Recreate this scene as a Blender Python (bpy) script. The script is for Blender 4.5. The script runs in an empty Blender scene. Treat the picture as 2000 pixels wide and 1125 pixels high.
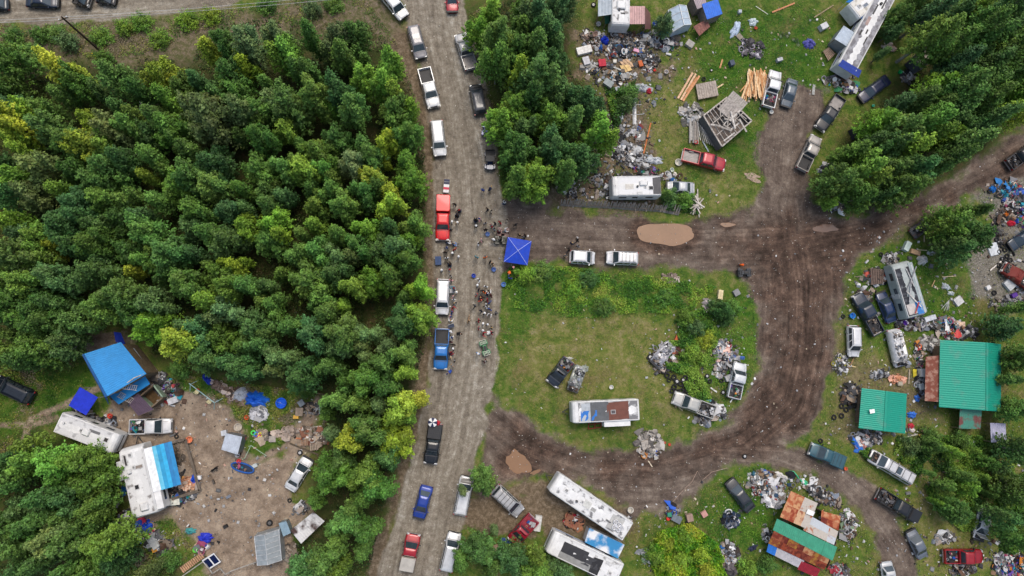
import bpy, bmesh, math, random
import numpy as np
from mathutils import Vector, Matrix, Quaternion
R = math.radians
scene = bpy.context.scene
# ------------------------------------------------------------------ camera, sky, sun, exposure
CAM_H = 95.0
FPX = 1333.33                                    # focal length in photo pixels (2000 wide)
_nad = Vector((885-1000, -(710-562.5), -FPX)).normalized()
_rot = _nad.rotation_difference(Vector((0, 0, -1)))
cam_d = bpy.data.cameras.new('camera'); cam_d.sensor_width = 36; cam_d.lens = 24
cam_d.clip_start = .5; cam_d.clip_end = 6000
cam = bpy.data.objects.new('camera', cam_d); scene.collection.objects.link(cam)
cam.location = (0, 0, CAM_H); cam.rotation_mode = 'QUATERNION'; cam.rotation_quaternion = _rot
scene.camera = cam
SUN_EL, SUN_AZ = 66, 15                           # azimuth measured from +Y (photo up) clockwise
w = bpy.data.worlds.new('World'); scene.world = w; w.use_nodes = True
nt = w.node_tree; bg = nt.nodes['Background']
sky = nt.nodes.new('ShaderNodeTexSky'); sky.sky_type = 'NISHITA'; sky.sun_disc = False
sky.sun_elevation = R(SUN_EL); sky.sun_rotation = R(SUN_AZ); sky.air_density = 1.6; sky.dust_density = 5.0; sky.ozone_density = 1
nt.links.new(sky.outputs[0], bg.inputs[0]); bg.inputs[1].default_value = .15
sd = bpy.data.lights.new('sun', 'SUN'); sd.energy = 1.3; sd.angle = R(24); sd.color = (1, .96, .9)
so = bpy.data.objects.new('sun', sd); scene.collection.objects.link(so)
_s = Vector((math.sin(R(SUN_AZ))*math.cos(R(SUN_EL)), math.cos(R(SUN_AZ))*math.cos(R(SUN_EL)), math.sin(R(SUN_EL))))
so.rotation_mode = 'QUATERNION'; so.rotation_quaternion = _s.to_track_quat('Z', 'Y')
vs = scene.view_settings; vs.view_transform = 'Standard'; vs.look = 'None'; vs.gamma = 1; vs.exposure = .14
try: vs.use_curve_mapping = False
except Exception: pass

def P(x, y, z=0.0):
    """photo pixel -> world point at height z"""
    d = _rot @ Vector(((x-1000)/FPX, (562.5-y)/FPX, -1))
    t = (z-CAM_H)/d.z
    return Vector((d.x*t, d.y*t, z))
def Pn(x, y):
    """numpy inverse at z=0: world -> photo pixel"""
    q = _rot.inverted().to_matrix()
    X = np.stack([x, y, np.full_like(x, -CAM_H)], -1)
    c = X @ np.array(q).T
    return 1000 + FPX*c[..., 0]/-c[..., 2], 562.5 - FPX*c[..., 1]/-c[..., 2]
def S(h, k=1.0):
    h = h.lstrip('#'); o = []
    for i in (0, 2, 4):
        c = int(h[i:i+2], 16)/255
        o.append((c/12.92 if c <= .04045 else ((c+.055)/1.055)**2.4)*k)
    return tuple(o)
rnd = random.Random(7)
COL = scene.collection
# ------------------------------------------------------------------ materials
_mc = {}
def mat(name, col, rough=.6, metal=0.0, var=.18, scale=2.5, bump=.0, col2=None, spec=.4, thr=.55, trans=0.0, coat=0.0, detail=5, stretch=None):
    k = (name, col)
    if k in _mc: return _mc[k]
    m = bpy.data.materials.new(name); m.use_nodes = True; t = m.node_tree; n = t.nodes; b = n['Principled BSDF']
    b.inputs['Roughness'].default_value = rough; b.inputs['Metallic'].default_value = metal
    b.inputs['Specular IOR Level'].default_value = spec; b.inputs['Coat Weight'].default_value = coat
    b.inputs['Transmission Weight'].default_value = trans
    tc = n.new('ShaderNodeTexCoord'); no = n.new('ShaderNodeTexNoise'); no.inputs['Scale'].default_value = scale; no.inputs['Detail'].default_value = detail
    if stretch:
        mp = n.new('ShaderNodeMapping'); mp.inputs['Scale'].default_value = stretch
        t.links.new(tc.outputs['Object'], mp.inputs[0]); t.links.new(mp.outputs[0], no.inputs['Vector'])
    else: t.links.new(tc.outputs['Object'], no.inputs['Vector'])
    rp = n.new('ShaderNodeValToRGB'); e = rp.color_ramp.elements
    if col2:
        e[0].position = thr-.06; e[1].position = thr+.06; e[0].color = (*col, 1); e[1].color = (*col2, 1)
    else:
        e[0].position = .3; e[1].position = .7
        e[0].color = (*[c*(1-var) for c in col], 1); e[1].color = (*[min(.9, c*(1+var)) for c in col], 1)
    t.links.new(no.outputs['Fac'], rp.inputs[0])
    n2 = n.new('ShaderNodeTexNoise'); n2.inputs['Scale'].default_value = scale*7; n2.inputs['Detail'].default_value = 3
    t.links.new(tc.outputs['Object'], n2.inputs['Vector'])
    mr = n.new('ShaderNodeMapRange'); mr.inputs['From Min'].default_value = .3; mr.inputs['From Max'].default_value = .7
    mr.inputs['To Min'].default_value = 1-var*.6; mr.inputs['To Max'].default_value = 1+var*.25
    t.links.new(n2.outputs['Fac'], mr.inputs[0])
    vm = n.new('ShaderNodeVectorMath'); vm.operation = 'SCALE'
    t.links.new(rp.outputs[0], vm.inputs[0]); t.links.new(mr.outputs[0], vm.inputs['Scale']); t.links.new(vm.outputs[0], b.inputs['Base Color'])
    if bump:
        bp = n.new('ShaderNodeBump'); bp.inputs['Strength'].default_value = bump; bp.inputs['Distance'].default_value = .05
        t.links.new(n2.outputs['Fac'], bp.inputs['Height']); t.links.new(bp.outputs[0], b.inputs['Normal'])
    _mc[k] = m; return m
def paint(h, k=.75): return mat('car_paint', S(h, k), .34, .15, .14, 1.6, coat=.45, spec=.5)
def dull(h, k=.9): return mat('dull_surface', S(h, k), .8, 0, .22, 2.5, .15, spec=.25)
def metal(h, k=.9): return mat('sheet_metal', S(h, k), .45, .25, .18, 1.5, spec=.4)
def tarpm(h, k=.9): return mat('tarpaulin', S(h, k), .5, 0, .16, 2.2, .3, spec=.35)
def woodm(h, k=.9): return mat('weathered_wood', S(h, k), .85, 0, .3, 3, .25, spec=.2)
def whitem(h='#e8e8ea', k=.85): return mat('white_shell', S(h, k), .5, 0, .14, 1.1, spec=.3)
def dirtyw(h='#dcdcdc', h2='#8a8684', thr=.6): return mat('stained_roof', S(h, .85), .65, 0, .15, 1.3, 0, S(h2, .85), thr=thr, detail=9)
def rustm(h, h2, thr=.5): return mat('rusted_sheet', S(h, .9), .75, .1, .25, 1.6, .1, S(h2, .9), thr=thr, detail=9, spec=.25)
GLASS = mat('dark_glass', (.035, .052, .066), .10, 0, .25, 1, spec=.9)  # bluish base colour puts some sky reflection into the glass
BLACK = mat('black_trim', (.02, .02, .022), .55, 0, .2, 3)
RUBBER = mat('tyre_rubber', (.022, .022, .023), .85, 0, .25, 4, .1, spec=.2)
RIM = mat('wheel_rim', (.35, .35, .36), .35, .6, .2, 5)
LENS = mat('lamp_lens', (.6, .6, .58), .15, 0, .05, 4)
REDLENS = mat('red_lens', (.35, .015, .015), .2, 0, .1, 4)
def vcol_mat(name, rough=.7, spec=.3, bump=.2, var=.2, leaf=False):
    m = bpy.data.materials.new(name); m.use_nodes = True; t = m.node_tree; n = t.nodes; b = n['Principled BSDF']
    b.inputs['Roughness'].default_value = rough; b.inputs['Specular IOR Level'].default_value = spec
    a = n.new('ShaderNodeAttribute'); a.attribute_name = 'Col'
    vm = n.new('ShaderNodeVectorMath'); vm.operation = 'MULTIPLY'
    if leaf:
        oi = n.new('ShaderNodeObjectInfo'); t.links.new(a.outputs['Color'], vm.inputs[0]); t.links.new(oi.outputs['Color'], vm.inputs[1])
    else:
        tc = n.new('ShaderNodeTexCoord'); no = n.new('ShaderNodeTexNoise'); no.inputs['Scale'].default_value = 9; no.inputs['Detail'].default_value = 4
        t.links.new(tc.outputs['Object'], no.inputs['Vector'])
        mr = n.new('ShaderNodeMapRange'); mr.inputs['From Min'].default_value = .3; mr.inputs['From Max'].default_value = .7
        mr.inputs['To Min'].default_value = 1-var; mr.inputs['To Max'].default_value = 1+var*.5
        t.links.new(no.outputs['Fac'], mr.inputs[0]); t.links.new(a.outputs['Color'], vm.inputs[0]); t.links.new(mr.outputs[0], vm.inputs[1])
    t.links.new(vm.outputs[0], b.inputs['Base Color'])
    return m
LEAF = vcol_mat('leaves', .55, .25, leaf=True)
JUNK = vcol_mat('mixed_scrap', .6, .35)
BARK = mat('bark', (.16, .14, .115), .9, 0, .35, 4, .3)
BARKW = mat('pale_bark', (.3, .29, .26), .9, 0, .35, 4, .3)
# ------------------------------------------------------------------ mesh builder
def bump_uv(): pass
class MB:
    def __init__(s): s.v = []; s.f = []; s.m = []; s.c = []; s.sm = []; s.mats = []; s.cur = 0; s.col = (.5, .5, .5); s.smooth = False
    def use(s, m):
        if m not in s.mats: s.mats.append(m)
        s.cur = s.mats.index(m); return s
    def add(s, vs, fs, smooth=None):
        o = len(s.v); s.v.extend([tuple(v) for v in vs])
        for f in fs:
            s.f.append([o+i for i in f]); s.m.append(s.cur); s.c.append(s.col); s.sm.append(s.smooth if smooth is None else smooth)
        return s
    def box(s, c, d, rot=None, tw=1.0):
        x, y, z = d[0]/2, d[1]/2, d[2]/2; c = Vector(c)
        vs = [Vector((a*x*(tw if e > 0 else 1), b*y*(tw if e > 0 else 1), e*z)) for e in (-1, 1) for a, b in ((-1, -1), (1, -1), (1, 1), (-1, 1))]
        if rot is not None:
            M = rot if isinstance(rot, Matrix) else Matrix.Rotation(rot, 3, 'Z')
            vs = [M @ v for v in vs]
        return s.add([v+c for v in vs], [(3, 2, 1, 0), (4, 5, 6, 7), (0, 1, 5, 4), (1, 2, 6, 5), (2, 3, 7, 6), (3, 0, 4, 7)], False)
    def beam(s, a, b, w_, h_=None, up=(0, 0, 1)):
        a = Vector(a); b = Vector(b); h_ = h_ or w_; d = b-a; L = d.length
        if L < 1e-4: return s
        x = d/L; y = Vector(up).cross(x)
        if y.length < .05: y = Vector((0, 1, 0)).cross(x)
        y.normalize(); z = x.cross(y)
        M = Matrix((x, y, z)).transposed()
        return s.box((a+b)/2, (L, w_, h_), M)
    def tube(s, pts, rad, n=8, cap=True, smooth=True):
        pts = [Vector(p) for p in pts]; rings = []
        for i, p in enumerate(pts):
            d = (pts[min(i+1, len(pts)-1)]-pts[max(i-1, 0)]).normalized()
            u = d.orthogonal().normalized(); vv = d.cross(u)
            r = rad[i] if hasattr(rad, '__len__') else rad
            rings.append([p+(u*math.cos(2*math.pi*k/n)+vv*math.sin(2*math.pi*k/n))*r for k in range(n)])
        if len(pts) > 1:      # keep rings aligned
            for i in range(1, len(rings)):
                best = min(range(n), key=lambda q: (rings[i][q]-pts[i]-(rings[i-1][0]-pts[i-1])).length)
                rings[i] = rings[i][best:]+rings[i][:best]
        return s.loft(rings, cap, smooth)
    def loft(s, rings, cap=True, smooth=True, closed=True):
        n = len(rings[0]); vs = [v for r in rings for v in r]; fs = []
        for i in range(len(rings)-1):
            for k in range(n if closed else n-1):
                a = i*n+k; b = i*n+(k+1) % n; fs.append((a, b, b+n, a+n))
        s.add(vs, fs, smooth)
        if cap:
            s.add(rings[0], [tuple(range(n))[::-1]], False); s.add(rings[-1], [tuple(range(n))], False)
        return s
    def cyl(s, c, r, h, n=14, r2=None, axis='z', smooth=True):
        c = Vector(c); d = {'x': Vector((1, 0, 0)), 'y': Vector((0, 1, 0)), 'z': Vector((0, 0, 1))}[axis] if isinstance(axis, str) else Vector(axis).normalized()
        return s.tube([c-d*h/2, c+d*h/2], [r, r if r2 is None else r2], n, True, smooth)
    def torus(s, c, Rr, r, n=18, m=7, M=None, flat=1.0):
        c = Vector(c); rings = []
        for i in range(n):
            a = 2*math.pi*i/n; ring = []
            for k in range(m):
                b = 2*math.pi*k/m; q = Vector(((Rr+r*math.cos(b))*math.cos(a), (Rr+r*math.cos(b))*math.sin(a), r*flat*math.sin(b)))
                ring.append(c+(M @ q if M else q))
            rings.append(ring)
        rings.append(rings[0]); return s.loft(rings, False, True)
    def slab(s, A, B, C, D, th=.04, n=1, amp=0.0, rows=1, jit=0.0):
        """sheet A-B (across ribs) to D-C, ribs along A->D, with thickness"""
        A, B, C, D = map(Vector, (A, B, C, D)); nr = (B-A).cross(D-A).normalized()
        if nr.z < 0: nr = -nr
        N = n*2 if amp else n; top = []; bot = []
        for j in range(rows+1):
            v = j/rows; a = A.lerp(D, v); b = B.lerp(C, v)
            for i in range(N+1):
                p = a.lerp(b, i/N)+nr*((amp if i % 2 else 0)+rnd.uniform(-jit, jit))
                top.append(p); bot.append(p-nr*th)
        W = N+1; fs = []
        o = len(top)
        for j in range(rows):
            for i in range(N):
                a = j*W+i; fs.append((a, a+1, a+1+W, a+W)); fs.append((o+a, o+a+W, o+a+1+W, o+a+1))
        for i in range(N): fs.append((i, o+i, o+i+1, i+1)); q = rows*W+i; fs.append((q, q+1, o+q+1, o+q))
        for j in range(rows): a = j*W; fs.append((a, a+W, o+a+W, o+a)); a = j*W+N; fs.append((a, o+a, o+a+W, a+W))
        return s.add(top+bot, fs, False)
    def build(s, name, m=None, parent=None):
        me = bpy.data.meshes.new(name); me.from_pydata(s.v, [], s.f)
        mats = s.mats or [m if m else JUNK]
        for q in mats: me.materials.append(q)
        if len(s.mats) > 1: me.polygons.foreach_set('material_index', s.m)
        me.polygons.foreach_set('use_smooth', s.sm)
        if JUNK in mats:
            ca = me.color_attributes.new('Col', 'FLOAT_COLOR', 'CORNER'); arr = []
            for f, c in zip(s.f, s.c): arr += [c[0], c[1], c[2], 1.0]*len(f)
            ca.data.foreach_set('color', arr)
        me.update(); o = bpy.data.objects.new(name, me); COL.objects.link(o)
        if parent: o.parent = parent
        return o
REG = []
def tag(o, label, cat, group=None, px=None):
    o['label'] = label; o['category'] = cat
    if group: o['group'] = group
    REG.append(o)
    return o
def stuff(o, label, cat): o['label'] = label; o['category'] = cat; o['kind'] = 'stuff'; return o
def empty(name, loc, rz=0.0, label=None, cat=None, group=None, scale=None):
    o = bpy.data.objects.new(name, None); COL.objects.link(o); o.empty_display_size = .3
    o.location = loc; o.rotation_euler = (0, 0, rz)
    if scale: o.scale = (scale,)*3 if not hasattr(scale, '__len__') else scale
    if label: tag(o, label, cat, group)
    return o
def copy_tree(o, parent=None):
    c = o.copy(); COL.objects.link(c); c.parent = parent
    for ch in o.children: copy_tree(ch, c)
    return c
def ends(f, r, z=.8):
    a = P(*f, z); b = P(*r, z); m = (a+b)/2; m.z = 0
    return m, math.atan2(a.y-b.y, a.x-b.x), (a-b).length
# landmarks for "where" phrases (photo px)
LM = []
def landmark(x, y, txt): LM.append((x, y, txt))
def where(x, y, skip=None, pre=True):
    best = sorted(LM, key=lambda l: (l[0]-x)**2+(l[1]-y)**2)
    for l in best:
        if skip and skip in l[2]: continue
        dx, dy = x-l[0], y-l[1]; d = math.hypot(dx, dy)
        if d < 14: return 'right beside '+l[2]
        a = math.degrees(math.atan2(-dy, dx)) % 360
        dirs = ['right of', 'up and right of', 'above', 'up and left of', 'left of', 'down and left of', 'below', 'down and right of']
        return ('just ' if d < 34 else '' if d < 80 else 'well ')+dirs[int((a+22.5)//45) % 8]+' '+l[2]
    return ''
# ------------------------------------------------------------------ ground
def vnoise(x, y, s, seed=0):
    r = np.random.RandomState(seed); T = r.rand(256, 256)
    xs, ys = x/s, y/s; xi = np.floor(xs).astype(int); yi = np.floor(ys).astype(int); fx = xs-xi; fy = ys-yi
    fx = fx*fx*(3-2*fx); fy = fy*fy*(3-2*fy)
    g = lambda a, b: T[a % 256, b % 256]
    return (g(xi, yi)*(1-fx)+g(xi+1, yi)*fx)*(1-fy)+(g(xi, yi+1)*(1-fx)+g(xi+1, yi+1)*fx)*fy
def fbm(x, y, s, seed=0, o=4): return sum(vnoise(x, y, s/2**i, seed+i)*.5**i for i in range(o))/sum(.5**i for i in range(o))
def sdf(poly, X, Y):
    """signed distance, positive inside"""
    d = np.full(X.shape, 1e18); ins = np.zeros(X.shape, bool); n = len(poly)
    for i in range(n):
        x1, y1 = poly[i]; x2, y2 = poly[(i+1) % n]; ex, ey = x2-x1, y2-y1
        t = np.clip(((X-x1)*ex+(Y-y1)*ey)/(ex*ex+ey*ey+1e-9), 0, 1)
        d = np.minimum(d, (X-x1-t*ex)**2+(Y-y1-t*ey)**2)
        c = ((y1 > Y) != (y2 > Y)) & (X < ex*(Y-y1)/((ey if abs(ey) > 1e-9 else 1e-9))+x1); ins ^= c
    d = np.sqrt(d); return np.where(ins, d, -d)
def wp(poly): return [tuple(P(x, y)[:2]) for x, y in poly]
ROAD = [(640,-900),(720,-60),(780,0),(800,60),(822,150),(838,220),(846,300),(848,420),(847,560),(843,660),(834,760),(815,850),(793,930),(770,1010),(745,1100),(725,1180),(600,1900),(745,1900),(870,1180),(886,1090),(908,1000),(925,930),(945,850),(962,760),(975,660),(978,560),(985,500),(992,430),(975,340),(960,240),(948,150),(930,80),(905,0),(895,-60),(820,-900)]
TOPROAD = [(-1500,-200),(-1500,90),(-200,60),(0,40),(100,47),(200,40),(330,28),(450,10),(560,-20),(700,-60),(700,-120)]
SIDE = [(960,370),(1000,392),(1080,408),(1180,424),(1330,430),(1420,425),(1468,402),(1492,350),(1482,290),(1490,235),(1515,190),(1535,160),(1600,175),(1612,210),(1590,270),(1568,330),(1585,395),(1640,425),(1720,408),(1850,352),(1950,290),(2200,120),(3200,-500),(3200,-380),(2200,230),(2000,340),(1930,372),(1850,405),(1760,450),(1700,490),(1655,540),(1632,640),(1625,720),(1605,800),(1570,850),(1530,872),(1570,880),(1640,905),(1700,940),(1750,1000),(1790,1070),(1820,1180),(1900,1900),(1820,1900),(1745,1180),(1705,1060),(1655,980),(1590,935),(1500,908),(1420,915),(1370,955),(1320,1000),(1240,1010),(1180,960),(1080,930),(1000,945),(950,965),(925,950),(940,870),(960,770),(1010,800),(1060,835),(1120,868),(1200,885),(1300,872),(1390,838),(1450,790),(1480,710),(1482,610),(1462,545),(1400,527),(1200,524),(1100,514),(1010,512),(975,540)]
MUDCORE = [(1440,440),(1560,420),(1700,420),(1850,370),(2000,290),(2000,330),(1850,395),(1740,450),(1670,520),(1630,620),(1620,740),(1580,830),(1480,890),(1350,920),(1200,930),(1080,900),(990,850),(1010,820),(1120,880),(1300,880),(1420,830),(1490,720),(1500,600),(1480,520),(1400,480)]
YARD = [(165,660),(245,640),(330,760),(420,775),(455,800),(470,850),(500,905),(545,880),(575,820),(600,770),(640,775),(630,830),(600,860),(590,900),(575,960),(602,985),(592,1040),(560,1120),(500,1160),(430,1150),(370,1060),(335,1010),(260,1030),(230,900),(235,850),(200,820),(230,760),(170,700)]
DIRT2 = [(1115,60),(1180,85),(1300,80),(1320,140),(1270,170),(1250,240),(1290,300),(1240,340),(1170,350),(1180,260),(1200,190),(1130,150)]
DIRT3 = [(955,940),(1080,930),(1240,1000),(1240,1050),(1200,1110),(1050,1040),(985,1050),(920,1030),(905,1000)]
DIRT4 = [(1860,390),(1950,350),(2040,330),(2040,600),(1960,610),(1905,570),(1890,500),(1930,470),(1930,410)]
DIRT5 = [(1080,370),(1190,345),(1330,400),(1330,420),(1080,405)]
DIRT6 = [(1630,620),(1680,700),(1760,700),(1850,690),(1850,830),(1720,880),(1640,880),(1600,860),(1625,760)]
PATHS = [[(0,905),(40,880),(60,820),(130,790),(165,770),(250,740)],[(0,830),(60,830),(110,815)],[(620,780),(560,870),(480,910)]]
LUSH = [[(985,520),(1180,530),(1330,560),(1330,620),(1200,610),(1040,640),(1010,720),(980,760),(978,600)],[(1380,20),(1600,20),(1640,120),(1600,180),(1480,230),(1400,180),(1360,120)],[(1380,610),(1470,560),(1478,700),(1450,780),(1390,830),(1360,760),(1400,700)],[(1380,960),(1480,900),(1540,930),(1500,1060),(1380,1080),(1330,1040)],[(1640,560),(1700,500),(1900,520),(1910,640),(1800,640),(1700,700),(1650,680)],[(350,730),(420,740),(440,800),(400,800),(350,780)],[(1320,250),(1490,250),(1500,330),(1330,420),(1340,340)],[(0,700),(160,690),(180,800),(100,840),(60,880),(0,880)],[(470,830),(560,800),(560,880),(500,915)]]
DRY = [[(1040,640),(1200,610),(1330,640),(1330,800),(1200,780),(1060,760),(1000,740),(1010,680)],[(1150,180),(1330,170),(1340,330),(1250,330)],[(1370,320),(1470,330),(1450,410),(1350,420)],[(1750,1000),(1900,900),(2000,900),(2000,1125),(1800,1125)],[(1630,640),(1800,700),(1800,880),(1700,900),(1620,860)]]
FORESTS = {
 'west': [(0,112),(80,105),(150,118),(262,135),(275,112),(375,120),(400,62),(520,32),(610,45),(700,38),(745,66),(772,105),(796,150),(822,215),(830,300),(832,420),(826,520),(836,620),(828,690),(800,760),(790,840),(762,940),(740,1030),(720,1125),(570,1125),(558,1100),(590,1050),(640,1010),(625,960),(618,920),(645,880),(655,830),(640,775),(580,755),(500,748),(430,722),(380,718),(300,690),(278,640),(225,632),(165,640),(130,690),(50,725),(0,730)],
 'southwest': [(0,890),(60,860),(105,878),(195,890),(215,920),(222,980),(228,1010),(205,1035),(255,1050),(270,1080),(320,1110),(330,1125),(0,1125)],
 'middle': [(912,25),(1000,0),(1118,0),(1118,60),(1100,110),(1120,150),(1165,190),(1200,235),(1195,300),(1160,330),(1110,362),(1060,378),(1005,372),(982,335),(990,290),(955,250),(955,215),(990,190),(965,130),(930,90),(915,60)],
 'east': [(1765,25),(1800,0),(2000,0),(2000,225),(1925,280),(1885,330),(1820,352),(1760,388),(1690,405),(1645,398),(1605,375),(1630,320),(1650,290),(1690,250),(1725,190),(1790,150),(1835,120),(1800,60)]}
def smooth(d, w_): t = np.clip(d/w_*.5+.5, 0, 1); return t*t*(3-2*t)
FX, FY = (-92, 82), (-52, 66); ST = .26
def axis(lo, hi):
    core = np.arange(lo, hi+ST/2, ST); far = [4, 12, 30, 80, 200, 600, 2500]
    return np.concatenate([[lo-f for f in far[::-1]], core, [hi+f for f in far]])
gx, gy = axis(*FX), axis(*FY); X, Y = np.meshgrid(gx, gy)
nx, ny = len(gx), len(gy)
wob = (fbm(X, Y, 3.0, 3)-.5)*2.2; wob2 = (fbm(X+90, Y, 1.2, 8)-.5)*1.2
def ms(poly, wd=1.0, k=1.0): return smooth(sdf(wp(poly), X, Y)+(wob+wob2)*k, wd)
m_grav = np.maximum(ms(ROAD, .8, .6), ms(TOPROAD, .8, .5))
m_side = ms(SIDE, 1.6, 1.35); m_core = ms(MUDCORE, 5.0, 3.0)*m_side
m_dirt = np.maximum.reduce([ms(q, 2.2, 2.6) for q in (DIRT2, DIRT3, DIRT5)])
m_dirt = np.maximum(m_dirt, ms([(790,50),(850,220),(858,430),(852,640),(824,850),(775,1010),(745,1140),(708,1140),(765,960),(800,820),(826,640),(832,420),(820,230),(765,90)], 1.5, .9))
m_stone = np.maximum(ms(DIRT4, 2.0, 2.0), ms([(1495,190),(1600,175),(1585,260),(1500,290)], 3, 2.5)*.8)
m_dirt = np.maximum(m_dirt, ms(DIRT6, 3, 3)*.55)
m_yard = ms(YARD, 1.2, 1.4)
for pth in PATHS:
    d = np.full(X.shape, 1e9); q = wp(pth)
    for (x1, y1), (x2, y2) in zip(q, q[1:]):
        ex, ey = x2-x1, y2-y1; t = np.clip(((X-x1)*ex+(Y-y1)*ey)/(ex*ex+ey*ey), 0, 1); d = np.minimum(d, np.hypot(X-x1-t*ex, Y-y1-t*ey))
    m_yard = np.maximum(m_yard, smooth(.45-d+wob2*.5, .5)*.9)
m_lush = np.maximum.reduce([ms(q, 7, 3.5) for q in LUSH]); m_dry = np.maximum.reduce([ms(q, 5, 3.5) for q in DRY])
m_for = np.maximum.reduce([smooth(sdf(wp(q), X, Y)+1.2+wob+wob2, 3) for q in FORESTS.values()])
m_bank = ms([(-200,50),(100,52),(330,34),(480,12),(700,-40),(770,0),(775,90),(600,60),(400,110),(250,130),(-200,130)], 3, 2)
# flow coordinates (u across, v along) for tyre streaks
LINES = [[(842,-60),(856,60),(885,200),(905,330),(914,450),(912,600),(902,720),(880,850),(850,980),(810,1180)], [(960,470),(1100,468),(1300,475),(1450,470),(1560,465),(1700,440),(1850,380),(2000,300),(2200,170)], [(1560,300),(1540,400),(1550,480),(1562,560),(1560,680),(1535,780),(1450,860),(1300,905),(1150,900),(1030,850),(960,790)], [(1400,880),(1520,890),(1620,925),(1700,990),(1760,1080),(1790,1180)], [(1550,160),(1540,240),(1530,340)], [(-200,-20),(100,-5),(400,-25),(700,-100)]]
bd = np.full(X.shape, 1e9); U = np.zeros(X.shape); V = np.zeros(X.shape)
for li, ln in enumerate(LINES):
    q = wp(ln); acc = li*100.0
    for (x1, y1), (x2, y2) in zip(q, q[1:]):
        ex, ey = x2-x1, y2-y1; L = math.hypot(ex, ey); t = np.clip(((X-x1)*ex+(Y-y1)*ey)/(L*L), 0, 1)
        d = np.hypot(X-x1-t*ex, Y-y1-t*ey); sg = np.sign((X-x1)*ey-(Y-y1)*ex); k = d < bd
        bd[k] = d[k]; U[k] = (d*sg)[k]; V[k] = (acc+t*L)[k]; acc += L
Z = (fbm(X, Y, 9, 21)-.5)*.10+(fbm(X, Y, 1.5, 31)-.5)*.05
Z = Z*np.clip(1-np.maximum(np.abs(X)-90, 0)/40, 0, 1)
track = np.exp(-((np.abs(U+(fbm(V,U*0,9,77)-.5)*1.5)-.85)/.22)**2)*.05*np.maximum(m_core, m_side*.4)
Z = Z-track-.06
for cx_, cy_, rr_ in ((1300,457,5.2),(1015,908,3.2),(1050,924,1.8),(1612,446,2.6),(1421,439,1.7),(1470,346,2.0)):
    c_ = P(cx_, cy_); dd = np.hypot((X-c_.x)/(1.0 if rr_ < 5 else 1.1), (Y-c_.y)*(1 if rr_ in (3.2,) else 1.6)); m_core = np.maximum(m_core, smooth(rr_-dd+wob*.4, 1.6)*m_side)
def gmat():
    m = bpy.data.materials.new('ground_surface'); m.use_nodes = True; t = m.node_tree; n = t.nodes; b = n['Principled BSDF']; lk = t.links.new
    b.inputs['Roughness'].default_value = .92; b.inputs['Specular IOR Level'].default_value = .15
    ge = n.new('ShaderNodeNewGeometry')
    def att(nm): a = n.new('ShaderNodeAttribute'); a.attribute_name = nm; s = n.new('ShaderNodeSeparateColor'); lk(a.outputs['Color'], s.inputs[0]); return s.outputs
    A = att('ma'); B = att('mb'); C_ = att('mc')
    def noise(sc, det=6, vec=None, ro=.6, dist=0):
        q = n.new('ShaderNodeTexNoise'); q.inputs['Scale'].default_value = sc; q.inputs['Detail'].default_value = det; q.inputs['Roughness'].default_value = ro; q.inputs['Distortion'].default_value = dist
        lk(vec or ge.outputs['Position'], q.inputs['Vector']); return q.outputs['Fac']
    def rmp(f, stops):
        r = n.new('ShaderNodeValToRGB'); e = r.color_ramp.elements
        while len(e) < len(stops): e.new(.5)
        for el, (p, c) in zip(e, stops): el.position = p; el.color = (*c, 1)
        lk(f, r.inputs[0]); return r.outputs[0]
    def mix(f, a, b_):
        q = n.new('ShaderNodeMix'); q.data_type = 'RGBA'; lk(f, q.inputs[0]); lk(a, q.inputs[6]); lk(b_, q.inputs[7]); return q.outputs[2]
    def math_(op, a, b_, c=None):
        q = n.new('ShaderNodeMath'); q.operation = op; q.use_clamp = False
        for i, v in enumerate((a, b_, c)):
            if v is None: continue
            if isinstance(v, (int, float)): q.inputs[i].default_value = v
            else: lk(v, q.inputs[i])
        return q.outputs[0]
    def mask(f, amt=.7, sc=3.5, gain=3.0):
        # break the mask edge with fine noise
        v = math_('ADD', f, math_('MULTIPLY', math_('SUBTRACT', noise(sc, 8, None, .7), .5), amt))
        q = n.new('ShaderNodeMapRange'); q.clamp = True; q.inputs['From Min'].default_value = .5-.5/gain; q.inputs['From Max'].default_value = .5+.5/gain; lk(v, q.inputs[0]); return q.outputs[0]
    fl = n.new('ShaderNodeAttribute'); fl.attribute_name = 'flow'
    def flow(su, sv): q = n.new('ShaderNodeMapping'); q.inputs['Scale'].default_value = (su, sv, 1); lk(fl.outputs['Vector'], q.inputs[0]); return q.outputs[0]
    big = noise(.22, 5); mid = noise(.75, 9, None, .74); fine = noise(7, 6, None, .75); vf = noise(22, 3)
    grass = rmp(mid, [(.30, S('42602a')), (.42, S('58762e')), (.50, S('708438')), (.58, S('888c4c')), (.66, S('9e946c')), (.76, S('86705a'))])
    gl = rmp(mid, [(.3, S('2f5a1a')), (.46, S('437020')), (.56, S('5e7e2c')), (.66, S('80864a'))])
    gd = rmp(mid, [(.30, S('56702c')), (.42, S('72823a')), (.5, S('8a8c4c')), (.6, S('a29a68')), (.72, S('b4a484'))])
    c = mix(mask(B[0], 1.6, .7, 1.3), grass, gl)
    c = mix(mask(B[1], 1.3, 1.3, 1.6), c, gd)
    pm = n.new('ShaderNodeMapRange'); pm.inputs['From Min'].default_value = .52; pm.inputs['From Max'].default_value = .64; pm.inputs['To Max'].default_value = .75; lk(noise(.16, 9, None, .72, .3), pm.inputs[0])
    c = mix(pm.outputs[0], c, rmp(noise(1.8, 8, None, .8), [(.34, S('56602e')), (.48, S('84794a')), (.58, S('9c8a68')), (.7, S('b8a48c'))]))
    fo = rmp(mid, [(.3, S('2c3818')), (.45, S('46542a')), (.58, S('5a5634')), (.7, S('6e5f46'))])
    c = mix(mask(B[2], .6, 1.5, 1.6), c, fo)
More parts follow.
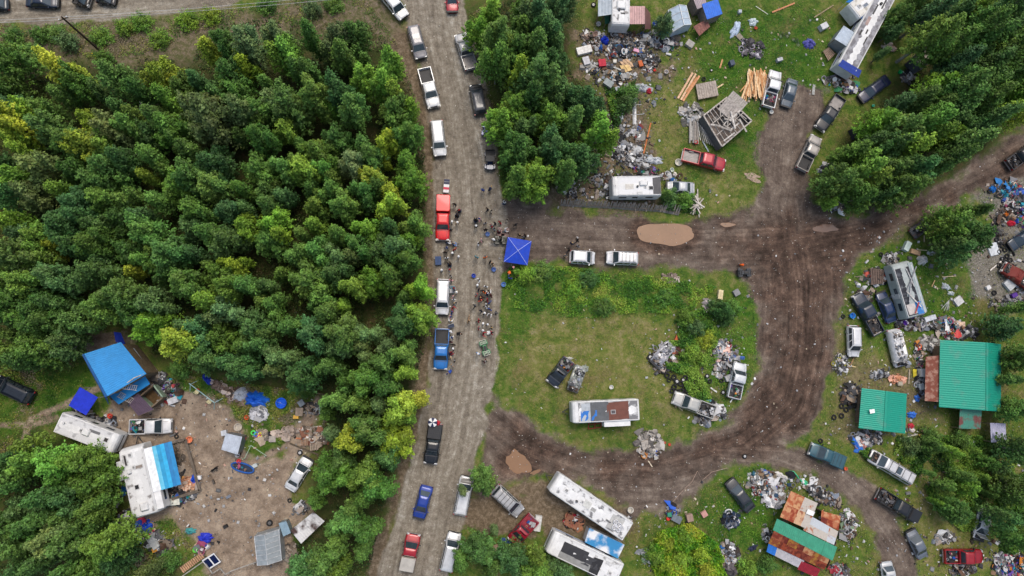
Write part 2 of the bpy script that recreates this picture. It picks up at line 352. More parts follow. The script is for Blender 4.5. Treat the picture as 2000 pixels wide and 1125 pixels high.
    bk = rmp(noise(1.4, 8, None, .75), [(.3, S('4c5530')), (.45, S('72704c')), (.55, S('8d7f69')), (.72, S('a8988a'))])
    c = mix(mask(C_[0], .6, 2, 1.5), c, bk)
    dt = rmp(noise(1.6, 8, None, .75), [(.3, S('5d5140')), (.5, S('86755f')), (.62, S('a5937e')), (.75, S('bfb09e'))])
    c = mix(mask(C_[1], 1.3, 2.2, 2.0), c, dt)
    stn = rmp(noise(5, 8, None, .85), [(.34, S('5c574e')), (.5, S('918b80')), (.62, S('b9b4ab')), (.75, S('d6d2cb'))])
    c = mix(mask(C_[2], 1.2, 3, 2.0), c, stn)
    yd = rmp(noise(.5, 9, None, .72), [(.34, S('82705f')), (.46, S('a4917f')), (.56, S('bca893')), (.68, S('d0bea8'))])
    c = mix(mask(A[2], .8, 3, 2.2), c, yd)
    mudf = math_('ADD', math_('MULTIPLY', noise(1, 6, flow(1.0, .07), .7, .5), .36), math_('MULTIPLY', noise(.42, 11, None, .8, .15), .64))
    mdl = rmp(mudf, [(.36, S('4e433b')), (.46, S('71635a')), (.54, S('8d7e72')), (.64, S('b4a698'))])
    mdd = rmp(mudf, [(.40, S('3c3029')), (.46, S('56463d')), (.52, S('6c584d')), (.58, S('8b7364')), (.66, S('ac9584'))])
    sd_ = mix(mask(A[1], .7, .6, 1.5), mdl, mdd)
    sm = n.new('ShaderNodeAttribute'); sm.attribute_name = 'side'
    c = mix(mask(sm.outputs['Fac'], .7, 2.6, 2.5), c, sd_)
    gvf = math_('ADD', math_('MULTIPLY', noise(1, 7, flow(.8, .06), .72, .6), .48), math_('MULTIPLY', noise(1.1, 9, None, .8), .52))
    gv = rmp(gvf, [(.38, S('776c5f')), (.46, S('948a7c')), (.53, S('ada393')), (.62, S('d6d0c4'))])
    c = mix(mask(A[0], .6, 2.6, 3), c, gv)
    # pebble and fine breakup
    mr = n.new('ShaderNodeMapRange'); mr.inputs['From Min'].default_value = .3; mr.inputs['From Max'].default_value = .7; mr.inputs['To Min'].default_value = .72; mr.inputs['To Max'].default_value = 1.22
    lk(fine, mr.inputs[0])
    vo = n.new('ShaderNodeTexVoronoi'); vo.inputs['Scale'].default_value = 3.2; lk(ge.outputs['Position'], vo.inputs['Vector'])
    pb = n.new('ShaderNodeMapRange'); pb.inputs['From Min'].default_value = .07; pb.inputs['From Max'].default_value = .13; pb.inputs['To Min'].default_value = 1.0; pb.inputs['To Max'].default_value = 0.0; lk(vo.outputs['Distance'], pb.inputs[0])
    vs_ = n.new('ShaderNodeSeparateColor'); lk(vo.outputs['Color'], vs_.inputs[0])
    pk = math_('MULTIPLY', pb.outputs[0], math_('GREATER_THAN', vs_.outputs[0], .8))
    mx = n.new('ShaderNodeVectorMath'); mx.operation = 'SCALE'; lk(c, mx.inputs[0]); lk(mr.outputs[0], mx.inputs['Scale'])
    peb = n.new('ShaderNodeRGB'); peb.outputs[0].default_value = (*S('b9b2a8'), 1)
    cc = mix(math_('MULTIPLY', pk, .75), mx.outputs[0], peb.outputs[0])
    fin = n.new('ShaderNodeVectorMath'); fin.operation = 'SCALE'; fin.inputs['Scale'].default_value = .62; lk(cc, fin.inputs[0])
    lk(fin.outputs[0], b.inputs['Base Color'])
    h = math_('ADD', math_('MULTIPLY', fine, .35), math_('ADD', math_('MULTIPLY', mid, .8), math_('MULTIPLY', gvf, .25)))
    bp = n.new('ShaderNodeBump'); bp.inputs['Strength'].default_value = .9; bp.inputs['Distance'].default_value = .25; lk(h, bp.inputs['Height']); lk(bp.outputs[0], b.inputs['Normal'])
    return m
GM = gmat()
def grid_mesh(name, keep, dz):
    idx = np.arange(nx*ny).reshape(ny, nx)
    F = np.stack([idx[:-1, :-1], idx[:-1, 1:], idx[1:, 1:], idx[1:, :-1]], -1).reshape(-1, 4)
    if keep is not None: F = F[keep[:-1, :-1].reshape(-1)]
    used, inv = np.unique(F.reshape(-1), return_inverse=True)
    co = np.stack([X, Y, Z+dz], -1).reshape(-1, 3)[used]
    me = bpy.data.meshes.new(name); me.vertices.add(len(co)); me.vertices.foreach_set('co', co.reshape(-1).astype(np.float32))
    nf = len(F); me.loops.add(nf*4); me.loops.foreach_set('vertex_index', inv.astype(np.int32))
    me.polygons.add(nf); me.polygons.foreach_set('loop_start', np.arange(0, nf*4, 4, dtype=np.int32)); me.polygons.foreach_set('use_smooth', np.ones(nf, bool))
    me.update(calc_edges=True)
    def ca(nm, chans):
        a = me.color_attributes.new(nm, 'FLOAT_COLOR', 'POINT'); arr = np.ones((len(used), 4), np.float32)
        for i, q in enumerate(chans): arr[:, i] = q.reshape(-1)[used]
        a.data.foreach_set('color', arr.reshape(-1))
    ca('ma', (m_grav, m_core, m_yard)); ca('mb', (m_lush, m_dry, m_for)); ca('mc', (m_bank, m_dirt, m_stone))
    a = me.attributes.new('side', 'FLOAT', 'POINT'); a.data.foreach_set('value', m_side.reshape(-1)[used].astype(np.float32))
    a = me.attributes.new('flow', 'FLOAT_VECTOR', 'POINT'); a.data.foreach_set('vector', np.stack([U, V, 0*U], -1).reshape(-1, 3)[used].reshape(-1).astype(np.float32))
    me.materials.append(GM); o = bpy.data.objects.new(name, me); COL.objects.link(o); o['kind'] = 'structure'; return o
grid_mesh('ground', None, 0)
grid_mesh('gravel_road', m_grav > .45, .004)
grid_mesh('mud_road', (m_side > .45) & (m_grav <= .45), .004)
grid_mesh('gravel_yard', (m_yard > .45) & (m_grav <= .45) & (m_side <= .45), .004)
def puddle(cx, cy, rx, ry, ang, col, seed, spiky=.15):
    rr = random.Random(seed); c = P(cx, cy); n = 44; mb = MB(); pts = []; ph = [rr.uniform(0, 6.28) for _ in range(6)]
    for i in range(n):
        a = 2*math.pi*i/n; k = 1+sum(math.sin(a*(j+2)+ph[j])*spiky/(1+j*.4) for j in range(5))+rr.uniform(-spiky, spiky)*.35
        x = math.cos(a)*rx/14*k; y = math.sin(a)*ry/14*k; ca_, sa = math.cos(ang), math.sin(ang)
        pts.append((c.x+x*ca_-y*sa, c.y+x*sa+y*ca_, .0))
    mb.add(pts, [tuple(range(n))]); o = mb.build('puddle', mat('muddy_water', S(col, .66), .04, 0, .09, .35, spec=.5)); o['kind'] = 'structure'; return o
puddle(1300, 457, 58, 24, -.05, '9e7a5e', 1, .07); puddle(1012, 904, 19, 25, .5, 'a07a5a', 12, .13); puddle(1046, 922, 9, 4, .4, '9c7858', 7, .15)
puddle(1612, 446, 24, 9, .05, '8a6d5d', 3, .1); puddle(1421, 439, 14, 5, 0, 'a08068', 4, .1); puddle(1470, 346, 18, 8, -.2, 'b49a88', 5, .25)
# ------------------------------------------------------------------ trees
def leaf_mesh(name, pos, nrm, size, col, up=.0, rs=None, asp=.6):
    """one leaf-sized quad per point"""
    n = len(pos); rs = rs or np.random.RandomState(1)
    t = rs.normal(size=(n, 3)); nrm = nrm/np.linalg.norm(nrm, axis=1, keepdims=True)
    t -= nrm*np.sum(t*nrm, 1, keepdims=True); t /= np.linalg.norm(t, axis=1, keepdims=True)+1e-9
    b = np.cross(nrm, t); s = (size*rs.uniform(.6, 1.4, n))[:, None]
    v = np.stack([pos-t*s, pos-b*s*asp+nrm*s*.15, pos+t*s, pos+b*s*asp+nrm*s*.15], 1).reshape(-1, 3).astype(np.float32)
    me = bpy.data.meshes.new(name); me.vertices.add(4*n); me.vertices.foreach_set('co', v.reshape(-1))
    me.loops.add(4*n); me.loops.foreach_set('vertex_index', np.arange(4*n, dtype=np.int32))
    me.polygons.add(n); me.polygons.foreach_set('loop_start', np.arange(0, 4*n, 4, dtype=np.int32)); me.update(calc_edges=True)
    a = me.color_attributes.new('Col', 'FLOAT_COLOR', 'POINT'); c = np.ones((n, 4, 4), np.float32); c[:, :, :3] = col[:, None, :]
    a.data.foreach_set('color', c.reshape(-1)); me.materials.append(LEAF); return me
def tree_proto(seed, h, rw, zc0, nspray, per, size, nl=3, bushy=False):
    """trunk with several leaders, each a ragged cone of leafy sprays"""
    rs = np.random.RandomState(seed); rr = random.Random(seed); t = MB()
    t.tube([Vector((0, 0, -.1)), Vector((rr.uniform(-.1, .1), rr.uniform(-.1, .1), h*.3)), Vector((0, 0, h*.5))], [.16*h/9, .12*h/9, .08*h/9], 6)
    P_, N_, C_ = [], [], []; ph = rr.uniform(0, 6.28); lead = []
    for i in range(nl):
        a = ph+i*6.2832/max(1, nl-1) if i else 0; r = 0 if i == 0 else rw*rr.uniform(.42, .68); lh = h*(1 if i == 0 else rr.uniform(.66, .95)); lead.append((math.cos(a)*r, math.sin(a)*r, lh, rw*(rr.uniform(.62, .78) if i == 0 else rr.uniform(.42, .6)), rr.uniform(.82, 1.2), rr.uniform(-.12, .16)))
    wsum = sum(l[3]*l[2] for l in lead)
    for lx, ly, lh, lr, tone0, hue in lead:
        base0 = Vector((lx*.15, ly*.15, h*.28)); t.tube([base0, Vector((lx*.7, ly*.7, lh*.55)), Vector((lx, ly, lh*.97))], [.07, .045, .01], 5)
        n = max(8, int(nspray*lr*lh/wsum))
        for k in range(n):
            u = (k+rr.random())/n; zz = zc0+(1-zc0)*u**.8; v = (zz-zc0)/(1-zc0); a = k*2.399+rr.uniform(-.6, .6)
            prof = min(1, v*4+.35)*(1-v)**.62+.04
            r = lr*prof*math.sqrt(rr.uniform(.18, 1))*rr.choice([.8, 1, 1, 1.25])
            tip = Vector((lx+math.cos(a)*r, ly+math.sin(a)*r, zz*lh+rr.uniform(-.2, .2))); base = Vector((lx*.8, ly*.8, max(h*.25, tip.z-.5*r-.5)))
            if k % 3 == 0: t.tube([base, tip], [.025, .006], 4)
            d = tip-base; d.z = abs(d.z)*.6+.35; d.normalize(); m = int(per*rr.uniform(.5, 1.4)); rad = rr.uniform(.16, .36)
            al = rs.uniform(-1.8, 1.1, m)[:, None]*rad*1.35; g = rs.normal(size=(m, 3))*[rad*.55, rad*.55, rad*.4]*np.clip(1.1-al/(rad*2.2), .25, 1.5)
            P_.append(np.array(tip)+g+al*np.array(d))
            N_.append(g/(np.linalg.norm(g, axis=1, keepdims=True)+1e-6)*.45+rs.normal(size=(m, 3))*.36+np.array([math.cos(a)*.3, math.sin(a)*.3, .62]))
            tone = tone0*rr.uniform(.72, 1.28); hu = hue+rr.uniform(-.06, .06); C_.append(np.array([1+hu, 1, 1-hu*.6])*tone*rs.uniform(.62, 1.4, (m, 1)))
    crown = leaf_mesh('crown', np.concatenate(P_), np.concatenate(N_), size, np.concatenate(C_), rs=rs)
    o = t.build('trunk', BARKW if seed % 2 else BARK); me = o.data; bpy.data.objects.remove(o)
    return me, crown, h, rw
PROTO = [tree_proto(10+i, h, rw, z0, ns, per, sz, nl) for i, (h, rw, z0, ns, per, sz, nl) in enumerate([
 (9.5, 2.1, .25, 170, 40, .125, 4), (10.5, 2.3, .28, 190, 40, .125, 5), (8.5, 1.9, .25, 150, 40, .12, 3), (11, 1.9, .30, 160, 40, .125, 3), (9, 2.7, .25, 220, 40, .125, 6), (10, 2.3, .25, 180, 42, .13, 4), (8, 1.6, .2, 120, 40, .11, 2), (12, 2.5, .3, 210, 40, .13, 5)])]
BUSH = [tree_proto(40+i, h, rw, .05, ns, 34, .085, 6) for i, (h, rw, ns) in enumerate([(2.0, 1.3, 80), (1.5, 1.6, 90), (2.6, 1.5, 95)])]
TONES = [('dark green', (.064, .138, .026)), ('mid green', (.088, .178, .029)), ('blue green', (.060, .134, .036)), ('bright green', (.130, .258, .028)), ('yellow green', (.22, .305, .028)), ('grey green', (.098, .156, .048))]
TREES = []
def add_tree(px, py, tone, proto=None, sc=1.0, zfrac=.62, label=None, name='leafy_tree', group=None, where_=None, lib=None):
    lib = lib or PROTO
    i = rnd.randrange(len(lib)) if proto is None else proto
    tr, cr, h, rw = lib[i]; p = P(px, py, h*sc*zfrac); tn, c = TONES[tone]
    e = empty('bush' if lib is BUSH else name, (p.x, p.y, -.05), rnd.uniform(0, 6.28), scale=(sc*rnd.uniform(.92, 1.08), sc*rnd.uniform(.92, 1.08), sc))
    a = bpy.data.objects.new('trunk', tr); b = bpy.data.objects.new('crown', cr)
    for o in (a, b): COL.objects.link(o); o.parent = e
    k = rnd.uniform(.88, 1.3); b.color = (c[0]*k*rnd.uniform(.88, 1.14), c[1]*k, c[2]*k*rnd.uniform(.8, 1.2), 1)
    TREES.append((e, px, py, tn, label, group)); return e
def inpoly(x, y, poly):
    c = False; n = len(poly)
    for i in range(n):
        x1, y1 = poly[i]; x2, y2 = poly[(i+1) % n]
        if (y1 > y) != (y2 > y) and x < (x2-x1)*(y-y1)/(y2-y1)+x1: c = not c
    return c
GAPS = [(468,318,26),(480,590,12),(660,430,14),(560,590,12),(600,975,1),(285,205,12),(860,640,1),(250,165,14),(1100,35,1),(700,975,10),(120,640,14)]
HAND = [  # px, py, tone, proto, scale
 (315,150,4,4,1.05),(480,132,4,0,.95),(560,205,1,4,1.25),(408,225,5,4,1.45),(35,275,4,1,.95),(175,235,4,2,.9),(462,185,1,5,.9),(560,105,3,5,1.1),(690,70,1,4,1.0),(750,165,3,5,1.15),(770,215,1,4,1.05),(640,215,3,2,.8),(720,305,1,1,1.0),(790,320,3,2,1.0),(750,305,4,2,.8),(765,395,4,5,.95),(800,470,3,2,.9),(720,450,3,0,1.0),(560,330,1,5,.95),(590,330,3,0,1.1),(640,335,1,5,1.0),(460,520,4,0,.9),(535,440,3,5,1.0),(695,560,3,0,1.0),(730,550,3,4,.95),(820,560,3,5,.9),(818,620,3,4,1.0),(790,690,1,0,1.0),(800,790,4,5,.95),(770,860,4,4,1.1),(110,480,4,2,.85),(30,590,1,4,1.1),(110,540,2,1,1.1),(300,590,2,0,1.1),(390,640,2,5,1.1),(500,640,2,4,1.15),(610,650,2,1,1.1),
 (938,60,3,4,.95),(960,25,3,0,1.0),(1010,100,1,4,1.2),(1060,60,2,1,1.1),(982,237,3,4,1.0),(1015,290,1,4,1.15),(1170,260,3,5,1.15),(1130,310,2,4,1.2),(1045,345,3,4,1.15),(1080,290,2,1,1.1),(1090,180,2,4,1.1),(1140,200,2,4,1.15),
 (1640,350,1,4,1.1),(1690,330,3,5,1.15),(1740,330,1,4,1.1),(1680,385,1,2,1.1),(1790,330,2,5,1.15),(1760,250,1,4,1.2),(1820,240,1,5,1.2),(1870,215,1,4,1.2),(1930,190,1,1,1.2),(1980,215,4,5,1.0),(1760,205,2,2,.9)]
AVOID = [(372,1100,50),(350,1120,44),(395,1060,46),(330,1070,40),(232,1010,34),(912,97,46),(933,192,44),(957,312,42),(950,253,22),(905,970,44),(988,978,44),(1027,1035,44),(1708,172,46),(1622,220,50),(1667,262,34),(1613,335,34),(1804,115,44),(600,1030,54),(545,1070,52),(582,925,46),(625,870,46),(610,800,40),(35,760,56),(245,700,66),(170,840,60),(250,950,54),(290,1040,44),(400,1090,50),(1215,215,40),(1140,100,36),(450,765,40),(500,785,50),(865,420,40),(857,268,38),(865,580,38),(862,682,38),(846,865,40),(825,982,48),(800,1080,44),(838,168,30),(815,80,40),(768,15,50),(1700,80,60),(560,790,40)]
def edge_d(x, y, poly):
    b = 1e9
    for i in range(len(poly)):
        x1, y1 = poly[i]; x2, y2 = poly[(i+1) % len(poly)]; ex, ey = x2-x1, y2-y1; t = max(0, min(1, ((x-x1)*ex+(y-y1)*ey)/(ex*ex+ey*ey+1e-9))); b = min(b, math.hypot(x-x1-t*ex, y-y1-t*ey))
    return b
def scatter(zone, poly, minD, nmax, tones, bright=None, scl=(.85, 1.15)):
    xs = [p[0] for p in poly]; ys = [p[1] for p in poly]; pts = [(h[0], h[1]) for h in HAND]; c = 0; r2 = random.Random(zone)
    for _ in range(9000):
        if c >= nmax: break
        x = r2.uniform(min(xs), max(xs)); y = r2.uniform(min(ys), max(ys))
        if not inpoly(x, y, poly): continue
        if edge_d(x, y, poly) < 15 and 14 < x < 1986 and 14 < y < 1111: continue
        if any((x-a)**2+(y-b)**2 < r_*r_ for a, b, r_ in AVOID): continue
        if any((x-a)**2+(y-b)**2 < minD**2 for a, b in pts): continue
        if any((x-a)**2+(y-b)**2 < (r_+12)**2 for a, b, r_ in GAPS): continue
        pts.append((x, y)); c += 1
        t = r2.choices(range(6), tones)[0]
        if bright and r2.random() < bright(x, y): t = 3 if r2.random() < .6 else 4
        add_tree(x, y, t, sc=r2.uniform(*scl), group=zone)
for h in HAND: add_tree(h[0], h[1], h[2], h[3], h[4])
scatter('west', FORESTS['west'], 31, 205, (5, 6, 4, 1, .2, 1.2), lambda x, y: .30 if x > 720 else .10 if y < 480 else .03)
scatter('southwest', FORESTS['southwest'], 36, 25, (5, 5, 3, .8, .2, .5))
scatter('middle', FORESTS['middle'], 35, 18, (4, 5, 4, 1.6, .2, .4), None, (.95, 1.25))
scatter('east', FORESTS['east'], 36, 34, (5, 5, 3, .8, .4, .5), lambda x, y: .25 if x > 1930 and y > 180 else 0, (.95, 1.3))
# single trees and tall shrubs out in the open
for q in [(945,940,1,4,.75),(905,960,5,6,.6),(935,1075,0,4,.9),(900,1100,1,2,.85),(965,1035,5,6,.55),(1000,1095,2,4,.9),(1050,1110,1,5,.95),(1095,1120,2,2,.9),(960,1110,0,2,.8),
 (1860,430,1,4,1.05),(1900,460,0,4,1.1),(1870,485,2,5,.9),(1848,470,0,2,.7),(1910,410,0,2,.8),
 (1965,640,2,4,.8),(1995,700,0,4,.9),(1985,800,1,4,.8),(1992,880,0,5,.9),(1960,1010,2,5,.8),(1995,960,0,4,1.0),(1825,872,1,4,.55),(1865,885,3,5,.5),(1900,880,3,6,.5),(1935,905,1,4,.5),(1815,925,1,6,.45),(1845,950,1,5,.55),(1893,950,3,4,.6),(1872,1000,1,4,.75),(1915,930,3,2,.5),(1935,965,1,6,.5),(1830,980,3,6,.45),(1880,930,0,6,.8),(1985,1050,0,5,.8),
 (1415,605,2,4,.55),(1300,45,5,4,.62),(1745,60,2,2,.7),(1760,30,0,4,.8),(1725,105,2,6,.6),(1970,740,0,2,.8),(1995,600,1,2,.8),(640,800,1,2,.8),(650,850,5,2,.8),(615,975,1,2,.75),(1300,378,1,6,.5),(1620,395,3,2,.6)]:
    add_tree(*q)
# woodland carrying on past the edges of the view: one uncountable mass
rs_ = np.random.RandomState(5); PP, CC = [], []
OUT = [(x, y) for x in range(-420, 0, 46) for y in range(60, 1150, 52)]+[(x, y) for x in range(2040, 2420, 48) for y in list(range(-100, 150, 50))+list(range(620, 1200, 52))]
for i, (ox, oy) in enumerate(OUT):
    tr_, cr_, h_, rw_ = PROTO[i % 8]; n_ = len(cr_.vertices)//4; v_ = np.empty(n_*12, np.float32); cr_.vertices.foreach_get('co', v_); v_ = v_.reshape(n_, 4, 3).mean(1)[::5]
    a_ = rs_.uniform(0, 6.28); c_ = P(ox+rs_.uniform(-16, 16)-(40 if ox < 0 else -40), oy+rs_.uniform(-16, 16)); q_ = np.stack([v_[:, 0]*math.cos(a_)-v_[:, 1]*math.sin(a_)+c_.x, v_[:, 0]*math.sin(a_)+v_[:, 1]*math.cos(a_)+c_.y, v_[:, 2]], 1)
    PP.append(q_); CC.append(np.array(TONES[i % 3][1])*rs_.uniform(.6, 1.3, (len(q_), 1))*rs_.uniform(.85, 1.15))
PP = np.concatenate(PP); wo = bpy.data.objects.new('woodland', leaf_mesh('woodland', PP, rs_.normal(size=PP.shape)*.5+[0, 0, .7], .27, np.concatenate(CC), rs=rs_)); COL.objects.link(wo); stuff(wo, 'continuous leafy woodland beyond the yards', 'woodland')
# ------------------------------------------------------------------ vehicles (x forward, y left)
def ring(w_, z0, z1, x, r=.14):
    """cross-section of a body at station x"""
    h = [(x, w_*.30, z1+.022), (x, w_*.66, z1+.008), (x, w_-r*1.25, z1-.012), (x, w_-r*.5, z1-.04), (x, w_-.035, z1-r*.75), (x, w_, z1-.26), (x, w_+.012, z0+.3), (x, w_, z0+.12), (x, w_-.06, z0)]
    return [(a, -b, c) for a, b, c in h[::-1]]+h
def rrect(x0, x1, hw, z, r):
    pts = []
    for cx, cy, a0 in ((x1-r, hw-r, 0), (x0+r, hw-r, 90), (x0+r, -hw+r, 180), (x1-r, -hw+r, 270)):
        for k in range(4): a = R(a0+k*30); pts.append((cx+r*math.cos(a), cy+r*math.sin(a), z))
    return pts
def wheel(root, x, y, r=.36, w_=.24, rim=RIM, flat=False):
    b = MB(); M = Matrix.Rotation(R(90), 3, 'X'); b.torus((x, y, r), r-w_*.45, w_*.45, 16, 8, M, 1.1); b.cyl((x, y, r), r-w_*.5, w_*.5, 14, axis='y')
    o = b.build('wheel', RUBBER, root)
    q = MB(); sgn = 1 if y > 0 else -1; q.cyl((x, y+sgn*w_*.36, r), r*.58, .05, 12, axis='y')
    for k in range(5): a = k*1.2566; q.beam((x, y+sgn*w_*.4, r), (x+math.cos(a)*r*.52, y+sgn*w_*.4, r+math.sin(a)*r*.52), .05, .03, (0, 1, 0))
    q.build('rim', rim, o)
def junk_into(b, x0, x1, y0, y1, z, n, s=.3, pal=None, hmax=.35, rr=None):
    rr = rr or rnd; pal = pal or PAL
    for _ in range(n):
        x, y = rr.uniform(x0, x1), rr.uniform(y0, y1); u = abs(2*(x-x0)/(x1-x0+1e-6)-1); v = abs(2*(y-y0)/(y1-y0+1e-6)-1)
        zz = z+rr.uniform(0, hmax)*max(.05, 1-.8*max(u, v)**2); g_ = rr.uniform(.5, 1.1); b.col = tuple(c*g_ for c in rr.choice(pal)); k = rr.random()
        M = Matrix.Rotation(rr.uniform(0, 6.28), 3, 'Z') @ Matrix.Rotation(rr.uniform(-.5, .5), 3, 'X') @ Matrix.Rotation(rr.uniform(-.5, .5), 3, 'Y')
        d = s*rr.uniform(.5, 1.5)
        if k < .38: b.box((x, y, zz), (d, d*rr.uniform(.4, 1), d*rr.uniform(.15, .6)), M, tw=rr.uniform(.75, 1))
        elif k < .56:
            v4 = [M @ Vector((a*d*.9*rr.uniform(.5, 1.2), c*d*.8*rr.uniform(.5, 1.2), rr.uniform(-.12, .12)*d*2)) + Vector((x, y, zz+.05)) for a, c in ((-1, -1), (0, -1.1), (1, -1), (1.1, 0), (1, 1), (0, 1.2), (-1, 1), (-1.1, 0))]
            ctr = Vector((x, y, zz+.05+d*.18)); b.add([ctr]+v4+[p-Vector((0, 0, .03)) for p in v4], [(0, i+1, (i+1) % 8+1) for i in range(8)]+[(i+1, i+9, (i+1) % 8+9, (i+1) % 8+1) for i in range(8)], False)
        elif k < .72: dv = M @ Vector((d*rr.uniform(.8, 2), 0, 0)); b.tube([Vector((x, y, zz+.06))-dv/2, Vector((x, y, zz+.06))+dv/2], rr.uniform(.02, .05), 6)
        elif k < .86: b.cyl((x, y, zz+.1), d*.36, d*rr.uniform(.3, .8), 10, axis=M @ Vector((0, rr.uniform(0, 1), 1)))
        else: b.torus((x, y, zz+.08), d*.5, d*.12, 12, 5, M)
PAL = [S(c, .8) for c in ('d8d8d8', 'e6e6e6', 'b8b8b6', '9a9894', '6c6a68', '3c3c40', '26262a', '7a5c48', 'a58a6c', 'c8b496', '8c3a34', '2f5ea8', '3f7f9a', 'd8d8d8', '54585e', '8d7f74', 'bfb9b2', '35506a')]
PALW = [S(c, .85) for c in ('efefef', 'd8d8da', 'b4b4b8', '9a9a9c', '7a7c80', '5a5a5e', '2a2a2e', 'b0a296', '8e96a4', '26262a', '605850')]
PALD = [S(c, .8) for c in ('2a2a2c', '3c3c40', '55555a', '75757a', '6a5040', '9a8a7a', 'a8a8aa', '40352e')]
PALC = [S(c, .75) for c in ('e6e6e6', '8a8a8e', '3c3c42', '55504c', '9a948c', 'd24848', '2f62c8', '26a0b8', 'e09040', 'e6c8b0', '3a3a40', '22242c', 'c05a80', '7a58b8', 'bfbfc4', 'e6e6e6', '3a8a5a', '8a6a50', '24262c')]
SPEC = {'sedan': (1.78, 1.38, .74), 'suv': (1.95, 1.78, 1.0), 'pickup': (2.0, 1.85, 1.05), 'van': (2.0, 1.95, 1.05)}
def vehicle(f, r, kind, col, label, cat=None, name=None, roofcol=None, hood=None, bed='dark', cargo=0, wreck=0, rack=False, sunroof=False, doors_open=False, cab=1.7, cpal=None, top=None, z=.8, lm=None, group=None, hoodup=False, W=None, rust=False, cs=.3):
    loc, ang, L = ends(f, r, z); W_, H, belt = SPEC[kind]; W_ = W or W_; hw = W_/2
    cat = cat or {'sedan': 'car', 'suv': 'car', 'pickup': 'pickup truck', 'van': 'van'}[kind]; name = name or {'sedan': 'parked_car', 'suv': 'parked_suv', 'pickup': 'pickup_truck', 'van': 'wrecked_van'}[kind]
    e = empty(name, loc, ang, label, cat, group or ('wrecked cars in the yards' if wreck else 'cars and trucks parked along the roads and yards'))
    pm = paint(col) if not rust else mat('rusty_paint', S(col, .8), .65, 0, .25, 1.3, 0, S('7a5a48', .7), thr=.6, detail=8)
    rm = paint(roofcol) if roofcol else pm; x0, x1 = -L/2, L/2
    pickup = kind == 'pickup'; gw = .36 if kind != 'sedan' else .31
    # stations
    if pickup: cabx0 = x0+L*.40; cabx1 = x1-L*.235; nose = belt-.10
    elif kind == 'sedan': cabx0 = x0+L*.14; cabx1 = x1-L*.245; nose = belt-.10
    elif kind == 'suv': cabx0 = x0+L*.02; cabx1 = x1-L*.215; nose = belt-.12
    else: cabx0 = x0+L*.02; cabx1 = x1-L*.16; nose = belt-.2
    z0 = .26 if kind == 'sedan' else .36
    fr_l = [(x1+.02, .62, nose-.26), (x1-.03, .76, nose-.12), (x1-.12, .86, nose-.06), (x1-.28, .935, nose-.02), (x1-.6, .985, nose+.02), (cabx1+.25, 1.0, belt-.02), (cabx1-.25, 1.0, belt)]
    if pickup: re_l = [(cabx0-.02, 1.0, belt)]
    elif kind == 'sedan': re_l = [(cabx0+.2, 1.0, belt+.01), (x0+.35, .98, belt-.01), (x0+.08, .93, belt-.08), (x0, .86, belt-.25)]
    else: re_l = [(x0+.5, 1.0, belt), (x0+.16, .96, belt), (x0+.04, .90, belt-.03), (x0, .84, belt-.12)]
    b = MB(); b.smooth = True; b.loft([ring(hw*k, z0, zz, x) for x, k, zz in (fr_l+re_l)[::-1]], True, True)
    b.build('body', pm, e)
    if hood and not hoodup:
        h_ = MB(); h_.slab((x1-.22, -hw*.80, nose+.03), (cabx1+.2, -hw*.84, belt+.03), (cabx1+.2, hw*.84, belt+.03), (x1-.22, hw*.80, nose+.03), .03, 3, jit=.004); h_.build('hood', paint(hood), e)
    else:           # hood crease lines
        h_ = MB()
        for s_ in (-1, 1): h_.beam((x1-.3, s_*hw*.55, nose+.035), (cabx1+.25, s_*hw*.62, belt+.012), .022, .015)
        h_.beam((cabx1+.2, -hw*.86, belt+.008), (cabx1+.2, hw*.86, belt+.008), .05, .025); h_.build('hood_seam', dull('5a5a5c') if not wreck else pm, e)
    if wreck >= 2:  # open engine bay
        q = MB(); q.col = (.03, .03, .03); q.box(((x1+cabx1)/2+.05, 0, belt+.02), (x1-cabx1-.55, W_*.72, .03)); junk_into(q, cabx1+.4, x1-.35, -hw*.6, hw*.6, belt, 16, .26, PALD, .16); q.build('engine_bay', JUNK, e)
    if hoodup:
        q = MB(); q.slab((cabx1+.2, -hw*.85, belt+.06), (x1-.5, -hw*.85, belt+.95), (x1-.5, hw*.85, belt+.95), (cabx1+.2, hw*.85, belt+.06), .04, 2, jit=.01); q.build('hood', pm, e)
    # cabin
    ins = .17 if kind == 'sedan' else .13; fl, rl = (.80, .62) if kind == 'sedan' else (.68, .22)
    if pickup: rl = .22; fl = .66
    B = rrect(cabx0, cabx1+.12, hw-.05, belt-.06, .14); T = rrect(cabx0+rl, cabx1+.12-fl, hw-ins-.05, H-.07, .16); T2 = rrect(cabx0+rl+.10, cabx1-fl+.02, hw-ins-.15, H-.015, .14); T3 = rrect(cabx0+rl+.35, cabx1-fl-.2, hw-ins-.40, H+.02, .14)
    if wreck >= 3:   # crushed roof
        T = [(x, y, z_-rnd.uniform(.1, .35)) for x, y, z_ in T]; T2 = [(x, y, z_-rnd.uniform(.25, .5)) for x, y, z_ in T2]; T3 = [(x, y, z_-rnd.uniform(.25, .5)) for x, y, z_ in T3]
    c = MB(); c.smooth = True; c.loft([B, T, T2, T3], True, True); c.build('cabin', rm, e)
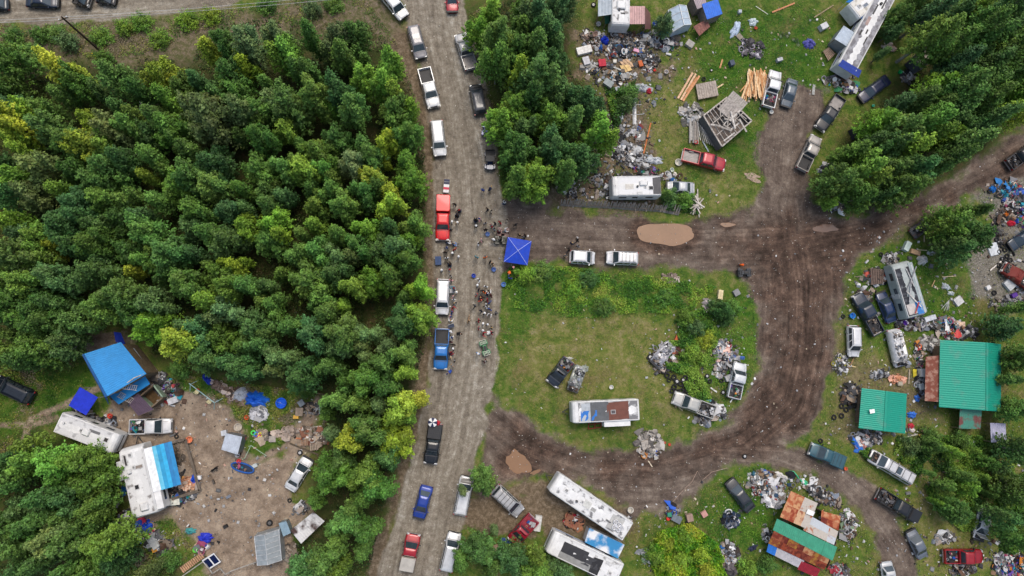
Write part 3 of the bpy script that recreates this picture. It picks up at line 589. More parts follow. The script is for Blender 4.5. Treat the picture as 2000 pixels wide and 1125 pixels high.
    def panel(nm, A, Bq, C, D, inset, m=GLASS, off=.02):
        A, Bq, C, D = map(Vector, (A, Bq, C, D)); ct = (A+Bq+C+D)/4; nr = (Bq-A).cross(D-A).normalized()
        if nr.dot(ct-Vector((ct.x*.0+(cabx0+cabx1)/2, 0, belt))) < 0: nr = -nr
        pts = [p+(ct-p)*inset+nr*off for p in (A, Bq, C, D)]; q = MB(); q.add(pts+[p-nr*.025 for p in pts], [(0, 1, 2, 3), (7, 6, 5, 4), (0, 4, 5, 1), (1, 5, 6, 2), (2, 6, 7, 3), (3, 7, 4, 0)]); return q.build(nm, m, e)
    hb, ht = hw-.05, hw-ins-.05; xf, xr = cabx1+.12, cabx0; zt = H-.07; zb = belt-.02
    if wreck < 3:
        panel('windshield', (xf-.03, -hb+.08, zb), (xf-.03, hb-.08, zb), (xf-fl, ht-.07, zt), (xf-fl, -ht+.07, zt), .05)
        panel('rear_window', (xr+.01, -hb+.12, zb+.06), (xr+.01, hb-.12, zb+.06), (xr+rl, ht-.09, zt-.02), (xr+rl, -ht+.09, zt-.02), .07)
        n = 3 if kind in ('suv', 'van') else 2
        for s_ in (-1, 1):
            for k in range(n):
                u0, u1 = k/n+.015, (k+1)/n-.015; bl = lambda u: xr+.14+(xf-xr-.34)*u; tl = lambda u: xr+rl+.06+(xf-fl-xr-rl-.1)*u
                panel('side_window', (bl(u0), s_*hb, zb+.1), (bl(u1), s_*hb, zb+.1), (tl(u1), s_*(ht+.01), zt-.05), (tl(u0), s_*(ht+.01), zt-.05), .06)
    if sunroof: q = MB(); q.box(((xf-fl+xr+rl)/2+.25, 0, H+.03), (.75, ht*1.25, .03)); q.build('sunroof', GLASS, e)
    if rack or kind in ('suv',):
        q = MB()
        for s_ in (-1, 1): q.tube([(xr+rl+.2, s_*(ht-.1), H-.03), (xr+rl+.3, s_*(ht-.1), H+.07), (xf-fl-.3, s_*(ht-.1), H+.07), (xf-fl-.15, s_*(ht-.1), H-.03)], .025, 6)
        if rack:
            for u in (.15, .4, .65, .9): xx = xr+rl+.25+(xf-fl-xr-rl-.5)*u; q.beam((xx, -ht+.1, H+.08), (xx, ht-.1, H+.08), .05, .03)
        q.build('roof_rack', BLACK, e)
    if pickup:
        bx1 = cabx0-.06; bl = bx1-x0; zt_ = belt+.03; fz = .62
        q = MB(); q.smooth = False
        for s_ in (-1, 1):
            q.loft([[(x, s_*(hw-.0*1), z0+.1), (x, s_*(hw+.0), zt_-.12), (x, s_*(hw-.05), zt_), (x, s_*(hw-.14), zt_), (x, s_*(hw-.14), fz-.06), (x, s_*(hw-.14), z0+.1)][::(1 if s_ > 0 else -1)] for x in (x0+.04, x0+.3, bx1-.2, bx1)], True, False)
        q.box((bx1-.05, 0, (fz+zt_)/2), (.08, W_-.29, zt_-fz)); q.build('bed_side', pm, e)
        fm = BLACK if bed == 'dark' else metal('8a8684') if bed == 'grey' else pm
        q = MB(); q.slab((x0+.1, -hw+.15, fz), (bx1-.1, -hw+.15, fz), (bx1-.1, hw-.15, fz), (x0+.1, hw-.15, fz), .06)
        for k in range(7): yy = -hw+.3+k*(W_-.6)/6; q.beam((x0+.12, yy, fz+.012), (bx1-.12, yy, fz+.012), .08, .03)
        for s_ in (-1, 1): q.box((x0+bl*.47, s_*(hw-.25), fz+.12), (.85, .2, .22), tw=.85)
        q.build('truck_bed', fm, e)
        q = MB(); q.box((x0+.04, 0, (fz+zt_)/2-.02), (.07, W_-.1, zt_-fz+.06)); q.build('tailgate', pm, e)
        if top: # canopy or tonneau
            tc, th = top; hz = belt+.03+th; tr = [rrect(x0+.03, bx1, hw-.03, zt_+.01, .08), rrect(x0+.08, bx1-.02, hw-.05, hz-.05, .1), rrect(x0+.16, bx1-.1, hw-.13, hz, .1)]
            q = MB(); q.smooth = True; q.loft(tr, True, True); tp = q.build('bed_cover', paint(tc), e)
            if th < .3:
                q = MB()
                for k in range(1, 4): q.beam((x0+.2+k*bl/4, -hw+.2, hz+.01), (x0+.2+k*bl/4, hw-.2, hz+.01), .04, .02)
                q.build('seam', BLACK, tp)
            else:
                for s_ in (-1, 1): q = MB(); q.box(((x0+bx1)/2, s_*(hw-.035), zt_+th*.55), (bl*.7, .03, th*.5)); q.build('side_window', GLASS, tp)
    # trim
    q = MB(); q.loft([rrect(x1-.18, x1+.07, hw-.06, .42+z0*.2, .08), rrect(x1-.18, x1+.07, hw-.06, .66, .08)], True, True); q.build('front_bumper', BLACK if kind != 'pickup' else RIM, e)
    q = MB(); q.loft([rrect(x0-.07, x0+.15, hw-.06, .42+z0*.2, .08), rrect(x0-.07, x0+.15, hw-.06, .64, .08)], True, True); q.build('rear_bumper', RIM if pickup else pm, e)
    for s_ in (-1, 1):
        q = MB(); q.box((x1-.10, s_*(hw*.68), nose-.14), (.2, .34, .15), tw=.8); q.build('headlight', LENS, e)
        q = MB(); q.box((x0+.015, s_*(hw-.15), belt-.25), (.1, .2, .3)); q.build('taillight', REDLENS, e)
        q = MB(); q.box((cabx1-.1, s_*(hw+.10), belt+.08), (.14, .24, .17), tw=.8); q.build('mirror', pm if not pickup else BLACK, e)
    q = MB(); q.box((x1+.0, 0, nose-.17), (.06, hw*.95, .2)); q.build('grille', BLACK, e)
    q = MB()
    for s_ in (-1, 1):
        for k in (.32, .62) if kind != 'sedan' else (.35, .7): xx = cabx0+(cabx1-cabx0)*k; q.box((xx, s_*(hw+.01), belt-.22), (.16, .05, .04))
    q.build('door_handle', BLACK, e)
    if wreck < 3 or True:
        for xx in (x1-L*.17, x0+L*.2):
            for s_ in (-1, 1): wheel(e, xx, s_*(hw-.11), gw, .25)
    if cargo:
        q = MB(); bx = (x0+.2, cabx0-.2) if pickup else (x0+.2, x1-.3); zz = (.66 if pickup else H-.05) if not wreck >= 3 else H-.45
        junk_into(q, bx[0], bx[1], -hw+.25, hw-.25, zz, cargo, cs, cpal, .75 if pickup else .35)
        o = q.build('scrap_load', JUNK); o.location = loc; o.rotation_euler = (0, 0, ang); stuff(o, 'mixed load heaped on the '+(lm or label)[:60], 'scrap')
    if doors_open:
        q = MB(); q.beam((cabx1-.2, -hw, .75), (cabx1-.9, -hw-.75, .75), .06, .7); q.build('door', pm, e)
    if lm: landmark((f[0]+r[0])/2, (f[1]+r[1])/2, lm)
    return e
V = vehicle
# main road, west shoulder, top to bottom
V((790,32),(746,-22),'suv','e6e8ea','white crew vehicle parked at the top end of the gravel road',lm='the topmost white SUV',z=1)
V((823,112),(806,50),'suv','8d8b90','grey SUV with panoramic glass roof parked on the west shoulder',sunroof=True,lm='the grey SUV',z=1)
V((848,207),(828,132),'pickup','e8eaec','white crew cab pickup with empty black bed under the tree edge',sunroof=True,lm='the white crew cab pickup',z=1.1)
V((860,303),(852,234),'suv','eceef0','long white SUV parked alone between white pickup and red truck',lm='the long white SUV',z=1.1)
V((864,468),(866,381),'pickup','e01418','bright red pickup with red bed canopy and a crowd beside it',top=('e01418',.75),lm='the bright red pickup',z=1.1,group='cars and trucks parked along the roads and yards')
V((863,614),(866,545),'suv','f0f0f2','white SUV with its tailgate raised behind the crowd',lm='the white tailgate-up SUV',z=1.1)
V((860,721),(864,642),'pickup','1f78c8','bright blue pickup with long open dark bed',lm='the bright blue pickup',z=1.1)
V((840,906),(851,828),'pickup','16181c','black pickup with folding bed cover and umbrella at its tail',top=('1a1a1c',.1),lm='the black road pickup',z=1.1)
V((817,1014),(834,950),'sedan','1c3fa0','royal blue sedan parked on the road shoulder',lm='the royal blue sedan')
V((808,1044),(793,1115),'pickup','b01828','dark red pickup with beige bed canopy near bottom of the road',top=('c8c2b8',.75),lm='the red and beige pickup',z=1.1)
# main road, east shoulder
V((884,22),(880,-42),'sedan','b02838','dark red car cut off by the top edge of the photo',lm='the topmost red car')
V((899,64),(921,133),'pickup','b8b8ba','silver pickup with grey bed beside the middle trees',bed='grey',lm='the silver road pickup',z=1.1)
V((928,164),(939,222),'suv','25262a','black SUV on the east shoulder, sky reflection painted grey on its roof',roofcol='5c5e64',lm='the black SUV',z=1)  # roof colour greyed to paint in the reflected sky
V((913,931),(898,1007),'suv','e6e8ea','white SUV with a black hood under a tree',hood='1c1c20',lm='the black-hooded white SUV',z=1)
V((889,1041),(871,1117),'suv','dfe1e4','plain silver white SUV at the bottom of the road',lm='the silver white SUV',z=1)
V((1017,1003),(967,956),'suv','b4b4b6','silver SUV with black rear and rack, parked by the orange puddle',rack=True,lm='the silver SUV',z=1)
V((1000,1060),(1043,1012),'pickup','a01c30','crimson pickup with poles in its bed and a white panel on the tail',bed='self',lm='the crimson pickup',cargo=6,z=1)
V((1162,504),(1114,501),'suv','e9e9eb','short white SUV nearest the blue pop-up canopy',lm='the short white SUV')
V((1185,502),(1247,505),'suv','e9e9eb','white SUV with a roof rack on the muddy side road',rack=True,lm='the roof-racked white SUV',z=1)
# north yard
V((1417,322),(1334,301),'pickup','b02434','old red long bed pickup with grey bed liner on the grass',bed='grey',lm='the old red pickup',z=1)
V((1302,364),(1356,367),'sedan','b4b8be','grey coupe nosed up to the white camper',lm='the grey coupe')
V((1517,138),(1501,208),'pickup','e6e6e8','white pickup with red and orange junk in its bed by the log pile',cargo=16,cpal=PALC,lm='the white junk-bed pickup',z=1)
V((1536,208),(1550,155),'sedan','5c6874','slate grey sedan parked next to the white pickup',lm='the slate grey sedan')
V((1602,251),(1643,189),'pickup','20242c','black pickup with scratched grey bed on the north grass',bed='grey',lm='the black north pickup',z=1)
V((1597,266),(1567,331),'pickup','b0aaa4','tan and grey pickup with dark empty bed on the dirt track',lm='the tan pickup',z=1)
V((1682,193),(1736,153),'sedan','1c2648','navy blue sedan below the long bus trailer',lm='the navy sedan')
V((2020,288),(1972,322),'pickup','3c3a3c','dark pickup loaded with scrap at the right edge of the muddy road',cargo=26,cpal=PALD,lm='the right edge scrap pickup',z=1)
# east yard
V((1676,574),(1718,652),'pickup','1b2a40','dark blue crew pickup carrying metal scrap',cargo=22,cpal=PALD,lm='the dark blue crew pickup',z=1.1)
V((1721,570),(1744,628),'sedan','16305a','blue hatchback with bright tape on its tail beside the torn trailer',lm='the blue hatchback')
V((1669,697),(1667,636),'suv','e4e4e6','white two door jeep missing its front wheel trim',cat='car',name='off_road_car',lm='the white jeep',z=.9,W=1.75)
V((1762,716),(1745,644),'van','d8d8da','crushed white van shell buried in rubbish',cargo=60,cpal=PALW,wreck=3,lm='the crushed white van',z=1)
V((1584,876),(1650,905),'pickup','2c5a68','teal green pickup with closed bed on the mud track edge',top=('2c5a68',.08),lm='the teal pickup',z=1)
V((1700,888),(1783,938),'suv','d8d8da','stripped white SUV with black engine bay and glass roof',wreck=2,sunroof=True,rack=True,lm='the stripped white SUV',z=.9)
V((1793,1012),(1716,964),'pickup','1c1c20','wrecked black truck with scrap bed and open hood',cargo=26,cpal=PALD,wreck=2,hoodup=True,lm='the wrecked black truck',z=.9)
V((1780,1036),(1805,1089),'sedan','6c7480','blue grey sedan with faded bonnet on the dry grass',lm='the faded blue grey sedan')
V((1912,1056),(1926,994),'sedan','d2d4d8','white car with a dented open front beside the thicket',wreck=2,hoodup=True,lm='the dented white car',z=.7)
V((1920,1087),(1845,1087),'pickup','a81c28','red wrecked truck with yellow bucket, tyres and scrap in its bed',cargo=16,cpal=PALC,wreck=1,lm='the red wrecked truck',z=.9)
V((1740,1150),(1732,1098),'sedan','c8cacc','white wreck with its engine bay open at the bottom edge',wreck=2,lm='the bottom edge white wreck',z=.7)
# south and centre
V((1425,939),(1468,996),'sedan','33363c','charcoal sedan with faded windows and white trunk lid',lm='the charcoal sedan')
V((1448,709),(1434,778),'pickup','d4d8dc','white pickup with pink junk in bed and its door hanging off',cargo=14,cpal=PALC,wreck=1,lm='the white field pickup',z=1)
V((1317,776),(1396,806),'pickup','b8b8b4','silver grey pickup buried in scrap below the tyre heap',cargo=45,cpal=PALW,lm='the scrap-buried silver pickup',z=1)
V((1077,750),(1112,703),'pickup','232c38','dark pickup with crates of junk in bed, joined to white wreck',cargo=26,cpal=PALC,lm='the dark field pickup',z=.9,wreck=1)
V((1118,764),(1135,716),'sedan','8c928c','grey wreck heaped with scrap next to the dark pickup',cargo=40,cpal=PALW,wreck=3,lm='the grey field wreck',z=.7)
V((1816,432),(1783,458),'sedan','5a5a5c','wrecked car shell by the muddy road with steel ladder rack',wreck=3,cargo=20,cpal=PALD,rust=True,lm='the roadside wreck',z=.7)
V((1960,520),(2015,560),'pickup','7a2820','rusty red wreck with white junk at the right edge',wreck=3,cargo=40,cpal=PALW,rust=True,lm='the rusty right edge wreck',z=.8)
V((1975,482),(2020,450),'sedan','22384c','dark blue car on the gravel at the right edge',lm='the right edge blue car')
V((1277,712),(1312,672),'sedan','a8a8b0','silver wreck lying among the tyres',wreck=3,cargo=26,cpal=PALW,lm='the wreck among tyres',z=.6)
# south-west yard
V((334,832),(252,834),'pickup','e6e6e6','white pickup with a bed full of rubbish in the gravel yard',cargo=34,cpal=PALC,lm='the white yard pickup',z=1)
V((602,895),(565,956),'sedan','e2e4e6','white sedan parked at the edge of the gravel yard',lm='the white yard sedan')
V((-8,745),(62,778),'suv','16202c','black off-roader half hidden under the trees at the left edge',lm='the left edge black off-roader')
V((-30,8),(14,6),'sedan','1a2430','dark car cut off by the top left corner',lm='the corner dark car')
V((113,2),(50,0),'sedan','14243c','dark blue car parked on the top left road',lm='the top left blue car')
V((176,2),(146,-6),'pickup','3c3834','dark pickup with wood scrap at the top edge',lm='the top edge dark pickup')
V((225,-2),(188,-8),'sedan','14161c','black car at the top edge by the power line',lm='the top edge black car')
# ---- quads and side by sides
def quad(f, r, col, label, bed=False, body2=None, lm=None, rider=False):
    loc, ang, L = ends(f, r, .6); e = empty('quad_bike', loc, ang, label, 'quad bike', 'quad bikes and buggies by the roads')
    pm = paint(col); W_ = 1.15 if not bed else 1.5; hw = W_/2; x0, x1 = -L/2, L/2
    b = MB(); b.smooth = True; b.loft([rrect(x0+.1, x1-.1, hw*.45, .42, .12), rrect(x0+.05, x1-.05, hw*.6, .62, .15), rrect(x0+.3, x1-.35, hw*.4, .82, .12)], True, True); b.build('body', pm, e)
    for s_ in (-1, 1):
        for xx in (x1-L*.2, x0+L*.2):
            wheel(e, xx, s_*(hw-.14), .31, .26, BLACK)
            q = MB(); q.smooth = True; q.loft([rrect(xx-.36, xx+.36, .17, .66, .1), rrect(xx-.3, xx+.3, .15, .74, .1)], True, True); o = q.build('fender', pm, e); o.location.y = s_*(hw-.16)
    if not bed:
        q = MB()
        for xa, xb in ((x0+.02, x0+L*.27), (x1-L*.25, x1-.02)):
            for k in range(5): y = -hw*.7+k*hw*.35; q.beam((xa, y, .86), (xb, y, .86), .035, .025)
            for xx in (xa, (xa+xb)/2, xb): q.beam((xx, -hw*.75, .87), (xx, hw*.75, .87), .04, .03)
        q.build('cargo_rack', metal(body2 or '2c2c2e'), e)
        q = MB(); q.smooth = True; q.loft([rrect(x0+L*.28, x0+L*.6, .19, .8, .1), rrect(x0+L*.3, x0+L*.58, .15, .92, .1)], True, True); q.build('saddle', BLACK, e)
        q = MB(); q.tube([(x1-L*.33, -.36, 1.0), (x1-L*.27, -.12, 1.02), (x1-L*.27, .12, 1.02), (x1-L*.33, .36, 1.0)], .025, 6); q.beam((x1-L*.28, 0, .7), (x1-L*.28, 0, 1.0), .07); q.build('handlebar', BLACK, e)
    else:
        q = MB(); q.box((x0+L*.2, 0, .86), (L*.36, W_*.86, .06))
        for s_ in (-1, 1): q.box((x0+L*.2, s_*W_*.43, .98), (L*.36, .06, .2))
        q.box((x0+.04, 0, .98), (.06, W_*.86, .2)); q.build('cargo_bed', BLACK, e)
        q = MB()
        for s_ in (-1, 1): q.tube([(x0+L*.4, s_*hw*.8, .6), (x0+L*.43, s_*hw*.75, 1.75), (x1-L*.38, s_*hw*.75, 1.72), (x1-L*.22, s_*hw*.8, .85)], .03, 6)
        q.box((x0+L*.52, 0, 1.77), (L*.28, W_*.8, .04)); q.build('roll_cage', BLACK, e)
        q = MB(); q.smooth = True; q.loft([rrect(x1-L*.26, x1-.04, hw*.7, .75, .1), rrect(x1-L*.24, x1-.1, hw*.6, .92, .1)], True, True); q.build('hood', pm, e)
        for s_ in (-1, 1): q = MB(); q.box((x0+L*.47, s_*.32, .75), (.45, .45, .16)); q.box((x0+L*.41, s_*.32, 1.05), (.12, .42, .5)); q.build('seat', BLACK, e)
    if lm: landmark((f[0]+r[0])/2, (f[1]+r[1])/2, lm)
    return e
quad((957,333),(957,294),'1c3358','black and blue side-by-side buggy with cargo bed on the east shoulder',bed=True,lm='the side-by-side buggy')
quad((948,266),(951,240),'2848a0','small blue quad half under the bright tree by the road',lm='the small blue quad')
quad((942,664),(952,694),'2f7a48','green quad with pale rear rack standing in the road','','c8c4ba',lm='the green quad')
quad((1440,533),(1468,532),'2a3440','dark quad at the junction beside the person in orange',lm='the junction quad')
quad((990,469),(966,469),'202824','black quad parked left of the blue canopy','','3a4038',lm='the black quad')
quad((970,452),(995,455),'5a2020','dark quad hidden in the crowd above the blue canopy',lm='the crowd quad')
# ------------------------------------------------------------------ camper trailers, buses
def rv(f, r, Wd, H, label, lm, col='e8e8ea', roof=None, items=(), stripe=None, nose=.35, windows=3, sagging=0, name='camper_trailer', cat='camper', z=None, cabfront=False, group='campers and motorhomes', wheels=2, side='e2e2e2'):
    loc, ang, L = ends(f, r, z if z is not None else H); e = empty(name, loc, ang, label, cat, group); hw = Wd/2; x0, x1 = -L/2, L/2; z0 = .55
    wm = whitem(side)
    prof = [(x1, H-nose*1.6, .90), (x1-.12, H-nose*.8, .95), (x1-.4, H-.1, .99), (x1-.9, H-.02, 1), (x0+.5, H-.02, 1), (x0+.15, H-.1, .99), (x0, H-.4, .96)]
    b = MB(); b.loft([[(x, -hw*k, z0), (x, -hw*k, h-.18), (x, -hw*k+.05, h-.05), (x, -hw*k+.16, h), (x, 0, h+.05), (x, hw*k-.16, h), (x, hw*k-.05, h-.05), (x, hw*k, h-.18), (x, hw*k, z0)] for x, h, k in prof[::-1]], True, False); b.build('body', wm, e)
    q = MB(); n = max(3, int(L/1.6)); rm = roof or dirtyw()
    for i in range(n): xa = x0+.3+(L-1.1)*i/n; xb = x0+.3+(L-1.1)*(i+1)/n-.02; q.slab((xa, -hw+.22, H+.012), (xb, -hw+.22, H+.012), (xb, hw-.22, H+.012), (xa, hw-.22, H+.012), .02, 4, jit=.008)
    q.build('roof_skin', rm, e)
    q = MB()
    for s_ in (-1, 1): q.beam((x0+.2, s_*(hw-.14), H+.03), (x1-.7, s_*(hw-.14), H+.03), .09, .05)
    q.build('roof_trim', whitem('d2d2d2'), e)
    for s_ in (-1, 1):
        for i in range(windows): xx = x0+L*(i+.8)/(windows+.6); q = MB(); q.box((xx, s_*(hw+.012), H*.66), (.95, .04, .55)); o = q.build('window', GLASS, e); q = MB(); q.box((xx, s_*(hw+.005), H*.66), (1.07, .03, .67)); q.build('window_frame', BLACK, o)
        if stripe: q = MB(); q.box((0, s_*(hw+.008), H*.42), (L*.94, .03, .28)); q.build('stripe', paint(stripe), e)
    q = MB(); q.box((x0+L*.42, hw+.02, z0+(H-z0)*.42), (.72, .05, (H-z0)*.82)); d = q.build('door', whitem('cfcfcf'), e); q = MB(); q.box((x0+L*.42+.25, hw+.06, 1.3), (.08, .06, .12)); q.build('handle', BLACK, d)
    if cabfront:
        q = MB(); q.slab((x1+.02, -hw*.8, 1.45), (x1+.02, hw*.8, 1.45), (x1-.05, hw*.78, H-nose*1.7), (x1-.05, -hw*.78, H-nose*1.7), .04); q.build('windshield', GLASS, e)
        for s_ in (-1, 1): q = MB(); q.box((x1+.02, s_*hw*.7, .95), (.08, .28, .2)); q.build('headlight', LENS, e)
    else:
        q = MB(); q.beam((x1-.1, -.5, .5), (x1+1.0, 0, .48), .09); q.beam((x1-.1, .5, .5), (x1+1.0, 0, .48), .09); q.cyl((x1+.75, 0, .5), .03, .7, 8); q.build('hitch', BLACK, e)
    for k in range(wheels):
        for s_ in (-1, 1): wheel(e, x0+L*(.3+.08*k*2)-.2, s_*(hw-.12), .36, .22)
    for kind, u, v, sx, sy, *c in items:      # roof fittings, u along (0 rear..1 front), v across (-1..1)
        x = x0+L*u; y = hw*v; q = MB()
        if kind == 'ac': q.smooth = True; q.loft([rrect(x-sx/2, x+sx/2, sy/2, H+.03, .1), rrect(x-sx/2, x+sx/2, sy/2, H+.2, .1), rrect(x-sx*.38, x+sx*.38, sy*.36, H+.3, .1)], True, True); q.v = [(a, b_+y, c_) for a, b_, c_ in q.v]; o = q.build('air_conditioner', whitem('dedede'), e); q = MB(); q.box((x-sx*.52, y, H+.14), (.04, sy*.7, .12)); q.build('grille', BLACK, o)
        elif kind == 'vent': q.box((x, y, H+.09), (sx, sy, .12), tw=.85); o = q.build('roof_vent', whitem('d8d8d8'), e); q = MB(); q.box((x, y, H+.16), (sx*.55, sy*.55, .03)); q.build('vent_lid', dull('8a8a8a'), o)
        elif kind == 'hatch': 
            q.box((x, y, H+.05), (sx, sy, .06)); o = q.build('roof_hatch', dull(c[0] if c else '3a3a3c'), e); q = MB()
            for s_ in (-1, 1): q.box((x, y+s_*sy*.5, H+.07), (sx+.06, .05, .07)); q.box((x+s_*sx*.5, y, H+.07), (.05, sy, .07))
            q.build('hatch_frame', whitem('cacaca'), o)
        elif kind == 'pipe': q.cyl((x, y, H+.15), sx/2, .26, 10); q.build('vent_pipe', dull(c[0] if c else '4a4a4c'), e)
        elif kind == 'patch': q.slab((x-sx/2, y-sy/2, H+.035), (x+sx/2, y-sy/2*.9, H+.035), (x+sx/2, y+sy/2, H+.035), (x-sx/2, y+sy/2*.9, H+.035), .015, 4, jit=.012, rows=3); q.build('roof_patch', tarpm(c[0]), e)
        elif kind == 'slide': q.loft([rrect(x-sx/2, x+sx/2, sy/2, 1.0, .05), rrect(x-sx/2, x+sx/2, sy/2, H-.3, .05)], True, False); q.v = [(a, b_+y, c_) for a, b_, c_ in q.v]; o = q.build('slide_out', wm, e); q = MB(); q.box((x, y+math.copysign(sy/2+.01, v), H*.6), (sx*.5, .04, .6)); q.build('window', GLASS, o)
        elif kind == 'awn': # sloping awning beside the body; colour list across
            s_ = math.copysign(1, v); nb = len(c); w0, w1 = hw+.02, hw+sy
            for i, cc in enumerate(c):
                a, b_ = w0+(w1-w0)*i/nb, w0+(w1-w0)*(i+1)/nb; za, zb = H-.12-.5*i/nb, H-.12-.5*(i+1)/nb; q = MB(); q.slab((x-sx/2, s_*a, za), (x+sx/2, s_*a, za), (x+sx/2, s_*b_, zb), (x-sx/2, s_*b_, zb), .03, 6, .0, 1, .01); q.build('awning_strip', tarpm(cc), e)
            for xx in (x-sx/2+.1, x+sx/2-.1): q = MB(); q.tube([(xx, s_*(w1-.06), 0), (xx, s_*(w1-.06), H-.62)], .035, 6); q.build('awning_post', metal('cfcfcf'), e)
    landmark((f[0]+r[0])/2, (f[1]+r[1])/2, lm); return e
rv((225,868),(110,824),2.6,3.0,'white box motorhome with grey roof in the southwest grass','the grassland motorhome',items=[('ac',.50,.1,1.0,.8),('vent',.42,.1,.5,.4),('pipe',.12,.2,.3,.3,'e0e0e0'),('hatch',.84,.1,.5,.5,'3a3636'),('patch',.62,.4,1.4,.35,'6a6a6c')],cabfront=True,roof=dirtyw('d6d6d8','a6a6a8',.62),name='motorhome',cat='motorhome')
rv((253,872),(283,1008),3.0,3.3,'large white trailer with turquoise striped awning and rounded front','the awning trailer',nose=.8,items=[('ac',.13,-.15,1.0,1.0),('hatch',.42,.1,.55,.5,'26262a'),('ac',.66,.4,.6,.5),('vent',.70,.0,.5,.45),('vent',.88,.1,.6,.6),('hatch',.82,.55,1.3,.3,'3a3636'),('hatch',.69,-.4,.4,.9,'8a8078'),('slide',.24,-1.15,3.6,1.2),('slide',.70,1.15,2.4,.8),('awn',.60,-1,5.6,3.3,'e8eaec','e8eaec','5fb8d8','1f93c4','28a8dc','1878b4','1a84c0')])
q = MB()
rv((1197,363),(1292,362),2.9,3.0,'white camper with dark rear roof strip behind the plank fence','the fence camper',items=[('ac',.38,-.2,1.1,.7),('patch',.95,.0,.1,.1,'3c3c40'),('hatch',.22,.25,.6,.5,'3a3a3c'),('vent',.34,.15,.4,.4),('pipe',.50,.1,.3,.3),('patch',.10,.05,1.1,2.6,'45454a'),('hatch',.46,.75,.7,.3,'d8d8d8'),('patch',.66,.1,1.2,.8,'c4c0ba')],roof=dirtyw('e2e2e4','b8b6b2',.7),nose=.3)
rv((1118,806),(1250,800),2.9,2.9,'camper under blue and grey tarps with a rusty brown roof end','the tarp-roofed camper',items=[('patch',.33,.0,3.0,2.5,'6a3c30'),('patch',.60,.0,2.5,2.8,'55585c'),('patch',.78,.05,1.6,2.6,'a8aeb4'),('patch',.76,.35,2.2,1.4,'1f6ec0'),('hatch',.40,.1,.6,.5,'5a5458'),('slide',.34,1.15,3.6,.9)],roof=dirtyw('c8c8c8','77777a',.5))
rv((1083,942),(1228,1040),2.8,3.1,'long white camper with wheel rims stored on its dirty roof','the long dirty camper',items=[('vent',.84,.0,.7,.6),('hatch',.56,-.0,1.0,.9,'c8c8c4'),('vent',.62,.05,.4,.4),('pipe',.68,.3,.35,.3,'5a5a5c'),('patch',.18,.0,1.8,2.0,'b0b0ae'),('patch',.47,.1,.7,.5,'9a9a98'),('hatch',.26,.2,.8,.3,'6a6a6c')],roof=dirtyw('dedede','77777a',.56),stripe='8a8a90')
rv((1075,1058),(1212,1124),3.0,3.1,'white motorhome with black tarp strips on its roof at the bottom','the black-tarped motorhome',items=[('patch',.66,-.1,3.6,1.5,'2e2e32'),('patch',.42,.1,2.4,1.3,'38383c'),('patch',.34,.3,1.3,2.5,'222226'),('patch',.62,.65,4.5,1.0,'8a8a88'),('vent',.14,.2,.6,.5),('hatch',.20,-.5,.8,.3,'c8c8c8')],cabfront=True,stripe='3a78b8',name='motorhome',cat='motorhome')
rv((1740,-25),(1655,132),3.0,3.1,'very long grey white trailer bus with a blue striped end','the long bus trailer',items=[('patch',.40,.5,.9,.3,'2c2c2e'),('patch',.44,.0,.8,.25,'2c2c2e'),('patch',.35,-.3,1.4,.2,'2c2c2e'),('patch',.70,.3,1.8,.25,'38383a'),('patch',.80,-.2,1.8,.25,'38383a'),('vent',.85,.4,.5,.5),('pipe',.78,.1,.4,.4,'3a3a3a'),('patch',.55,.4,1.5,.5,'a08a84')],roof=dirtyw('9c9ca2','77757a',.52),stripe='1c3c98',name='bus_trailer',cat='bus',windows=6,nose=.3)
q = MB(); q.slab(P(1637,128,2.9), P(1677,152,2.9), P(1683,138,3.24), P(1646,116,3.24), .05, 6); tag(q.build('painted_panel', tarpm('1c3c98')), 'deep blue panel across the lower end of the long trailer bus', 'panel')
rv((1213,-30),(1213,48),2.7,3.0,'white camper between grey and brown roofed shelters','the shelter camper',items=[('ac',.48,.0,1.3,1.3),('vent',.70,.1,1.2,1.0),('pipe',.36,.2,.35,.3),('patch',.28,-.2,.25,.7,'3a3a3c'),('hatch',.20,.3,.5,.2,'8a8a8a')],nose=.5)
rv((1725,-20),(1668,22),2.8,3.0,'white trailer with bright blue roof edges beside the long bus','the blue-edged trailer',items=[('vent',.2,.1,.6,.6),('hatch',.35,-.2,.8,.5,'7a8290'),('awn',.45,1,4.6,.5,'1f6cb8'),('awn',.45,-1,4.6,.4,'1f6cb8')],roof=dirtyw('dcd8d0','b0aaa0',.6))
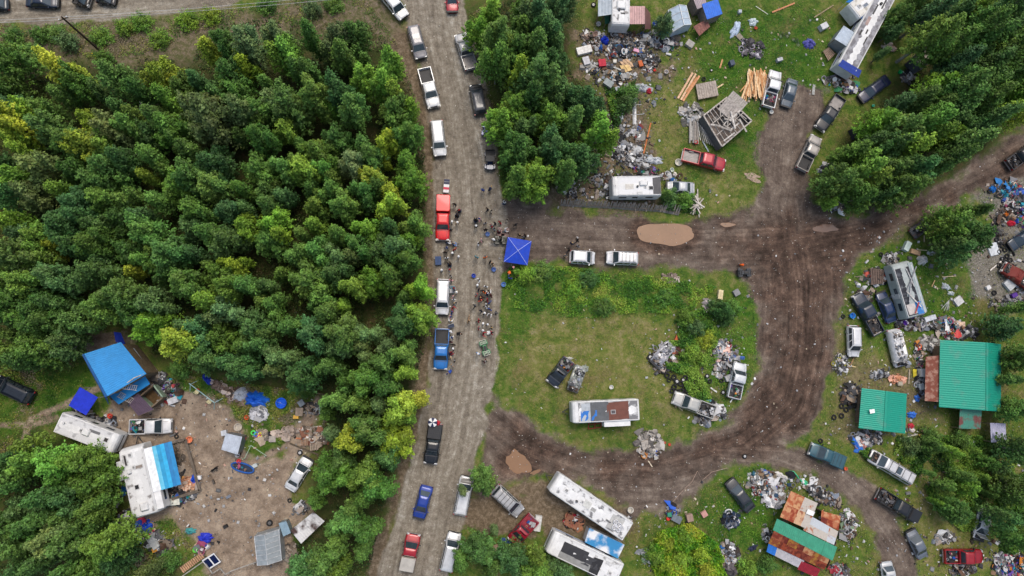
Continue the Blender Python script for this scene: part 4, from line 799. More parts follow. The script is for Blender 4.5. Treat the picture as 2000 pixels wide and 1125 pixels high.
# ------------------------------------------------------------------ buildings
def house(name, label, cat, TL, TR, BR, BL, ze, zr, ridge, m, wallm, lm, over=.35, ribs=30, vertical=True, posts=False, group=None, capm=None):
    """gable roof: corners in photo px at eave height, ridge fraction along TL->TR"""
    A, B, C, D = P(*TL, ze), P(*TR, ze), P(*BR, ze), P(*BL, ze); o = (A+B+C+D)/4; o.z = 0
    e = empty(name, o, 0, label, cat, group); A, B, C, D = (p-o for p in (A, B, C, D))
    k = (ze-.0); kz = Vector((0, 0, zr-ze)); R1 = A.lerp(B, ridge)+kz; R2 = D.lerp(C, ridge)+kz
    q = MB(); q.slab(A, D, R2, R1, .05, ribs, .03); rf = q.build('roof', m, e)
    q = MB(); q.slab(B, C, R2, R1, .05, ribs, .03); q.build('roof', m, e)
    q = MB(); q.beam(R1+Vector((0, 0, .04)), R2+Vector((0, 0, .04)), .32, .05); q.build('ridge_cap', capm or m, rf)
    ct = (A+B+C+D)/4; sh = lambda p: Vector((ct.x+(p.x-ct.x)*(1-over/4), ct.y+(p.y-ct.y)*(1-over/4), 0))
    a, b, c, d = map(sh, (A, B, C, D))
    if posts:
        for p in (a, b, c, d, (a+d)/2, (b+c)/2): q = MB(); q.beam(p, p+Vector((0, 0, ze-.1)), .2); q.build('post', woodm('6a5a48'), e)
    else:
        for i, (p1, p2) in enumerate(((a, d), (b, c), (a, b), (d, c))):
            q = MB(); z1 = ze-.08; tp = [p1, p2, p2+Vector((0, 0, z1)), p1+Vector((0, 0, z1))]
            if i > 1: rr = p1.lerp(p2, ridge)+Vector((0, 0, zr-.12)); tp.insert(3, rr)
            nn = (p2-p1).cross(Vector((0, 0, 1))).normalized()*.07; q.add(tp+[p-nn for p in tp], [tuple(range(len(tp))), tuple(range(len(tp), 2*len(tp)))[::-1]]+[(j, (j+1) % len(tp), (j+1) % len(tp)+len(tp), j+len(tp)) for j in range(len(tp))]); w_ = q.build('wall', wallm, e)
            mid = (p1+p2)/2; dr = (p2-p1).normalized(); ctn = 1 if (mid-ct).dot(nn) > 0 else -1
            q = MB(); q.box(mid+nn*ctn*1.4+Vector((0, 0, 1.5)), (1.1, .06, .9), Matrix.Rotation(math.atan2(dr.y, dr.x), 3, 'Z')); q.build('window', GLASS, w_)
    landmark((TL[0]+BR[0])/2, (TL[1]+BR[1])/2, lm); return e, o, (A, B, C, D, R1, R2)
GREEN = mat('green_metal_roof', S('1ca088', .74), .5, .1, .16, .7, 0, S('4aa892', .62), thr=.60, spec=.35, detail=9)
house('green_roofed_house', 'large house with bright green metal roof on the east side', 'house', (1836,664), (1955,672), (1955,804), (1834,795), 2.8, 3.8, .68, GREEN, woodm('7a6450'), 'the large green roof', over=.7)
house('green_roofed_cabin', 'small cabin with green metal roof and a white scrap on top', 'cabin', (1683,758), (1771,769), (1768,847), (1677,836), 2.3, 2.9, .49, GREEN, woodm('6a5a4c'), 'the small green roof', ribs=20, over=.9)
q = MB(); q.slab(P(1698,800,2.95), P(1708,799,3.0), P(1709,806,3.0), P(1700,808,2.95), .03, 3, jit=.02); tag(q.build('paper_scrap', tarpm('efefef')), 'white scrap lying on the small green roof', 'scrap')
def leanto(name, label, cat, c4, z4, m, lm=None, ribs=10, postm=None, amp=.03, group=None, posts=True, wall=None):
    pts = [P(*c, z_) for c, z_ in zip(c4, z4)]; o = sum(pts, Vector())/4; o.z = 0; e = empty(name, o, 0, label, cat, group); pts = [p-o for p in pts]
    q = MB(); q.slab(*pts, .04, ribs, amp); q.build('roof', m, e); ct = sum(pts, Vector())/4
    if posts:
        for p in pts: pp = ct.lerp(p, .93); q = MB(); q.beam((pp.x, pp.y, 0), (pp.x, pp.y, p.z-.08), .1); q.build('post', postm or woodm('7c6c5c'), e)
    if wall:
        for i in range(4):
            p1, p2 = ct.lerp(pts[i], .92), ct.lerp(pts[(i+1) % 4], .92); q = MB(); nn = (p2-p1).cross(Vector((0, 0, 1))).normalized()*.05
            tp = [Vector((p1.x, p1.y, 0)), Vector((p2.x, p2.y, 0)), p2-Vector((0, 0, .1)), p1-Vector((0, 0, .1))]; q.add(tp+[p-nn for p in tp], [(0, 1, 2, 3), (7, 6, 5, 4), (0, 4, 5, 1), (1, 5, 6, 2), (2, 6, 7, 3), (3, 7, 4, 0)]); q.build('wall', wall, e)
    if lm: landmark(sum(c[0] for c in c4)/4, sum(c[1] for c in c4)/4, lm)
    return e
leanto('rusty_lean_to','red rusted corrugated lean-to on the left of the big green roof','lean-to',[(1808,697),(1836,694),(1834,785),(1806,783)],(1.8,2.6,2.6,1.8),rustm('8c5446','b08878',.55),'the rusty lean-to',14)
leanto('porch_roof','green and red stained porch below the big green roof','porch',[(1875,798),(1918,800),(1915,838),(1873,837)],(2.2,2.2,1.7,1.7),mat('stained_green_sheet',S('4f9482',.8),.6,.1,.1,.6,0,S('7c4c48',.8),thr=.5,detail=3),'the stained porch',10)
leanto('slatted_shelter','white and blue grey slatted sheet roof at the right edge','shelter',[(1934,826),(1964,827),(1966,863),(1936,864)],(2.0,2.0,2.2,2.2),mat('faded_slats',S('b4b4cc',.85),.6,.1,.15,3),'the slatted shelter',8,amp=.07)
leanto('grey_sheet_roof','grey metal shelter roof left of the shelter camper','shelter',[(1168,-12),(1202,-12),(1202,27),(1168,32)],(2.4,2.9,2.9,2.4),metal('9aa4ae'),'the grey metal shelter',12)
leanto('brown_sheet_roof','dusty red brown shelter roof right of the shelter camper','shelter',[(1230,12),(1260,12),(1260,47),(1230,47)],(2.9,2.6,2.6,2.9),metal('a08080'),'the dusty red shelter',9)
leanto('brown_side_roof','dark brown leaning roof sheet hanging off the dusty red shelter','roof',[(1261,14),(1270,26),(1272,57),(1260,57)],(2.3,1.0,1.0,2.3),metal('7c5a58'),None,6)
leanto('green_tarp_porch','dark green tarp awning below the grey metal shelter','awning',[(1180,29),(1200,27),(1195,45),(1182,47)],(2.2,2.2,1.2,1.2),tarpm('0f4a38'),None,5,amp=.01)
leanto('blue_tarp_shed','bright blue tarp over a small shed in the north yard','shed',[(1371,8),(1402,-2),(1411,27),(1381,38)],(2.5,2.5,2.3,2.3),tarpm('1a66d0'),'the blue tarp shed',8,amp=.02,wall=woodm('8a8078'))
leanto('grey_shed_roof','grey brown shed roof above the blue tarp shed','shed',[(1352,-8),(1378,-8),(1380,10),(1362,18)],(2.4,2.4,2.3,2.3),metal('8c8088'),None,7,wall=woodm('7a6e68'))
leanto('pole_rack','reddish pole rack with boards below the blue tarp shed','rack',[(1354,52),(1380,37),(1387,52),(1366,70)],(1.2,1.2,1.1,1.1),woodm('8a6058'),'the reddish pole rack',6,amp=.06)
leanto('corrugated_hut','light grey corrugated hut beside the long bus trailer','hut',[(1648,50),(1672,66),(1658,93),(1630,76)],(2.3,2.6,2.6,2.2),metal('aab6c4'),'the corrugated hut',12,wall=metal('8a929c'))
leanto('tan_roof_shed','beige roofed dark shed under the northeast trees','shed',[(1786,112),(1808,92),(1822,117),(1799,137)],(2.4,2.4,2.2,2.2),metal('a8a298'),'the beige roofed shed',10,wall=woodm('4c5058'),amp=.01)
leanto('grey_pitched_shed','small pale grey metal shed in the middle of the gravel yard','shed',[(441,846),(473,853),(464,888),(432,878)],(2.2,2.2,2.2,2.2),metal('b4bcc8'),'the pale grey shed',9,wall=metal('7c838c'),amp=.012)
leanto('rust_streaked_roof','white sheet roof with dark rust streaks at the yard edge','shelter',[(567,1036),(612,1000),(634,1018),(588,1062)],(2.0,2.0,1.8,1.8),mat('rust_streak_sheet',S('dcdcde',.85),.6,.05,.1,.55,0,S('4c3834',.8),thr=.52,detail=4,stretch=(1,1,1)),'the rust-streaked roof',12)
leanto('pale_blue_box_shed','pale blue metal box shed beside the rust streaked roof','shed',[(544,1022),(559,1018),(568,1041),(553,1048)],(1.5,1.5,1.4,1.4),metal('8aa4b4'),None,5,wall=metal('7a929e'),amp=.01)
leanto('blue_canopy','royal blue tarp canopy beside the grassland motorhome','canopy',[(156,756),(191,776),(168,811),(134,792)],(2.6,2.6,2.2,2.3),tarpm('2338c8'),'the royal blue yard canopy',10,postm=metal('c8c8c8'),amp=.015)
leanto('hidden_grey_hut','small grey white hut hidden between the forest trees','hut',[(271,191),(300,192),(298,212),(272,214)],(2.0,2.0,1.8,1.8),metal('9aa49c'),None,6,wall=metal('8a8e88'))
# blue house at the left, with ladder, trusses and deck
A, B, C, D = P(170,692,4.6), P(236,668,4.6), P(286,730,4.6), P(215,774,4.6)
o = (A+B+C+D)/4; o.z = 0; e = empty('blue_roofed_house', o, 0, 'tall unfinished house with bright blue metal roof by the gravel yard', 'house'); BL = mat('blue_metal_roof', S('2c92d8', .78), .45, .12, .1, 1.2, stretch=(1, 1, 1)); BD = mat('shaded_blue_roof', S('1b5c9c', .7), .5, .12, .1, 1.2)  # darker copy of the roof blue paints the shade of the left slope
A, B, C, D = (p-o for p in (A, B, C, D)); up = Vector((0, 0, .9))
q = MB(); q.slab(A+up, D+up, C, B, .06, 22, .03); rf = q.build('roof', BL, e); q = MB(); A2, D2 = P(171,715,3.4)-o, P(212,790,3.4)-o; q.slab(A+up, D+up, D2, A2, .06, 10, .02); q.build('roof', BD, e)
q = MB(); q.beam(A+up+Vector((0, 0, .06)), D+up+Vector((0, 0, .06)), .25, .05); q.build('ridge_cap', BD, rf)
q = MB(); q.slab(P(210,770,3.0)-o, P(232,790,2.6)-o, P(293,750,2.6)-o, P(282,732,3.0)-o, .05, 12, .03); q.build('lower_roof', BL, e)
for p1, p2 in ((A, B), (B, C), (C, D), (D, A2), (A2, D2)):
    a, b = Vector((p1.x, p1.y, 0))*.9, Vector((p2.x, p2.y, 0))*.9; q = MB(); nn = (b-a).cross(Vector((0, 0, 1))).normalized()*.08; z1 = Vector((0, 0, min(p1.z, p2.z)-.2)); tp = [a, b, b+z1, a+z1]; q.add(tp+[p-nn for p in tp], [(0, 1, 2, 3), (7, 6, 5, 4), (0, 4, 5, 1), (1, 5, 6, 2), (2, 6, 7, 3), (3, 7, 4, 0)]); q.build('wall', woodm('80705c'), e)
q = MB(); g1, g2, g3 = P(213,773,4.4)-o, P(283,730,4.4)-o, P(262,738,5.2)-o
for a, b in ((g1, g3), (g3, g2), (g1, g2)): q.beam(a, b, .1)
for k in range(1, 9): a = g1.lerp(g2, k/9); b = (g1.lerp(g3, k/6.5) if k < 6.5 else g3.lerp(g2, (k-6.5)/2.5)); q.beam(a, b, .07); q.beam(a, g1.lerp(g2, (k+1)/9)+Vector((0, 0, .4)), .05)
q.build('gable_truss', woodm('c0b8b0'), e)
landmark(230, 722, 'the blue roofed house')
def plankdeck(name, label, cat, c4, z, m, n, h=.12, lm=None, gap=.03, th=.04, frame=True, group=None, jit=.0):
    pts = [P(*c, z) for c in c4]; o = sum(pts, Vector())/4; o.z = 0; e = empty(name, o, 0, label, cat, group); A, B, C, D = (p-o for p in pts)
    q = MB()
    for i in range(n):
        u0, u1 = i/n, (i+1)/n-gap/((B-A).length); j1, j2 = rnd.uniform(-jit, jit), rnd.uniform(-jit, jit); q.slab(A.lerp(B, u0)+(A-D)*j1, A.lerp(B, u1)+(A-D)*j1, D.lerp(C, u1)+(D-A)*j2, D.lerp(C, u0)+(D-A)*j2, th, 1)
    q.build('boards', m, e)
    if frame:
        dz = Vector((0, 0, -th-.05)); q = MB()
        for a, b in ((A, B), (D, C), ((A+D)/2, (B+C)/2)): q.beam(a+dz, b+dz, .09)
        for p in (A, B, C, D): pp = ((A+B+C+D)/4).lerp(p, .95); q.beam((pp.x, pp.y, -.05), (pp.x, pp.y, z-th-.1), .1)
        q.build('frame', woodm('7a6c5e'), e)
    if lm: landmark(sum(c[0] for c in c4)/4, sum(c[1] for c in c4)/4, lm)
    return e
plankdeck('purple_deck','dark purple grey deck slope below the blue roofed house','deck',[(247,783),(270,768),(300,800),(270,812)],2.0,dull('5a4a5c'),8,lm='the purple deck')
# open pit room with boards
pts = [P(*c, 1.6) for c in ((272,775),(300,752),(318,776),(296,795))]; o = sum(pts, Vector())/4; o.z = 0; e = empty('open_lattice_room', o, 0, 'unroofed brown room with pale green board walls beside blue house', 'enclosure')
for i in range(4):
    a, b = pts[i]-o, pts[(i+1) % 4]-o; q = MB(); q.beam(a, b, .18, .12); q.slab(a+Vector((0, 0, -1.5)), b+Vector((0, 0, -1.5)), b, a, .06, 1); q.build('wall', woodm('8ca08c' if i % 2 else '7a6a58'), e)
q = MB(); q.slab(pts[0]-o-Vector((0, 0, 1.5)), pts[1]-o-Vector((0, 0, 1.5)), pts[2]-o-Vector((0, 0, 1.5)), pts[3]-o-Vector((0, 0, 1.5)), .05, 6, jit=.03); q.build('floor', woodm('5c4830'), e)
def ladder(a, za, b, zb, label, w_=.45, n=14, col='b8b0a8'):
    A, B = P(*a, za), P(*b, zb); o = (A+B)/2; o.z = 0; e = empty('ladder', o, 0, label, 'ladder'); A -= o; B -= o; s_ = (B-A).cross(Vector((0, 0, 1))).normalized()*w_/2; q = MB(); q.beam(A+s_, B+s_, .06); q.beam(A-s_, B-s_, .06); q.build('rail', woodm(col), e); q = MB()
    for k in range(n): p = A.lerp(B, (k+.5)/n); q.beam(p+s_, p-s_, .05)
    q.build('rungs', woodm(col), e)
ladder((232,770),3.2,(298,803),.1,'long pale ladder leaning from the blue house down to the yard',.7,22)
ladder((236,754),4.9,(268,758),3.2,'short pale ladder lying on the lower blue roof',.6,8,'d0c8c0')
def panelpile(name, label, c4, z, cols, n=5, cat='sheet pile', seed=0, lm=None, mfun=metal):
    rr = random.Random(seed+77); pts = [P(*c, z) for c in c4]; o = sum(pts, Vector())/4; o.z = 0; e = empty(name, o, 0, label, cat); A, B, C, D = (p-o for p in pts)
    for i in range(n):
        u0 = i/n+rr.uniform(-.04, .04); u1 = (i+1)/n+rr.uniform(0, .06); dz = Vector((0, 0, rr.uniform(0, .25))); q = MB(); q.slab(A.lerp(B, u0)+dz, A.lerp(B, u1)+dz*.6, D.lerp(C, u1)-(D-A)*rr.uniform(0, .12)+dz, D.lerp(C, u0)-(D-A)*rr.uniform(-.05, .1), .03, 4, .025); q.build('sheet', mfun(cols[i % len(cols)]), e)
    if lm: landmark(sum(c[0] for c in c4)/4, sum(c[1] for c in c4)/4, lm)
    return e
panelpile('metal_sheet_stack','grey metal sheets leaning along the right side of blue house',[(243,678),(262,680),(292,722),(284,732)],2.0,['8a929c','a8b0b8','6c6864','b4bac0'],5)
q = MB(); q.slab(P(222,648,2.6), P(236,650,2.4), P(248,680,1.2), P(226,668,2.4), .04, 6, .02, 3, .03); tag(q.build('blue_tarp', tarpm('1c38a8')), 'deep blue tarp hanging above the blue roofed house', 'tarp')
# patchwork rusty building
Cn = [(1542,956),(1644,1008),(1628,1092),(1505,1052)]  # for landmark
o = P(1572, 1040); o.z = 0; e = empty('patchwork_roof_house', o, 0, 'patchwork house of rusty sheets with a green strip across its roof', 'house')
ax = (P(1636,1020)-P(1530,965)).normalized(); ay = (P(1500,1075)-P(1545,962)); ay = (ay-ax*ay.dot(ax)).normalized()
def L2(px, z): return P(px[0], px[1], z)-o
def sheetgrid(c4, z4, nu, nv, cols, seed, name='roof_sheet'):
    rr = random.Random(seed); pts = [L2(c, z_) for c, z_ in zip(c4, z4)]; A, B, C, D = pts
    bl = lambda u, v: A.lerp(B, u).lerp(D.lerp(C, u), v)
    for i in range(nu):
        for j in range(nv):
            dz = Vector((0, 0, rr.uniform(0, .05)+.012*((i+j) % 2))); a = .015; q = MB(); q.slab(bl(i/nu-a, j/nv-a)+dz, bl((i+1)/nu+a, j/nv-a)+dz, bl((i+1)/nu+a, (j+1)/nv)+dz, bl(i/nu-a, (j+1)/nv)+dz, .03, 6, .018); k = rr.choice(cols); q.build(name, k, e)
RS = [rustm('a85c3c', 'c08c68', .5), rustm('8c3c28', 'b07050', .52), rustm('c09068', 'a05c40', .5), rustm('c4a080', '98604a', .6), rustm('b8b0a8', 'a86848', .62)]
RD = [rustm('7c3628', 'a05a40', .5), rustm('6c2c24', '8c4834', .5), rustm('a87838', '8c4c30', .5), rustm('984830', '6c3024', .5)]
GY = [mat('galvanised', S('b4bac2', .85), .5, .1, .1, 1, 0, S('a47c6c', .8), thr=.66, detail=8)]
sheetgrid([(1545,960),(1596,983),(1576,1033),(1524,1010)], (2.20,2.20,2.80,2.80), 4, 2, RS, 2)
sheetgrid([(1576,1004),(1636,1038),(1628,1064),(1570,1036)], (2.25,2.20,2.75,2.75), 4, 2, GY+[RS[4]], 3)
sheetgrid([(1605,998),(1641,1008),(1637,1036),(1603,1020)], (1.90,1.90,2.00,2.00), 3, 2, [RS[0], RD[1], RS[1]], 4)
sheetgrid([(1519,1014),(1633,1068),(1624,1094),(1511,1036)], (2.90,2.90,2.85,2.85), 6, 1, [mat('green_strip', S('3fa080', .7), .55, 0, .15, 1.5)], 5)
sheetgrid([(1513,1038),(1619,1090),(1608,1112),(1502,1062)], (2.80,2.80,2.00,2.00), 7, 2, RD+[RS[2], RD[2]], 6)
sheetgrid([(1502,1062),(1570,1094),(1562,1110),(1498,1078)], (1.90,1.90,1.50,1.50), 4, 1, [tarpm('b8b4b8'), tarpm('2e72c8'), metal('a8a8b0'), tarpm('2e72c8')], 7)
sheetgrid([(1566,1096),(1602,1112),(1594,1128),(1558,1112)], (1.85,1.85,1.50,1.50), 2, 1, [tarpm('8c1c2c')], 8)
for a, b in (((1500,1066),(1526,1000)), ((1526,1000),(1545,958)), ((1500,1072),(1600,1122)), ((1632,1056),(1612,1116)), ((1596,984),(1640,1030))):
    p, r_ = L2(a, 0), L2(b, 0); ctr = Vector((0, 0, 0)); p, r_ = p*.84, r_*.84; q = MB(); nn = (r_-p).cross(Vector((0, 0, 1))).normalized()*.08; up = Vector((0, 0, 1.45)); tp = [p, r_, r_+up, p+up]; q.add(tp+[x-nn for x in tp], [(0, 1, 2, 3), (7, 6, 5, 4), (0, 4, 5, 1), (1, 5, 6, 2), (2, 6, 7, 3), (3, 7, 4, 0)]); q.build('wall', woodm('6a5648'), e)
q = MB(); q.slab(L2((1578,994),2.72), L2((1592,1000),2.72), L2((1588,1008),2.78), L2((1574,1003),2.78), .03, 2); q.build('skylight', whitem('e8e8e8'), e)
landmark(1572, 1040, 'the patchwork rusty roof')
# unfinished grey timber cabin
o = P(1422,232); o.z = 0; e = empty('unfinished_cabin', o, 0, 'unfinished grey timber cabin with open rafters and half its roof boarded', 'cabin'); Z = 2.1
W4 = [(1374,226),(1420,190),(1468,236),(1410,286)]; w4 = [P(*c, Z)-o for c in W4]; A, B, C, D = w4
for i in range(4):
    p, r_ = w4[i], w4[(i+1) % 4]; dn = Vector((0, 0, -Z)); q = MB(); nn = (r_-p).cross(Vector((0, 0, 1))).normalized()*.1; tp = [p+dn, r_+dn, r_-Vector((0, 0, .15)), p-Vector((0, 0, .15))]; q.add(tp+[x-nn for x in tp], [(0, 1, 2, 3), (7, 6, 5, 4), (0, 4, 5, 1), (1, 5, 6, 2), (2, 6, 7, 3), (3, 7, 4, 0)]); q.build('wall', dull('66686a'), e)
    q = MB(); q.beam(p, r_, .2, .15); q.build('wall_plate', woodm('b8b0a8'), e)
q = MB(); q.slab(A-Vector((0, 0, 1.5)), B-Vector((0, 0, 1.5)), C-Vector((0, 0, 1.5)), D-Vector((0, 0, 1.5)), .1, 10, jit=.01); q.build('floor', woodm('8a7e76'), e)
for k in range(1, 8): u = k/8; q = MB(); q.beam(A.lerp(B, u)+Vector((0, 0, .1)), D.lerp(C, u)+Vector((0, 0, .1)), .1, .14); q.build('rafter', woodm('aaa29a'), e)
for k in (.33, .66): q = MB(); q.beam(A.lerp(D, k)+Vector((0, 0, .26)), B.lerp(C, k)+Vector((0, 0, .26)), .1, .1); q.build('beam', woodm('b8b0a8'), e)
pb = [P(*c, 3.5)-o for c in ((1402,212),(1430,177),(1461,200),(1432,218),(1410,236))]
q = MB()
A_, B_, C_2, D_ = P(1402,213,2.5)-o, P(1432,177,2.7)-o, P(1461,201,2.7)-o, P(1430,238,2.5)-o
for i in range(9): u0, u1 = i/9, (i+1)/9-.008; cut = 1.0 if i > 2 else .72; q.slab(A_.lerp(D_, u0), B_.lerp(C_2, u0), B_.lerp(C_2, u1), A_.lerp(D_, u1) if cut == 1 else A_.lerp(D_, u1), .05)
q.build('roof_boards', woodm('a69e98'), e)
for k in range(3): q = MB(); c = A.lerp(C, .3+.15*k); q.box((c.x+.3*k, c.y, 1.0), (.9, .8, .7), .6, tw=.9); q.build('partition', dull('9a948e'), e)
for k in range(16): u, v, a = rnd.uniform(.1, .9), rnd.uniform(.15, .95), rnd.uniform(0, 3.14); c = A.lerp(B, u).lerp(D.lerp(C, u), v)+Vector((0, 0, .32+.03*k)); dv = Vector((math.cos(a), math.sin(a), rnd.uniform(-.05, .05)))*rnd.uniform(.5, 1.5); q = MB(); q.beam(c-dv, c+dv, rnd.uniform(.1, .28), .04); q.build('loose_plank', woodm(rnd.choice(['c8c2bc', 'b0aaa4', '9a948e', 'd8d2ca'])), e)
landmark(1422, 232, 'the unfinished timber cabin')
plankdeck('board_platform','grey board platform with yellow crate edge above the timber cabin','platform',[(1359,165),(1398,157),(1404,186),(1364,194)],.55,woodm('a89c92'),9,lm='the board platform')
plankdeck('gable_panel','small board pallet of pale planks left of cabin','pallet',[(1326,208),(1350,213),(1348,222),(1326,216)],.3,woodm('b0aaa4'),5)
# greenhouses
def greenhouse(label, c4, ze, zr, lm, frame='b8bcc0', sk='a4b2c0', name='greenhouse', n=6):
    pts = [P(*c, ze) for c in c4]; o = sum(pts, Vector())/4; o.z = 0; e = empty(name, o, 0, label, 'greenhouse'); A, B, C, D = (p-o for p in pts); M1 = (A+B)/2+Vector((0, 0, zr-ze)); M2 = (D+C)/2+Vector((0, 0, zr-ze)); m = mat('clouded_plastic', S(sk, .85), .35, 0, .14, 1.5, .1, spec=.5)
    for a, b, c, d in ((A, D, M2, M1), (B, C, M2, M1)): q = MB(); q.slab(a, b, c, d, .03, 8, jit=.025, rows=4); q.build('roof_panel', m, e)
    dn = Vector((0, 0, -ze)); k = 1.05
    for a, b in ((A, D), (B, C), (A, B), (D, C)): q = MB(); q.slab(a+dn+a*(k-1), b+dn+b*(k-1), b, a, .03, 6, jit=.02, rows=2); q.build('wall_panel', m, e)
    q = MB(); q.add([A, B, M1], [(0, 1, 2)]); q.add([D, C, M2], [(0, 1, 2)]); q.v = [Vector(v) for v in q.v]; q.build('gable_panel', m, e)
    q = MB(); z_ = Vector((0, 0, .04))
    for a, b in ((A, D), (B, C), (M1, M2), (A, B), (D, C)): q.beam(a+z_, b+z_, .08)
    for i in range(n+1): u = i/n; q.beam(A.lerp(D, u)+z_, M1.lerp(M2, u)+z_, .06); q.beam(B.lerp(C, u)+z_, M1.lerp(M2, u)+z_, .06)
    for p in (A, B, C, D): q.beam(p+z_, (p.x*k, p.y*k, 0), .08)
    q.build('frame', woodm(frame) if name == 'greenhouse' else whitem('dcdcdc'), e); landmark(sum(c[0] for c in c4)/4, sum(c[1] for c in c4)/4, lm)
greenhouse('wood framed greenhouse of grey clouded plastic in the gravel yard', [(497,1048),(545,1034),(550,1094),(503,1104)], 2.0, 2.9, 'the yard greenhouse', sk='98a0a6')
greenhouse('white plastic tent greenhouse in the north yard', [(1305,20),(1340,11),(1350,48),(1314,62)], 1.9, 2.8, 'the white plastic greenhouse', 'd8d8d8', 'b8c8d8', 'plastic_greenhouse', 3)
# pop-up canopy with white seams
def popup(c4, z, zt, col, label, lm, seam='a8b4f0'):
    pts = [P(*c, z) for c in c4]; o = sum(pts, Vector())/4; o.z = 0; e = empty('pop_up_canopy', o, 0, label, 'canopy'); pts = [p-o for p in pts]; ap = Vector((0, 0, zt)); q = MB()
    for i in range(4): q.slab(pts[i], pts[(i+1) % 4], ap.lerp(pts[(i+1) % 4], .01), ap.lerp(pts[i], .01), .02, 5, jit=.012, rows=4)
    q.build('canopy_top', tarpm(col), e); q = MB()
    for i in range(4): a, b = pts[i], pts[(i+1) % 4]; dz = Vector((0, 0, -.28)); q.slab(a, b, b+dz, a+dz, .015, 5, jit=.01)
    q.build('valance', tarpm(col), e)
    q = MB()
    for p in pts: q.beam(p+Vector((0, 0, .03)), ap+Vector((0, 0, .03)), .05, .03)
    q.build('seam', tarpm(seam), e)
    for p in pts: q = MB(); q.beam((p.x*.98, p.y*.98, 0), (p.x*.98, p.y*.98, z-.03), .05); q.build('leg', metal('d0d0d0'), e)
    landmark(sum(c[0] for c in c4)/4, sum(c[1] for c in c4)/4, lm)
popup([(992,463),(1038,471),(1030,518),(984,511)], 2.3, 2.9, '1440b8', 'bright blue pop-up canopy tent at the road junction', 'the blue pop-up canopy')
leanto('blue_white_trailer','open trailer with a peeling blue and white roof beside the black-tarped motorhome','trailer',[(1151,1031),(1220,1064),(1207,1091),(1142,1059)],(2.3,2.3,2.3,2.3),mat('peeling_roof',S('e2e2e4',.85),.55,0,.1,.5,0,S('2f88c0',.8),thr=.43,detail=6),'the blue and white trailer roof',8,wall=whitem('c8c8c8'),amp=.01)
e = empty('steel_frame', P(1160, 830), 0, 'dark red steel frame lying under the tarp-roofed camper', 'frame'); q = MB()
for a, b in (((-.9,-.5),(.9,-.3)),((-.7,.7),(1.1,.8)),((-.9,-.5),(-.7,.7)),((.9,-.3),(1.1,.8)),((0,-.4),(.2,.75)),((-.8,.1),(1.0,.25))): q.beam((*a,.35),(*b,.35),.09)
q.build('frame', dull('8c2430'), e)
# torn open trailer
rv((1760,512),(1792,618),3.0,2.6,'torn silver trailer, its roof open to black wreckage and loose boards','the torn trailer',roof=mat('charred_roof', S('2c2e36', .9), .8, 0, .3, 1.5, .2, S('55575e', .9), thr=.6, detail=7),side='a8b0b0',items=[('patch',.5,-.84,7.4,.75,'9aa6a8'),('patch',.14,-.45,1.8,1.0,'2f78c0'),('patch',.15,.35,1.5,1.3,'c0b8b4')],group='campers and motorhomes')
o = None
for i, (a, b, c) in enumerate([((1770,525),(1786,560),'b0b0b0'),((1790,520),(1770,570),'8a8a8e'),((1772,570),(1800,600),'c8c4c0'),((1780,545),(1776,590),'a0a0a4'),((1795,590),(1788,612),'b83a30')]):
    q = MB(); q.beam(P(*a, 2.78+.03*i), P(*b, 2.76+.03*i), .14, .05); tag(q.build('loose_board', woodm(c)), ['pale','grey','long white','thin grey','red'][i]+' board lying across the torn open trailer roof', 'board')
# fence of leaning grey boards
FN = [(1095,402),(1140,405),(1190,407),(1240,411),(1290,414),(1326,421)]
o = P(1210, 403); o.z = 0; e = empty('board_fence', o, 0, 'weathered grey board fence along the muddy side road', 'fence'); q = MB(); q2 = MB(); k = 0
for (a, b) in zip(FN, FN[1:]):
    p, r_ = P(*a)-o, P(*b)-o; n = int((r_-p).length/.17); dr = (r_-p).normalized(); nn = Vector((-dr.y, dr.x, 0))
    for i in range(n):
        c = p.lerp(r_, (i+rnd.uniform(0, .3))/n); tlt = rnd.uniform(.45, .7)+(.5 if a[0] > 1280 else 0); h_ = rnd.uniform(1.25, 1.65); tp_ = c+nn*h_*tlt*.8+dr*rnd.uniform(-.12, .2)+Vector((0, 0, h_*math.sqrt(max(.1, 1-tlt*tlt*.6))))
        q.beam(c, tp_, .03, .15, (dr.x, dr.y, .01)); k += 1
    q2.beam(p+nn*.2+Vector((0, 0, .5)), r_+nn*.2+Vector((0, 0, .5)), .07)
q.build('boards', woodm('8c8680'), e); q2.build('rail', woodm('6a625a'), e); landmark(1210, 403, 'the board fence')
for x in (1241, 1262, 1290): q = MB(); q.beam(P(x, 404), P(x, 414, 1.1)*1, .07); a = q.build('prop', woodm('8a8278'), e); a.location = -o
